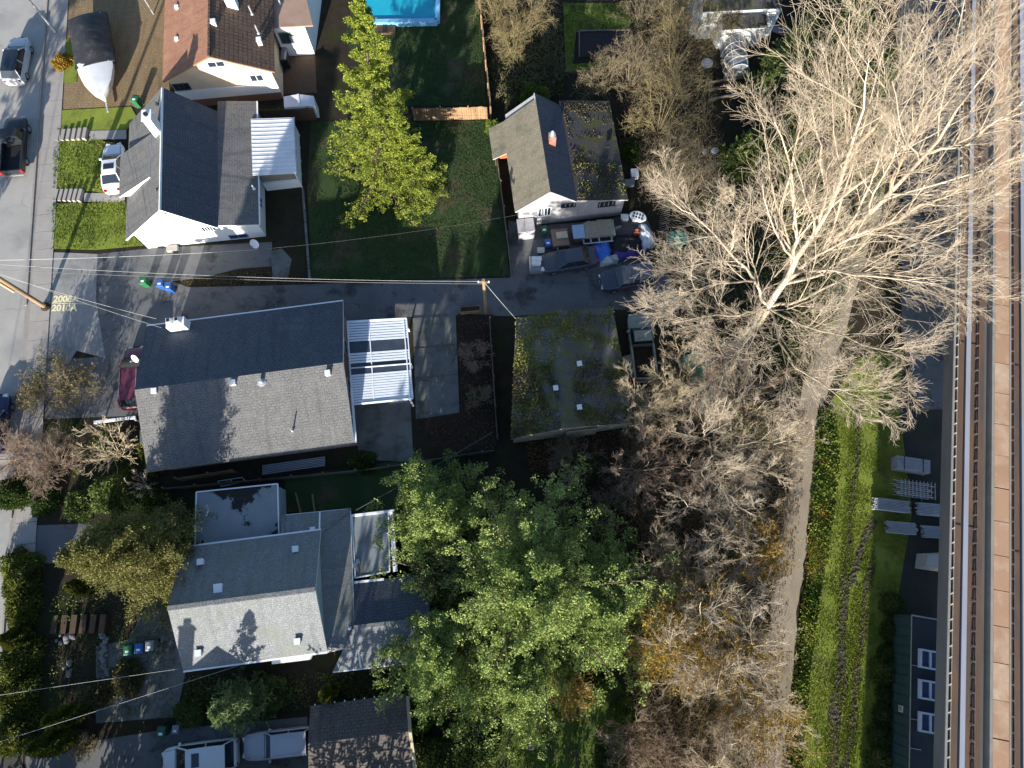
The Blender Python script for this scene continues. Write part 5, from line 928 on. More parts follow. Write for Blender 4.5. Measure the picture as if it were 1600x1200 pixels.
thingbox('bucket_stack', 'dark lumpy drum between pallet load and white panel', 'drum', 962, 347, (.8, .8, .9), 0, 20, m_gry, m_blk); thingbox('box', 'small pale box near the wall left of the white panel', 'box', 976, 339, (.6, .5, .6), 0, 0, m_by, m_wtrim); thingbox('box', 'small grey carton in front of the black sedan nose, nearest the wall', 'box', 845, 391, (.6, .5, .4), 0, 0, m_gry, m_tg2)
thingbox('cart', 'metal cart carrying four white cartons in front of the black sedan', 'cart', 838, 412, (1.1, 1.3, .6), 0, 3, m_gry, m_gry)
for i in range(2):
    for j in range(2): thingbox('carton', ['white carton at the back left of the metal cart', 'white carton at the back right of the metal cart', 'white carton at the front left of the metal cart', 'white carton at the front right of the metal cart'][i * 2 + j], 'carton', 834.5 + j * 7, 404 + i * 6.5, (.38, .34, .3), .66, 3, m_wtrim)
ty = thing('loose_tyre', 'dark round tyre leaning at the old house wall', 'tyre', (*XY(863, 338, .2), 0)); b = MB(); b.tube([(.27 * math.cos(u), .27 * math.sin(u), .35 + .1 * math.sin(u)) for u in np.linspace(0, 6.28, 16)], .1, 8); b.build('tyre', [m_tyre], ty, smooth=60, local=True)
hs = MB(); hs.tube([W(846, 398, .3), W(838, 408, .1), W(852, 424, .05), W(868, 428, .05), W(890, 416, .6), W(912, 408, .8), W(915, 413, .3), W(940, 412, .05), W(962, 406, .05)], .035, 6); tag(hs.build('garden_hose', [M('tan_hose', (.4, .28, .12), bump=0)], smooth=60), 'tan garden hose trailing over the black sedan and the lane', 'hose')
gl = thing('lattice_panel', 'dark lattice panel lying right of the junk pile at the yard edge', 'lattice', (*XY(1038, 345, .3), 0))
for k in range(16): b = MB(); b.box((0, -1.5 + k * .2, .3), (.9, .05, .04), rad(25)); b.build('lath', [m_woodg], gl, local=True)
gl.rotation_euler = (0, 0, rad(-8))
# yard bits at the old house's right side
for i, (px_, py_, s, nm) in enumerate(((975, 209, .75, 'wooden planter box upper left of the group of three by the old house'), (986, 207, .7, 'wooden planter box upper right of the group of three by the old house'), (976, 219, .75, 'wooden planter box at the bottom of the group of three by the old house'))): thingbox('planter', nm, 'planter', px_, py_, (s, s, .5), 0, 6, m_woodg, m_mulch, 'soil')
thingbox('crate', 'white crate in the yard beside the old mossy roof', 'crate', 992, 270, (.6, .75, .5), 0, 5, m_wtrim); thingbox('crate', 'grey crate below the white crate beside the old mossy roof', 'crate', 984, 284, (.8, .5, .5), 0, 5, m_by)
def disc(name, label, cat, px, py, r, h, mat):
    t = thing(name, label, cat, (*XY(px, py, h), 0)); b = MB(); b.lathe([(r * .25, 0), (r * .2, h - .06)], (0, 0, 0), 14); b.build('stand', [m_metal], t, local=True); b = MB(); b.lathe([(r, h - .05), (r, h), (r * .85, h + .02), (.02, h + .02)], (0, 0, 0), 22); b.build('top', [mat], t, smooth=30, local=True)
m_gt = M('grey_table_top', (.34, .36, .38), (.28, .3, .32), bump=0)
disc('round_table', 'round grey garden table left of the greenhouse', 'table', 1105, 98, .52, .7, m_gt); disc('round_table', 'small pale round table right of the old house yard', 'table', 1117, 235, .32, .6, m_gt); disc('round_stool', 'smaller round stool left of the pale table', 'stool', 1101, 237, .22, .45, m_gt)
fp = thing('fire_bowl', 'round bowl on a pale patio slab beside the top right house', 'fire bowl', (*XY(1225, 51), 0)); b = MB(); b.box((0, 0, .06), (2.1, .75, .12), rad(-25)); b.build('slab', [M('mauve_slab', (.34, .29, .31), bump=0)], fp, local=True); b = MB(); b.lathe([(.15, .1), (.45, .45), (.42, .47), (.1, .2)], (0, 0, .0), 18); b.build('bowl', [m_slab], fp, smooth=40, local=True)
rb = thing('raised_bed', 'timber framed raised garden bed below the greenhouse', 'garden bed', (*XY(1150, 142), 0)); q = [XY(1107, 158), XY(1180, 146), XY(1180, 122), XY(1107, 132)]
for i in range(4): b = MB(); b.beam((*q[i], .3), (*q[(i + 1) % 4], .3), .07, .25); b.build('board', [m_woodg], rb)
b = MB(); b.beam((*XY(1107, 145), .3), (*XY(1127, 141), .3), .06, .2); b.build('divider', [m_woodg], rb); b = MB(); b.prism(q, 0, .2); b.build('soil', [m_mulch], rb)
gb_ = thing('garden_bed', 'dark bare rectangular vegetable bed in the upper right lawn', 'garden bed', (*XY(935, 70), 0)); b = MB(); b.prism([XY(905, 90), XY(952, 90), XY(984, 76), (XY(985, 50)), XY(908, 50)], .0, .12); b.build('soil', [M('dark_bed_soil', (.02, .017, .02), (.03, .024, .024), 3, bump=1, bsc=10)], gb_)
for i, (a, c) in enumerate((((905, 90), (905, 50)), ((905, 50), (985, 48)))): b = MB(); b.beam((*XY(*a), .1), (*XY(*c), .1), .12, .2); b.build('edging', [m_woodg], gb_)
# stacked lengths south of the big house and shaded yard timber
st = thing('pipe_bundle', 'bundle of long blue grey pipes lying by the south wall of the big house', 'pipe bundle', (*XY(470, 733), 0))
for k in range(6): b = MB(); b.tube([W(410, 728 + k * 2.6, .15 + .05 * (k % 2)), W(508, 714 + k * 2.6, .15 + .05 * (k % 2))], .05, 7); b.build('pipe', [m_galv], st)
gfm = thing('gate_frame', 'pale metal gate frame lying by the low fence above the flat garage roof', 'gate', (*XY(350, 755), 0)); b = MB()
for a, c in (((340, 752), (378, 746)), ((346, 760), (384, 752))): b = MB(); b.beam(W(*a, .3), W(*c, .3), .06, .06); b.build('rail', [m_metal], gfm)
for u in (0, .5, 1): b = MB(); b.beam(W(340 + 38 * u, 752 - 6 * u, .3), W(346 + 38 * u, 760 - 8 * u, .3), .06, .06); b.build('bar', [m_metal], gfm)
for i, (a, c, nm) in enumerate((((462, 770), (470, 802), 'left timber sleeper lying in the shaded yard by the hipped wing'), ((488, 772), (492, 800), 'right timber sleeper lying in the shaded yard by the hipped wing'))): b = MB(); b.beam(W(*a, .1), W(*c, .1), .12, .15); tag(b.build('timber_sleeper', [m_wood]), nm, 'timber')
pb_ = thing('planter_box', 'long brown planter box at the lane edge by the short pole', 'planter', (*XY(735, 486), 0)); b = MB(); b.box((0, 0, .25), (1.7, .5, .5), rad(5)); b.build('box', [m_wood], pb_, local=True); b = MB(); b.box((0, 0, .505), (1.55, .36, .03), rad(5)); b.build('soil', [m_mulch], pb_, local=True)
bq = thing('barbecue', 'long blue grey covered barbecue on the deck behind the brown tiled house', 'barbecue', (*XY(448, 97), 0)); b = MB(); b.box((0, 0, .5), (.6, 1.5, 1.0), rad(12)); b.build('body', [m_blk], bq, local=True); b = MB(); b.loft([[(-.28, y, 1.0), (-.15, y, 1.2), (.15, y, 1.2), (.28, y, 1.0)] for y in (-.6, .6)]); b.build('hood', [m_by], bq, smooth=30, local=True)
dc = MB(); dc.sheet([XY(436, 80), XY(492, 76), XY(495, 145), XY(440, 148)], .02); struct(dc.build('wooden_deck', [m_wood_d]))
mc = thing('manhole_box', 'small square dark utility box set in the lower lawn', 'utility box', (*XY(828, 1165), 0)); b = MB(); b.box((0, 0, .06), (.5, .52, .12)); b.build('frame', [m_slab], mc, local=True); b = MB(); b.box((0, 0, .125), (.38, .4, .02)); b.build('lid', [m_blk], mc, local=True)
# loose rocks in the shaded garden, each stone its own
rk = np.random.default_rng(3); me = None; mats_r = M('pale_garden_rock', (.21, .21, .2), (.13, .13, .13), 3, bump=.5)
for i, (px_, py_) in enumerate([(164 + rk.uniform(-5, 6), 990 + k * 4.2) for k in range(17)] + [(98 + rk.uniform(-12, 18), 998 + rk.uniform(-6, 8)) for k in range(10)] + [(106 + rk.uniform(-8, 8), 1035 + k * 4) for k in range(6)]):
    if me is None: b = MB(); b.lathe([(.05, 0), (.2, .05), (.22, .14), (.12, .24)], (0, 0, 0), 7); o = b.build('garden_rock', [mats_r], smooth=80); me = o.data
    else: o = bpy.data.objects.new('garden_rock', me); COL.objects.link(o)
    s = rk.uniform(.5, 1.25); o.scale = (s * rk.uniform(.8, 1.3), s, s * .8); o.rotation_euler = (0, 0, rk.uniform(0, 6)); p = XY(px_, py_); o.location = (p[0], p[1], 0); tag(o, ['pale rough rock in the upright row left of the three bins', 'pale rough rock in the cluster below the timber steps', 'pale rough rock in the lower clump of the shaded garden'][0 if i < 17 else 1 if i < 27 else 2], 'rock', ['rocks in the upright row', 'rocks below the timber steps', 'rocks in the lower garden clump'][0 if i < 17 else 1 if i < 27 else 2])
# ================================================================== VEGETATION
def unit(a): return a / (np.linalg.norm(a, axis=-1, keepdims=True) + 1e-9)
def children(P, R, cnt, t0, t1, l0, l1, a0, a1, npts, up=.0, wig=.12, rf=.6, tip=.35, taper=.5, absl=None, flat=0.0):
    C, n, _ = P.shape; idx = np.repeat(np.arange(C), cnt); N = len(idx)
    t = np.clip((np.tile(np.arange(cnt), C) + rng.uniform(0, 1, N)) / cnt, 0, 1) * (t1 - t0) + t0
    f = t * (n - 1); i = np.minimum(f.astype(int), n - 2); fr = (f - i)[:, None]
    base = P[idx, i] * (1 - fr) + P[idx, i + 1] * fr; d0 = unit(P[idx, i + 1] - P[idx, i]); r0 = R[idx, i] * (1 - fr[:, 0]) + R[idx, i + 1] * fr[:, 0]
    pr = rng.normal(size=(N, 3)); pr[:, 2] *= (1 - flat); pr = unit(pr - (pr * d0).sum(1, keepdims=True) * d0)
    a = np.radians(rng.uniform(a0, a1, N))[:, None]; d = unit(np.cos(a) * d0 + np.sin(a) * pr)
    plen = np.linalg.norm(np.diff(P, axis=1), axis=2).sum(1)[idx] if absl is None else np.full(N, absl)
    L = plen * rng.uniform(l0, l1, N) * (1 - taper * t); st = (L / (npts - 1))[:, None]
    Q = np.zeros((N, npts, 3)); Q[:, 0] = base
    for k in range(1, npts):
        Q[:, k] = Q[:, k - 1] + d * st; d = unit(d + rng.normal(size=(N, 3)) * wig + np.array([0, 0, up]))
    rs = np.minimum(r0 * rf, r0); RR = rs[:, None] * np.linspace(1, tip, npts)[None, :]
    return Q, RR
def tubes(P, R, k, rmin=.004):
    C, n, _ = P.shape; R = np.maximum(R, rmin); D = np.gradient(P, axis=1); D = unit(D)
    ref = np.where(np.abs(D[..., 2:3]) > .9, np.array([1., 0, 0]), np.array([0, 0, 1.])); A = unit(np.cross(D, ref)); B = np.cross(D, A)
    th = 2 * np.pi * np.arange(k) / k
    V = P[:, :, None, :] + (A[:, :, None, :] * np.cos(th)[None, None, :, None] + B[:, :, None, :] * np.sin(th)[None, None, :, None]) * R[:, :, None, None]
    V = V.reshape(-1, 3); c = (np.arange(C) * n * k)[:, None, None]; i = (np.arange(n - 1) * k)[None, :, None]; j = np.arange(k)[None, None, :]; j2 = (j + 1) % k
    Q = np.stack([c + i + j, c + i + j2, c + i + k + j2, c + i + k + j], -1).reshape(-1, 4)
    return V, Q, np.repeat(rng.uniform(0, 1, C), (n - 1) * k)
def join(parts):
    V = []; Q = []; T = []; o = 0
    for v, q, t in parts: V.append(v); Q.append(q + o); T.append(t); o += len(v)
    return np.concatenate(V), np.concatenate(Q), np.concatenate(T)
def leaves(C, D, ln, wd, spread=.6, tintc=None, tj=.35, updir=0.0):
    """leaf or needle-spray blades at points C along directions D"""
    N = len(C); d = unit(D + rng.normal(size=(N, 3)) * spread); r = unit(rng.normal(size=(N, 3)) + np.array([0, 0, updir])); s = unit(np.cross(d, r))
    l = (ln * rng.uniform(.6, 1.3, N))[:, None]; w_ = (wd * rng.uniform(.6, 1.3, N))[:, None]
    V = np.stack([C - s * w_ * .25, C + d * l * .45 - s * w_ * .5, C + d * l, C + d * l * .45 + s * w_ * .5], 1).reshape(-1, 3)
    Q = np.arange(N * 4).reshape(-1, 4); t = rng.uniform(0, 1, N) if tintc is None else np.clip(tintc + rng.uniform(-tj, tj, N), 0, 1)
    return V, Q, t
b_pale = LEAF('pale_bark', (.36, .285, .205), (.56, .48, .37), trans=0); b_grey = LEAF('grey_bark', (.32, .25, .16), (.52, .43, .295), trans=0)
b_brn = LEAF('brown_bark', (.18, .14, .09), (.30, .24, .155), trans=0); b_red = LEAF('reddish_twigs', (.23, .16, .115), (.37, .275, .205), trans=0); b_dark = LEAF('dark_conifer_bark', (.09, .065, .045), (.13, .10, .07), trans=0)
b_yel = LEAF('straw_twigs', (.20, .155, .075), (.32, .255, .135), trans=0)
l_spr = LEAF('spruce_needles', (.07, .11, .018), (.225, .275, .036), (.41, .42, .068), trans=.2); l_big = LEAF('evergreen_leaves', (.09, .15, .044), (.235, .305, .082), (.42, .475, .15), trans=.22)
l_dkg = LEAF('dark_conifer_needles', (.045, .075, .022), (.10, .14, .034), (.20, .23, .06), trans=.2); l_gold = LEAF('golden_cedar_leaves', (.07, .08, .024), (.165, .16, .045), (.30, .265, .08), trans=.2)
l_col = LEAF('cedar_hedge_leaves', (.045, .06, .012), (.10, .12, .02), (.20, .20, .035), trans=.2); l_fir = LEAF('young_fir_needles', (.07, .12, .04), (.14, .20, .07), (.24, .30, .12), trans=.2)
l_shr = LEAF('shrub_leaves', (.03, .06, .015), (.06, .095, .02), (.11, .15, .03), trans=.25); l_oli = LEAF('olive_shrub_leaves', (.08, .075, .03), (.13, .115, .05), (.20, .17, .08), trans=.2)
l_aut = LEAF('orange_leaves', (.22, .12, .02), (.36, .22, .03), (.45, .32, .05), trans=.3); l_rst = LEAF('rusty_litter_leaves', (.13, .065, .03), (.2, .10, .04), (.26, .15, .06), trans=.2); l_ivy = LEAF('ivy_leaves', (.05, .09, .012), (.11, .165, .022), (.20, .24, .045), trans=.25); l_gras = LEAF('grass_blades', (.13, .18, .022), (.21, .26, .03), (.30, .31, .06), trans=.3); l_grd = LEAF('lawn_blades', (.028, .055, .018), (.046, .076, .024), (.07, .092, .034), trans=.3)
def chain(pts, r0, r1, n=9, wig=0.0):
    P = np.array(pts, dtype=float); t = np.linspace(0, len(P) - 1, n); i = np.minimum(t.astype(int), len(P) - 2); f = (t - i)[:, None]
    Q = P[i] * (1 - f) + P[i + 1] * f; Q[1:-1] += rng.normal(size=(n - 2, 3)) * wig; return Q[None], np.linspace(r0, r1, n)[None]
def bare_tree(name, label, base, h, spread, bark, leaders=None, nl=6, lv=(9, 6, 5, 3), r0=None, group=None, lean=(0, 0), cat='tree', tw=1.0, a0=(25, 60), rmin=.011, up=.05, rext=None, fork=.35, long=1.0):
    t = thing(name, label, cat, (*base, 0), group); B = np.array([base[0], base[1], -.1]); r0 = r0 or h * .018
    if leaders is None:
        top = B + np.array([lean[0], lean[1], h * fork]); P0, R0 = chain([B, (B + top) / 2 + rng.normal(size=3) * [.1, .1, 0], top], r0, r0 * .75, 7, .03)
        Ls = []; Rs = []
        for k in range(nl):
            th = 2 * math.pi * (k + rng.uniform(-.3, .3)) / nl; o = spread * rng.uniform(.55, 1.0); s = top - np.array([0, 0, h * rng.uniform(0, fork * .6)])
            e = np.array([top[0] + o * math.cos(th), top[1] + o * math.sin(th), h * rng.uniform(.75, 1.0) if k else h]); m_ = (s + e) / 2 + np.array([0, 0, -h * .04]) + rng.normal(size=3) * spread * .08
            p, r = chain([s, m_, e], r0 * rng.uniform(.4, .6), r0 * .1, 9, spread * .025); Ls.append(p); Rs.append(r)
        L, LR = np.concatenate(Ls), np.concatenate(Rs)
    else:
        P0, R0 = leaders[0]; L = np.concatenate([a for a, _ in leaders[1]]); LR = np.concatenate([b for _, b in leaders[1]])
    v, q, ti = join([tubes(P0, R0, 9), tubes(L, LR, 7)]); npmesh('trunk', v, q, [bark], t, ti, True)
    parts = []; P1, R1 = children(L, LR, lv[0], .06, .99, .32 * long, .58 * long, *a0, 8, up, .10, .5, .25, .5); parts.append(tubes(P1, R1, 5, rmin))
    P2, R2 = children(P1, R1, lv[1], .12, .99, .32, .68, 18, 46, 6, up, .10, .55, .3, .45); parts.append(tubes(P2, R2, 4, rmin))
    P3, R3 = children(P2, R2, lv[2], .12, 1, .38, .85, 16, 46, 4, up, .12, .6, .4, .35); parts.append(tubes(P3, R3, 3, rmin * .8))
    if len(lv) > 3 and lv[3]: P4, R4 = children(P3, R3, lv[3], .15, 1, .4, .95, 18, 50, 3, up, .12, .7, .5, .3); parts.append(tubes(P4, R4, 3, rmin * .62))
    v, q, ti = join(parts); npmesh('branches', v, q, [bark], t, ti); return t
def conifer(name, label, base, h, r, leaf, nb=90, ns=9, m=7, ll=.34, lw=.13, prof=.85, e0=-12, e1=35, droop=.0, z0=.06, group=None, cat='tree', lean=(0, 0), tj=.3, bark=None, sub=.42, multi=0, spread=.55, flat=.6, trunk_r=None, tuft=None, lj=(.68, 1.12)):
    t = thing(name, label, cat, (*base, 0), group); tops = [(lean[0], lean[1], h, 1.0)] + [(lean[0] + r * .45 * math.cos(k * 2.4 + 1), lean[1] + r * .45 * math.sin(k * 2.4 + 1), h * rng.uniform(.78, .98), .58) for k in range(multi)]
    TP = []; LV = []; BR = []
    for (tx, ty, th_, fr) in tops:
        P0, R0 = chain([(base[0], base[1], -.1), (base[0] + tx * .35, base[1] + ty * .35, th_ * .4), (base[0] + tx, base[1] + ty, th_)], trunk_r or h * .016, .02, 12, h * .003); TP.append(tubes(P0, R0, 8))
        nbi = int(nb * (1 if fr == 1 else .6)); u = (np.arange(nbi) + rng.uniform(0, 1, nbi)) / nbi * (.985 - z0) + z0; f = u * 11; i = np.minimum(f.astype(int), 10); fr_ = (f - i)[:, None]; S = P0[0, i] * (1 - fr_) + P0[0, i + 1] * fr_
        az = np.arange(nbi) * 2.399 + rng.uniform(-.5, .5, nbi); L = r * fr * (np.clip(1 - u, .02, 1) ** prof) * rng.uniform(*lj, nbi) + .12; el = np.radians(e0 + (e1 - e0) * u ** 1.5 + rng.uniform(-8, 8, nbi))
        d = np.stack([np.cos(az) * np.cos(el), np.sin(az) * np.cos(el), np.sin(el)], 1); n = 7; P = np.zeros((nbi, n, 3)); P[:, 0] = S
        for k in range(1, n): P[:, k] = P[:, k - 1] + d * (L / (n - 1))[:, None]; d = unit(d + rng.normal(size=d.shape) * .07 + np.array([0, 0, droop + .03 * k]))
        Rb = (.012 + L * .011)[:, None] * np.linspace(1, .3, n)[None]; BR.append(tubes(P, Rb, 4))
        P2, R2 = children(P, Rb, ns, .12, 1.0, .28 * sub / .42, .62 * sub / .42, 35, 65, 4, .02, .12, .6, .4, .55, flat=flat); BR.append(tubes(P2, R2, 3))
        bt = np.repeat(rng.uniform(.1, .9, nbi), ns); s_ = rng.uniform(.05, 1, (len(P2), m)); ff = s_ * 3; ii = np.minimum(ff.astype(int), 2); g_ = (ff - ii)[..., None]; ar = np.arange(len(P2))[:, None]
        Cc = (P2[ar, ii] * (1 - g_) + P2[ar, ii + 1] * g_).reshape(-1, 3); Dd = np.repeat(unit(P2[:, -1] - P2[:, 0]), m, 0); LV.append(leaves(Cc, Dd, ll, lw, spread, np.repeat(bt, m) * .6 + .2, tj, .5))
        if tuft:
            tn, tr = tuft; E = np.concatenate([P2[:, -1], P2[:, 2], P[:, -1], P[:, -2] * .5 + P[:, -3] * .5]); sc_ = np.concatenate([np.full(len(P2), .85), np.full(len(P2), .95), np.full(nbi, 1.15), np.full(nbi, 1.1)]) * rng.uniform(.7, 1.25, len(E))
            dd = unit(rng.normal(size=(len(E), tn, 3))); dd[:, :, 2] *= .8; pos = E[:, None] + dd * (tr * sc_)[:, None, None] * (rng.uniform(.25, 1, (len(E), tn, 1)) ** .6); tt = np.repeat(rng.uniform(.15, .85, len(E)), tn)
            LV.append(leaves(pos.reshape(-1, 3), dd.reshape(-1, 3) + [0, 0, .25], ll, lw, .5, tt, tj, .4))
        mm = max(3, m // 2); s_ = rng.uniform(.25, 1, (nbi, mm * 2)); ff = s_ * (n - 1); ii = np.minimum(ff.astype(int), n - 2); g_ = (ff - ii)[..., None]; ar = np.arange(nbi)[:, None]; Cc = (P[ar, ii] * (1 - g_) + P[ar, ii + 1] * g_).reshape(-1, 3); LV.append(leaves(Cc, np.repeat(unit(P[:, -1] - P[:, 0]), mm * 2, 0), ll, lw, .8, None, .3, .5))
    v, q, ti = join(TP + BR); npmesh('trunk', v, q, [bark or b_dark], t, ti, True); v, q, ti = join(LV); npmesh('crown', v, q, [leaf], t, ti); return t
def blob_points(N, c, rad3, lumps=5, lump=.35, shell=.55, zmin=.02, seed=0):
    r_ = np.random.default_rng(seed + 17); d = unit(rng.normal(size=(N, 3))); d[:, 2] = np.abs(d[:, 2]) * 1.0; ax = unit(r_.normal(size=(lumps * 3, 3))); amp = r_.uniform(.3, 1, lumps * 3)
    k = np.zeros(N)
    for a, m_ in zip(ax, amp): k = np.maximum(k, m_ * np.exp(-((1 - d @ a) * 9)))
    rr_ = (1 - lump + lump * k * 1.3) * (shell + (1 - shell) * rng.uniform(0, 1, N) ** .5); P = d * rr_[:, None] * np.array(rad3); P[:, 2] = np.maximum(P[:, 2], zmin); return P + np.array(c), d
def shrub(name, label, px, py, rad3, leaf, N=2500, ll=.16, lw=.09, twigs=None, group=None, cat='shrub', lump=.4, seed=None, rot=0, bark=None, z=0, shell=.5):
    c = XY(px, py, z); t = thing(name, label, cat, (*c, z), group); seed = seed if seed is not None else int(px * 7 + py)
    P, d = blob_points(N, (0, 0, 0), rad3, 6, lump, shell, seed=seed); ca, sa = math.cos(rot), math.sin(rot); Rm = np.array([[ca, sa, 0], [-sa, ca, 0], [0, 0, 1]]); P = P @ Rm + np.array([c[0], c[1], z]); d = d @ Rm
    cl = np.clip(.5 + .3 * np.sin(P[:, 0] * 2.1 + seed) * np.cos(P[:, 1] * 2.3), 0, 1); v, q, ti = leaves(P, d + np.array([0, 0, .25]), ll, lw, .8, cl, .35, .6); npmesh('foliage', v, q, [leaf], t, ti)
    S = np.repeat(np.array([[c[0], c[1], z]]), 14, 0); idx = rng.integers(0, N, 14); e = P[idx]; m_ = (S + e) / 2 + [0, 0, .1 * rad3[2]]; PP = np.stack([S, m_, e], 1); v, q, ti = tubes(PP, np.tile([.04, .025, .01], (14, 1)), 5); npmesh('stems', v, q, [bark or b_brn], t, ti); return t
def bare_shrub(name, label, px, py, h, spread, bark, n=16, lv=(6, 5, 4), group=None, leaf=None, nleaf=0, ll=.14, cat='shrub', rmin=.0075, r0=.026, base=None, rz=.12):
    c = base or XY(px, py); t = thing(name, label, cat, (*c, 0), group); th = rng.uniform(0, 6.28, n); o = spread * np.sqrt(rng.uniform(.03, 1, n)); hh = h * np.clip(1.05 - .45 * (o / spread) ** 2, .3, 1) * rng.uniform(.75, 1.05, n)
    S = np.stack([c[0] + np.cos(th) * o * .15, c[1] + np.sin(th) * o * .15, np.zeros(n)], 1); E = np.stack([c[0] + np.cos(th) * o, c[1] + np.sin(th) * o, hh], 1); M1 = S * .6 + E * .4 + np.stack([np.zeros(n), np.zeros(n), hh * .18], 1); M2 = S * .25 + E * .75 + np.stack([np.zeros(n), np.zeros(n), hh * .12], 1)
    P = np.stack([S, M1, M2, E], 1) + rng.normal(size=(n, 4, 3)) * spread * .04 * np.array([0, 1, 1, 1])[None, :, None]; R = r0 * np.tile(np.linspace(1, .35, 4), (n, 1)); v, q, ti = tubes(P, R, 5); npmesh('stems', v, q, [bark], t, ti, True)
    parts = []; P1, R1 = children(P, R, lv[0], .25, 1, .3, .6, 22, 60, 5, .05, .16, .6, .4, .35); parts.append(tubes(P1, R1, 4, rmin)); P2, R2 = children(P1, R1, lv[1], .2, 1, .35, .75, 22, 60, 4, .04, .18, .65, .5, .3); parts.append(tubes(P2, R2, 3, rmin * .85))
    P3 = P2
    if len(lv) > 2: P3, R3 = children(P2, R2, lv[2], .2, 1, .4, .9, 22, 60, 3, .03, .2, .7, .6, .3); parts.append(tubes(P3, R3, 3, rmin * .7))
    v, q, ti = join(parts); npmesh('twigs', v, q, [bark], t, ti)
    if leaf is not None and nleaf: i = rng.integers(0, len(P3), nleaf); v, q, ti = leaves(P3[i, rng.integers(0, P3.shape[1], nleaf)], P3[i, -1] - P3[i, 0], ll, ll * .55, .9, None, .3, .5); npmesh('foliage', v, q, [leaf], t, ti)
    return t
def columnar(label, px, py, h, r, leaf=None, N=7000, name='columnar_cedar', group='columnar cedars', lean=(0, 0)):
    c = XY(px, py); t = thing(name, label, 'tree', (*c, 0), group); u = rng.uniform(0, 1, N); th = rng.uniform(0, 6.28, N); pr = r * np.clip(np.sin(np.pi * (u * .93 + .07)) ** .55, .03, 1) * (1 - .25 * u) * (.8 + .2 * np.sin(th * 5 + u * 9)) * rng.uniform(.75, 1.08, N)
    P = np.stack([c[0] + np.cos(th) * pr + lean[0] * u, c[1] + np.sin(th) * pr + lean[1] * u, u * h + .05], 1); D = np.stack([np.cos(th), np.sin(th), np.full(N, 1.3)], 1); cl = .5 + .35 * np.sin(th * 4 + u * 13); v, q, ti = leaves(P, D, .2, .09, .4, cl, .3, 0); npmesh('foliage', v, q, [leaf or l_col], t, ti)
    P0, R0 = chain([(*c, 0), (c[0] + lean[0], c[1] + lean[1], h * .93)], .09, .02, 5); v, q, ti = tubes(P0, R0, 6); npmesh('trunk', v, q, [b_dark], t, ti)
    P0, R0 = chain([(*c, 0.1), (c[0] + lean[0] * .5, c[1] + lean[1] * .5, h * .5), (c[0] + lean[0] * .9, c[1] + lean[1] * .9, h * .9)], r * .62, r * .2, 6); R0[0, 1:-2] = r * .62; v, q, ti = tubes(P0, R0, 9); npmesh('dark_core', v, q, [l_dkg], t, ti * .3); return t  # solid core tinted dark: shade within the foliage put into colour
def in_poly(P, poly):
    x, y = P[:, 0], P[:, 1]; ins = np.zeros(len(P), bool); n = len(poly)
    for i in range(n):
        x0, y0 = poly[i]; x1, y1 = poly[(i + 1) % n]
        c = ((y0 > y) != (y1 > y)) & (x < (x1 - x0) * (y - y0) / (y1 - y0 + 1e-12) + x0); ins ^= c
    return ins
def scatter(poly_px, N):
    poly = [XY(*p) for p in poly_px]; a = np.array(poly); lo, hi = a.min(0), a.max(0); out = np.zeros((0, 2))
    while len(out) < N:
        p = rng.uniform(lo, hi, (N * 2, 2)); out = np.concatenate([out, p[in_poly(p, poly)]])
    return out[:N]
def clumpy(P, s, seed):
    r_ = np.random.default_rng(int(seed) + 100); v = np.zeros(len(P))
    for k in range(9):
        th = r_.uniform(0, 6.28); f = s * r_.uniform(.45, 2.6); v = v + np.sin((P[:, 0] * math.cos(th) + P[:, 1] * math.sin(th)) * f + r_.uniform(0, 6.28) + 1.3 * np.sin(P[:, 0] * s * .37 + k) * np.cos(P[:, 1] * s * .41 + k * 2)) * (1.2 if f < s else .8)
    return np.clip(.5 + v * .13, 0, 1)
def grass(name, poly_px, N, leaf, h=.16, w_=.05, seed=1, z=.0, thin=.25):
    p = scatter(poly_px, N); k = clumpy(p, 1.3, seed); p = p[k > thin * rng.uniform(0, 1.4, N)]; n = len(p); C = np.concatenate([p, np.full((n, 1), z + .01)], 1); D = np.stack([np.zeros(n), np.zeros(n), np.ones(n)], 1)
    v, q, t = leaves(C, D, h, w_, .55, clumpy(p, .9, seed + 3), .35); return npmesh(name, v, q, [leaf], None, t, kind='stuff')
def cover(name, poly_px, N, leaf, zmax=.4, ll=.16, lw=.1, seed=1, thin=.4):
    p = scatter(poly_px, N); k = clumpy(p, 1.6, seed); keep = k > thin * rng.uniform(0, 1.6, N); p = p[keep]; k = k[keep]; n = len(p); z = rng.uniform(.02, 1, n) * zmax * np.clip(k, .15, 1)
    v, q, t = leaves(np.column_stack([p, z]), rng.normal(size=(n, 3)) + [0, 0, .5], ll, lw, .6, clumpy(p, 1.1, seed + 5), .35, .8); return npmesh(name, v, q, [leaf], None, t, kind='stuff')
def brush(name, poly_px, N, bark, h=1.2, seed=1, r=.012, L=.9):
    p = scatter(poly_px, N); S = np.column_stack([p, rng.uniform(0, h * .5, N)]); d = unit(rng.normal(size=(N, 3)) + [0, 0, .9]); P = np.stack([S, S + d * L * .5, S + d * L + rng.normal(size=(N, 3)) * .12], 1); v, q, t = tubes(P, np.tile([r, r * .8, r * .5], (N, 1)), 3); return npmesh(name, v, q, [bark], None, t, kind='stuff')
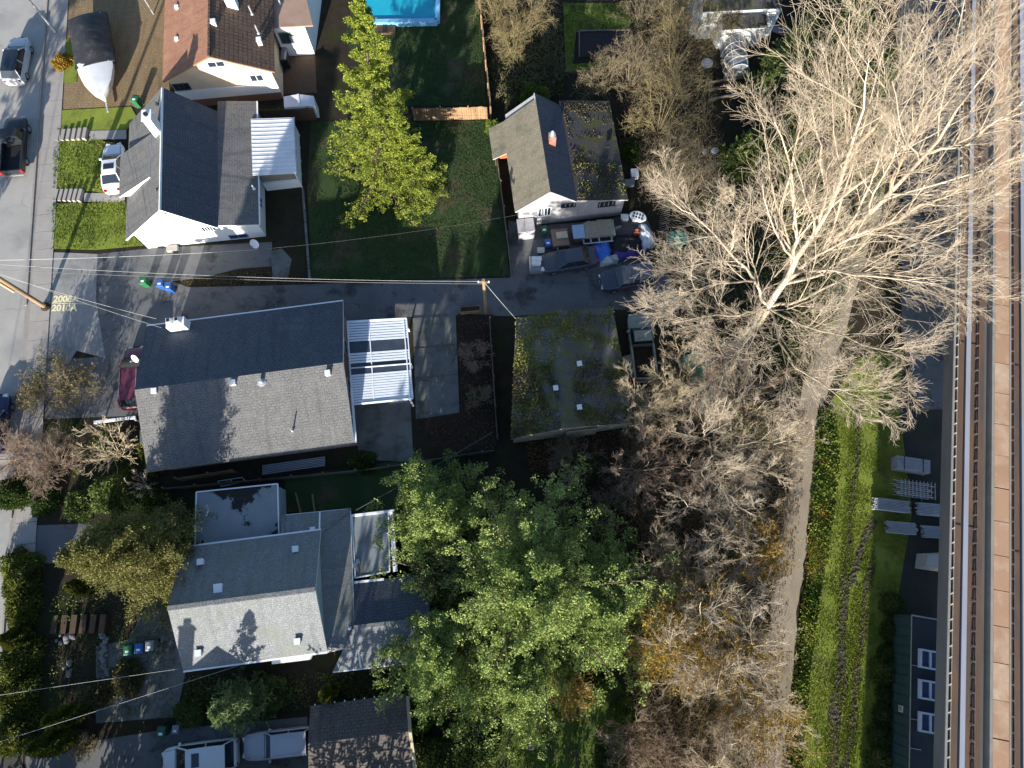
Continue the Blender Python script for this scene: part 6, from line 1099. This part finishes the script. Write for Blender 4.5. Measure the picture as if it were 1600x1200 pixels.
# ---- the great bare tree: leaders surveyed from the photo
def wp(x, y, h): return W(x, y, h)
T0 = XY(1148, 545)
P0, R0 = chain([(*T0, -.1), wp(1168, 520, 3), wp(1200, 480, 7)], .46, .34, 8, .05)
A = wp(1200, 480, 7); ld = []
def leader(pts, ra, rb, wig=.10): ld.append(chain(pts, ra, rb, 12, wig))
leader([A, wp(1235, 430, 9.5), wp(1280, 350, 13), wp(1315, 270, 17), wp(1345, 180, 21), wp(1358, 90, 24)], .26, .02); leader([A, wp(1240, 425, 9), wp(1300, 375, 12), wp(1380, 315, 16), wp(1440, 240, 20), wp(1500, 160, 24), wp(1560, 90, 26)], .27, .02)
leader([wp(1300, 375, 12), wp(1370, 355, 14), wp(1450, 320, 17), wp(1530, 275, 20), wp(1592, 240, 22)], .17, .03); leader([wp(1315, 270, 17), wp(1372, 190, 20), wp(1410, 110, 23), wp(1450, 30, 25)], .15, .03)
leader([A, wp(1180, 440, 8.5), wp(1140, 395, 10), wp(1098, 345, 12), wp(1045, 312, 13.5)], .13, .02); leader([wp(1235, 430, 9.5), wp(1245, 380, 12), wp(1240, 320, 14.5), wp(1232, 250, 17), wp(1210, 190, 19)], .17, .03)
leader([wp(1280, 350, 13), wp(1290, 290, 15), wp(1278, 225, 18), wp(1262, 150, 20)], .13, .03); leader([A, wp(1170, 490, 8), wp(1120, 490, 9), wp(1050, 505, 10)], .09, .02); leader([wp(1180, 440, 8.5), wp(1130, 440, 9.5), wp(1075, 455, 10.5), wp(1030, 462, 11)], .08, .02)
leader([A, wp(1250, 470, 9), wp(1320, 430, 11.5), wp(1400, 425, 14), wp(1480, 440, 16)], .12, .02); leader([A, wp(1230, 500, 8), wp(1290, 520, 10), wp(1350, 540, 12), wp(1420, 565, 13)], .09, .02); leader([wp(1200, 480, 7), wp(1215, 530, 8), wp(1250, 580, 9), wp(1300, 610, 10), wp(1345, 620, 10.5)], .09, .02)
leader([wp(1380, 315, 16), wp(1410, 250, 19), wp(1440, 180, 22), wp(1490, 80, 25)], .14, .03); leader([wp(1140, 395, 10), wp(1150, 350, 12), wp(1145, 300, 13.5)], .09, .02); leader([A, wp(1175, 520, 7.5), wp(1150, 555, 8.5), wp(1110, 590, 9.5)], .07, .02); leader([wp(1440, 240, 20), wp(1500, 225, 22), wp(1570, 180, 24), wp(1612, 150, 25)], .11, .02)
bare_tree('bare_poplar', 'huge pale bare tree spreading its twigs over the trail and the guideway', T0, 26, 10, b_pale, leaders=((P0, R0), ld), lv=(13, 7, 6, 4), rmin=.0088, up=.05, a0=(20, 48), long=1.25)
# ---- bare thicket between the big evergreen and the trail
th_ = [(1090, 705, 9.5, 4.2, b_pale, 'pale two-stemmed bare tree right of the mossy garage'), (1000, 745, 6.5, 3.3, b_red, 'pinkish bare small tree just below the mossy garage'), (1140, 700, 7, 3.2, b_grey, 'bare tree at the trail bend below the huge pale tree'), (1095, 815, 7.5, 3.2, b_pale, 'bare tree right of the big evergreen, by its reaching branch'), (1135, 800, 6.2, 2.8, b_grey, 'bare tree leaning over the trail opposite the scaffold stacks'), (1080, 985, 9.5, 3.8, b_pale, 'crooked pale bare tree among yellow leaves beside the evergreen'), (1118, 915, 6.8, 2.8, b_pale, 'bare tree over the trail level with the concrete block'), (1125, 1012, 6.5, 2.8, b_grey, 'bare tree over the trail level with the trailer end'), (1110, 1090, 7.5, 3.2, b_grey, 'bare tree left of the trail above the lowest brown thicket'), (1140, 1125, 6.5, 2.8, b_pale, 'pale bare tree spreading over the trail near the bottom edge'), (1100, 1190, 8, 3.2, b_grey, 'bare tree cut by the bottom edge left of the trail'), (1030, 885, 6, 2.6, b_grey, 'small bare tree tucked against the right side of the big evergreen'), (1010, 660, 6.5, 2.6, b_grey, 'thin bare tree between the old khaki pickup and the thicket'), (1120, 625, 7, 3.0, b_red, 'reddish bare tree by the green tarp under the huge tree'), (1060, 620, 7, 2.8, b_grey, 'bare tree directly right of the grey lean-to'), (1190, 705, 5.0, 2.2, b_pale, 'pale bare sapling on the left edge of the trail bend')]
for i, (x, y, h, s, bk, lb) in enumerate(th_): bare_tree('bare_tree', lb, XY(x, y), h, s, bk, nl=6, lv=(9, 6, 5, 3), group='bare trees of the trackside thicket', lean=(rng.uniform(-.5, .7), rng.uniform(-.4, .4)), rmin=.0078, r0=h * .0165)
TH = [(965, 690), (1010, 600), (1060, 560), (1140, 560), (1235, 640), (1245, 700), (1222, 850), (1200, 1000), (1188, 1240), (970, 1240), (985, 1080), (1000, 960), (1010, 850), (950, 760)]
brush('thicket_brush', TH, 5000, b_brn, 1.6, 2, .012, 1.1); brush('thicket_brush', [(965, 690), (1010, 600), (1060, 560), (1130, 570), (1175, 700), (1160, 850), (1140, 1000), (1110, 1240), (970, 1240), (985, 1080), (1010, 850)], 8000, b_yel, 2.8, 6, .008, 1.2); brush('thicket_brush', TH, 2500, b_red, 1.4, 4, .011, .9); cover('leaf_litter', TH, 12000, l_rst, .25, .15, .1, 3); cover('undergrowth', TH, 7000, l_oli, .8, .16, .09, 5, .8)
for i, (x, y, rx, lb) in enumerate(((1045, 1020, 1.9, 'yellow leaved bush beside the crooked pale tree, nearest the evergreen'), (1130, 1030, 1.9, 'yellow leaved bush right of the crooked pale tree'), (1150, 870, 1.4, 'yellow leaved bush by the trail level with the scaffold'), (885, 1075, 1.0, 'bright orange yellow bush at the foot of the big evergreen'), (1085, 950, 1.6, 'yellow leaved bush left of the trail between the evergreen and the crooked pale tree'), (1010, 985, 1.5, 'golden bush pressed against the right edge of the evergreen'), (1160, 1120, 1.6, 'golden bush by the trail in the lower thicket'), (1140, 690, 1.3, 'olive yellow bush at the upper end of the thicket'))): bare_shrub('yellow_bush', lb, x, y, 6.2 if i != 3 else 4.0, rx * 1.25, b_yel, 20, (6, 5), 'yellow leaved bushes of the thicket', l_aut if i < 7 else l_oli, 4200 if i != 3 else 2200, .15)
for i, (x, y, s, lb) in enumerate(((990, 1150, 2.4, 'dense red brown bare thicket at the bottom right of the lower lawn'), (1045, 1170, 2.2, 'red brown bare thicket beside the previous one, nearer the trail'), (1060, 905, 1.8, 'dark brown bare bush right of the big evergreen'), (955, 790, 1.8, 'brown bare bush in the gap of the big evergreen'), (900, 720, 1.9, 'rusty leafless bush below the garage wall'))): bare_shrub('brown_thicket', lb.replace('beside the previous one, ', 'at the bottom edge, '), x, y, 2.0, s, b_red if i < 2 or i == 4 else b_brn, 22, (6, 5, 3), 'brown bare bushes of the thicket')
# ---- shrubs and small bare trees at the top
tp = [(820, 35, 4.5, 3.0, b_yel, 'straw coloured bare bush at the top edge beside the pool lawn fence'), (775, 20, 4, 2.2, b_yel, 'pale straw bush hanging over the pool lawn fence at the top edge'), (800, 75, 3.2, 1.6, b_yel, 'small straw bush below the top edge bush'), (1000, 25, 5, 3.2, b_brn, 'brown bare tree at the top edge right of the dark vegetable bed'), (1050, 90, 5.5, 3.4, b_yel, 'tawny bare tree left of the greenhouse'), (1030, 190, 5.5, 3.6, b_yel, 'tawny many-branched bare tree right of the mossy old roof'), (935, 135, 3.5, 2.2, b_brn, 'golden brown twiggy bush above the mossy old roof'), (985, 120, 4, 2.6, b_brn, 'dark twiggy bush between vegetable bed and tawny trees'), (1040, 265, 4, 2.8, b_brn, 'olive brown bush at the right side of the old house yard'), (1075, 310, 4.5, 2.6, b_brn, 'brown bush under the left twigs of the huge tree'), (1075, 40, 4.5, 2.2, b_brn, 'bare brown bush beside the white deck at the top'), (1130, 50, 3.0, 1.0, b_brn, 'small bare bush in front of the white house porch')]
for x, y, h, s, bk, lb in tp: bare_shrub('bare_bush', lb, x, y + 12, h, s, bk, 18, (6, 5, 3), 'bare bushes of the upper gardens', l_oli, 900, .13)
TU = [(770, 0), (880, 0), (870, 60), (900, 120), (960, 140), (980, 200), (1000, 330), (1100, 330), (1130, 230), (1090, 150), (1120, 60), (1080, 0), (1000, -20), (990, 110), (880, 120), (860, 150), (770, 160)]
brush('garden_brush', TU, 5000, b_brn, 1.0, 7, .012, .7); cover('garden_cover', TU, 9000, l_oli, .5, .16, .1, 8, .6); cover('garden_cover', [(765, 60), (880, 40), (880, 150), (850, 160), (768, 165)], 5000, l_dkg, .6, .16, .1, 9, .3)
# ---- conifers
_tb, _tt = XY(602, 292), W(560, -18, 18.0)
conifer('tall_spruce', 'tallest yellow-green conifer, a bright cone whose pointed top reaches the upper edge by the pool', _tb, 18.0, 5.0, l_spr, 120, 18, 7, .14, .075, .86, -24, 22, tuft=(15, .18), lj=(.6, 1.22), droop=.0, group='sunlit conifers on the back lawn', flat=.9, spread=.4, tj=.14, lean=(float(_tt[0] - _tb[0]), float(_tt[1] - _tb[1])), z0=.03, sub=.24)
conifer('tall_spruce', 'narrower yellow-green conifer at the right side of the tallest one', XY(648, 300), 11.0, 3.2, l_spr, 75, 16, 7, .14, .075, .9, -22, 24, tuft=(15, .18), lj=(.6, 1.22), droop=.0, group='sunlit conifers on the back lawn', flat=.9, spread=.4, tj=.14, sub=.24)
conifer('great_evergreen', 'very large dark green evergreen filling the lower centre', XY(828, 918), 11.0, 9.5, l_big, 112, 18, 5, .16, .095, .6, 2, 50, tuft=(26, .30), lj=(.55, 1.3), multi=0, spread=.45, flat=.85, sub=.27, trunk_r=.4, tj=.14)
conifer('great_evergreen', 'lower right lobe tree of the large evergreen, reaching towards the thicket', XY(925, 950), 7.6, 5.4, l_big, 75, 13, 6, .16, .10, .58, 0, 48, multi=0, spread=.45, flat=.85, sub=.28, tj=.14, tuft=(26, .30), lj=(.55, 1.3))
conifer('great_evergreen', 'upper left evergreen beside the large one with upright shoots near the rear fence', XY(690, 815), 8.6, 4.8, l_big, 70, 13, 6, .16, .10, .62, 0, 55, multi=0, spread=.45, flat=.85, sub=.28, tj=.14, tuft=(26, .30), lj=(.55, 1.3))
conifer('great_evergreen', 'lower left evergreen overhanging the brown shed corner', XY(698, 1015), 7.8, 5.2, l_big, 70, 13, 6, .16, .10, .62, 0, 48, multi=0, spread=.45, flat=.85, sub=.28, tj=.14, tuft=(26, .30), lj=(.55, 1.3))
conifer('great_evergreen', 'lowest evergreen of the large mass, standing over the lower lawn', XY(805, 1050), 7.0, 4.6, l_big, 65, 13, 6, .16, .10, .62, 0, 48, multi=0, spread=.45, flat=.85, sub=.28, tj=.14, tuft=(26, .30), lj=(.55, 1.3))
conifer('golden_cedar', 'golden green cedar at the corner of the pale grey roof', XY(278, 874), 12.4, 4.3, l_gold, 150, 14, 7, .13, .08, .55, -10, 48, tuft=(16, .28), spread=.6, multi=2, flat=.75, tj=.16)
conifer('small_fir', 'small bright green fir above the white minivan', XY(392, 1094), 7.0, 2.6, l_fir, 75, 11, 10, .2, .07, .8, -5, 40)
for x, y, h, r, lb in ((1200, 160, 10, 3.4, 'dark conifer right of the greenhouse'), (1215, 235, 6.5, 2.8, 'conifer beneath the upper left twigs of the huge tree'), (1265, 150, 12, 3.8, 'conifer behind the huge bare tree, right of the round bowl'), (1290, 70, 11, 3.8, 'conifer at the top edge right of the white house'), (1155, 260, 4.5, 2.2, 'small conifer beside the pale garden tables'), (1325, 190, 9, 3.2, 'conifer at the trail edge behind the huge bare tree')): conifer('garden_conifer', lb, XY(x, y), h, r, l_dkg, 90, 10, 8, .30, .13, .75, -12, 40, group='dark conifers behind the huge bare tree')
# ---- out of frame: unseen trees, some inferred from shadows, some added to shade yards
for x, y, h, r, lb in ((500, 1310, 12.5, 4.8, 'conifer below the bottom edge, left'), (590, 1305, 12, 4.6, 'conifer below the bottom edge, middle'), (680, 1320, 11, 4.2, 'conifer below the bottom edge, right'), (165, 1285, 6.8, 3.0, 'low conifer added for shade below the bottom edge, far left'), (838, 1345, 9.5, 2.4, 'slim conifer added for shade below the bottom edge under the lower lawn'), (925, 1380, 10, 1.8, 'slimmer conifer below the bottom edge, right of the lower lawn'), (60, 1280, 8, 3.5, 'conifer below the bottom left corner'), (-95, 470, 14, 2.6, 'tall conifer beyond the left street, member')): conifer('southern_conifer', lb + ' of the southern row', XY(x, y), h, r, l_dkg, 60, 8, 6, .38, .2, .75, -12, 40, group='conifers south of the frame')
def roof_clumps(name, pts, N, leaf, seed, thin=.5, keep=None, ll=.13):
    P = np.array(pts, dtype=float); u = rng.uniform(0, 1, N)[:, None]; v = rng.uniform(0, 1, N)[:, None]; Q = (P[0] * (1 - u) + P[1] * u) * (1 - v) + (P[3] * (1 - u) + P[2] * u) * v
    k = clumpy(Q, 1.9, seed); m_ = k > thin * rng.uniform(.3, 1.5, N)
    if keep is not None: m_ &= keep(u[:, 0], v[:, 0])
    Q = Q[m_]; n = len(Q); Q[:, 2] += .02; v_, q_, t_ = leaves(Q, rng.normal(size=(n, 3)) + [0, 0, .8], ll, ll * .8, .5, clumpy(Q, 1.2, seed + 4), .45, .8); return npmesh(name, v_, q_, [leaf], None, t_, kind='stuff')
l_moss = LEAF('roof_moss', (.11, .11, .022), (.19, .19, .042), (.29, .28, .08), trans=0); l_mbrn = LEAF('brown_roof_moss', (.045, .036, .022), (.08, .062, .034), (.12, .095, .05), trans=0)
for a, c in ((1, 2), (0, 3)):
    pl_ = [q5[a], q5[c], r5[1], r5[0]]
    roof_clumps('roof_moss', pl_, 14000, l_moss, 41 + a, .72, lambda u, v: (v < .8) | (u < .3)); roof_clumps('roof_moss', pl_, 12000, l_mbrn, 47 + a, .75, lambda u, v: (u > .45) & (v < .88))
roof_clumps('roof_moss', [f4.p(8.9, 0, 2.72), f4.p(8.9, 9, 2.72), f4.p(4.8, 9, 3.49), f4.p(4.8, 0, 3.49)], 12000, l_mbrn, 52, .95, lambda u, v: (u > .62) | (u < .3 + .25 * v)); roof_clumps('roof_moss', [f4.p(8.9, 0, 2.72), f4.p(8.9, 9, 2.72), f4.p(4.8, 9, 3.49), f4.p(4.8, 0, 3.49)], 7000, l_moss, 53, .95, lambda u, v: (u < .36))
# ---- lower left garden
columnar('columnar cedar pointing left beside the golden cedar', 150, 917, 3.7, .62); columnar('fat columnar cedar at the lower left, second from the bottom', 132, 1112, 4.6, .8); columnar('lowest columnar cedar, at the bottom left corner', 116, 1150, 5.0, .95); columnar('columnar cedar at the left edge above the hedge', 48, 996, 3.2, .8); columnar('yellow-green columnar yew by the brown shed', 524, 1080, 3.0, .75, name='columnar_yew', group='columnar cedars')
hd = [(38, 897), (40, 948), (38, 1035), (34, 1088), (30, 1142)]
for i, (x, y) in enumerate(hd): shrub('cedar_hedge', ['top section of the left roadside cedar hedge', 'second section of the left roadside cedar hedge', 'middle section of the left roadside cedar hedge', 'fourth section of the left roadside cedar hedge', 'bottom section of the left roadside cedar hedge'][i], x, y, (1.7, 2.3, 2.2), l_col, 6800, .2, .1, group='left roadside hedge', cat='hedge')
for x, y, r, h, lf, lb in ((30, 770, 1.9, 1.7, l_shr, 'sunlit dark green shrub over the sidewalk at left'), (72, 785, 1.4, 1.3, l_shr, 'low green shrub at the driveway corner'), (130, 790, 1.5, 1.6, l_dkg, 'shaded dark shrub left of centre above the driveway'), (190, 770, 2.2, 2.4, l_dkg, 'large shaded evergreen shrub below the white-branched tree'), (235, 790, 1.6, 1.8, l_shr, 'leafy green shrub left of the flat garage roof'), (230, 705, .9, 1.5, l_col, 'bright green clipped shrub at the corner of the big grey house'), (246, 733, .8, 1.1, l_col, 'small yellow-green shrub under the big house corner'), (570, 722, 1.2, 1.2, l_shr, 'dark shrub at the rear corner of the big grey house'), (790, 225, .9, 1.6, l_ivy, 'ivy on the left eave of the old mossy house'), (770, 205, .8, 1.3, l_ivy, 'green ivy hanging on the fence beside the old house'), (835, 160, 1.4, 2.8, l_ivy, 'ivy mound over the ridge end of the old house'), (985, 240, 1.1, 1.0, l_shr, 'green garden shrub in the yard right of the old roof'), (915, 730, 1.2, 1.6, l_shr, 'green shrub below the mossy garage wall'), (1035, 400, 1.3, 1.4, l_shr, 'shaded shrub at the end of the lane by the black SUV'), (660, 1110, 1.7, 1.6, l_ivy, 'yellow-green shrub beside the brown shed corner'), (740, 1165, 2.6, 2.2, l_dkg, 'dark shrub at the bottom edge under the evergreen'), (690, 1185, 2.0, 2.0, l_dkg, 'dark shrub at the bottom edge right of the brown shed'), (300, 1115, 1.3, 1.3, l_dkg, 'shaded shrub left of the small fir'), (420, 1085, 1.8, 1.5, l_dkg, 'shaded shrub right of the small fir'), (100, 100, 1.0, .9, l_aut, 'yellow grass tuft by the lamp at the paved yard edge'), (865, 1090, 1.4, 1.1, l_ivy, 'sunny green shrub at the foot of the big evergreen'), (925, 1075, 1.5, 1.6, l_shr, 'leafy green shrub at the top of the lower lawn'), (975, 1110, 1.2, 1.3, l_ivy, 'yellow-green shrub between the lower lawn and the red brown thicket'), (945, 1190, 1.1, .9, l_shr, 'low green shrub at the bottom right of the lower lawn'), (150, 1085, 1.4, .9, l_oli, 'scrubby shrub in the shaded garden above the driveway'), (200, 1060, 1.5, .9, l_oli, 'scrubby plant beside the three bins yard')):
    shrub('garden_shrub', lb, x, y, (r, r, h), lf, int(1500 * r * r) + 900, .18, .1, group='garden shrubs')
for k, (x, y, r) in enumerate(((1392, 945, 1.0), (1391, 988, .9), (1385, 1022, .8), (1379, 1047, 1.2), (1382, 1085, .75), (1380, 1117, .95), (1373, 1150, 1.0), (1370, 1190, 1.2))): shrub('round_shrub', ['topmost round shaded shrub above the trailer end', 'second round shaded shrub from the top beside the trailer', 'third round shaded shrub from the top beside the trailer', 'fourth and widest round shaded shrub beside the trailer', 'fifth and smallest round shaded shrub beside the trailer', 'sixth round shaded shrub beside the trailer', 'seventh round shaded shrub beside the trailer', 'lowest round shaded shrub beside the trailer'][k], x, y, (r, r, r * .9), l_shr, 1300, .14, .09, group='round shrubs along the trailer', lump=.15)
bare_shrub('bare_bush', 'olive brown dense bush over the sidewalk above the white rail', 112, 610, 2.5, 2.7, b_brn, 28, (7, 6, 4), None, l_oli, 4600, .15); bare_shrub('bare_bush', 'low olive bush at the kerb left of the dense olive brown bush', 45, 625, .6, 1.2, b_brn, 16, (5, 4), None, l_oli, 900, .13); bare_shrub('bare_bush', 'reddish bare bush over the left sidewalk', 28, 715, 2.6, 2.3, b_red, 24, (7, 6, 4)); bare_shrub('bare_bush', 'reddish and green-stemmed bare bush left of the white-branched tree', 92, 728, 2.8, 2.3, b_red, 24, (7, 6, 4), None, l_oli, 500, .12)
bare_tree('small_bare_tree', 'small white-branched bare tree left of the big grey house', XY(196, 712), 4.0, 2.2, b_grey, nl=8, lv=(6, 5, 3, 0), rmin=.018, r0=.085, fork=.25); bare_tree('small_bare_tree', 'tiny bare sapling by the flat garage roof corner', XY(232, 760), 2.2, 1.2, b_pale, nl=6, lv=(5, 4, 0 + 2, 0), rmin=.014, r0=.05, fork=.25)
bare_shrub('dry_grass_clump', 'dry tan grass clump at the driveway edge lower left', 140, 1165, 1.1, .95, b_yel, 60, (4, 3), None, cat='grass'); bare_shrub('bare_bush', 'red brown twig bush in the mulch bed by the carport', 742, 560, 1.6, 1.3, b_red, 22, (6, 5, 3)); bare_shrub('bare_bush', 'thin twig bush in the mulch bed below the carport', 750, 625, 1.4, 1.0, b_brn, 16, (6, 5, 3)); bare_shrub('bare_bush', 'tawny fan-shaped bush between the garage wall and the evergreen', 880, 705, 1.8, 1.5, b_yel, 22, (6, 5))
# ---- ground cover and grass
GU = [(1090, 320), (1180, 250), (1330, 230), (1395, 250), (1340, 420), (1280, 560), (1250, 610), (1120, 560), (1060, 470)]
cover('undergrowth', GU, 14000, l_ivy, .7, .18, .11, 31, .5); cover('undergrowth', GU, 8000, l_dkg, 1.0, .18, .1, 33, .6); brush('garden_brush', GU, 1800, b_brn, .9, 34, .011, .7)
cover('trail_edge_litter', [(1225, 640), (1262, 640), (1250, 800), (1230, 950), (1205, 1200), (1175, 1200), (1200, 950), (1220, 800)], 3500, l_rst, .08, .13, .09, 35, .8)
IV = [(1278, 640), (1300, 640), (1312, 720), (1300, 820), (1288, 900), (1272, 1000), (1262, 1100), (1252, 1220), (1228, 1220), (1240, 1050), (1256, 900), (1268, 760)]
cover('ivy_verge', IV, 15000, l_ivy, .38, .17, .12, 12, .7); cover('verge_litter', IV, 4000, l_rst, .12, .14, .09, 62, .7); grass('verge_grass', IV, 9000, l_gras, .12, .05, 63, 0, .7); cover('ivy_verge', IV, 3500, l_aut, .3, .12, .08, 14, .9)
grass('meadow_grass', L_field, 70000, l_gras, .09, .045, 2, thin=.5); grass('rut_edge_grass', [(1330, 640), (1350, 640), (1330, 900), (1310, 1200), (1285, 1200), (1305, 980)], 5000, l_gras, .13, .05, 9); grass('rut_edge_grass', [(1360, 830), (1370, 880), (1350, 1000), (1335, 1200), (1312, 1200), (1325, 1000), (1335, 900)], 4000, l_gras, .13, .05, 10); cover('meadow_weeds', L_field, 5000, l_oli, .1, .13, .08, 56, .9); grass('front_grass', L_front1, 7000, l_gras, .08, .05, 3, .05, .6); grass('front_grass', L_front2, 7000, l_gras, .08, .05, 4, .05, .6); grass('lower_lawn_grass', L_se, 9000, l_gras, .09, .05, 5, 0, .7); cover('lower_lawn_weeds', L_se, 5000, l_shr, .3, .15, .09, 55, .7); grass('lawn_grass', L_back, 30000, l_grd, .11, .05, 6); grass('lawn_grass', L_pool, 22000, l_grd, .11, .05, 7); grass('lawn_grass', L_ne, 6000, l_grd, .12, .05, 8)
cover('weeds', L_front1, 2600, l_ivy, .25, .16, .1, 21, .7); cover('weeds', L_front2, 2200, l_ivy, .25, .16, .1, 22, .7); cover('leaf_litter', L_front1, 1500, l_rst, .1, .14, .1, 23, .8)
cover('leaf_litter', [(716, 500), (770, 500), (775, 700), (690, 712), (655, 670), (720, 650)], 2500, l_rst, .08, .14, .1, 24); cover('roof_moss_leaves', [(0, 0)] * 0 or [(820, 690), (960, 675), (965, 740), (830, 745)], 3000, l_rst, .2, .15, .1, 25); cover('shade_weeds', [(80, 930), (280, 940), (270, 1120), (80, 1130)], 6000, l_dkg, .3, .15, .09, 26, .7); cover('shade_weeds', [(290, 1055), (640, 1050), (640, 1095), (300, 1120)], 5000, l_dkg, .4, .16, .1, 27, .6); cover('shade_weeds', [(110, 660), (215, 670), (235, 740), (260, 800), (120, 800)], 5000, l_dkg, .4, .16, .1, 28, .6)
cover('lane_edge_leaves', [(265, 436), (420, 420), (490, 436), (650, 436), (640, 446), (420, 448), (300, 446)], 2200, l_rst, .06, .12, .08, 29, .9); cover('lane_edge_weeds', [(265, 436), (420, 424), (420, 440), (300, 446)], 1400, l_oli, .15, .14, .08, 30, .8)
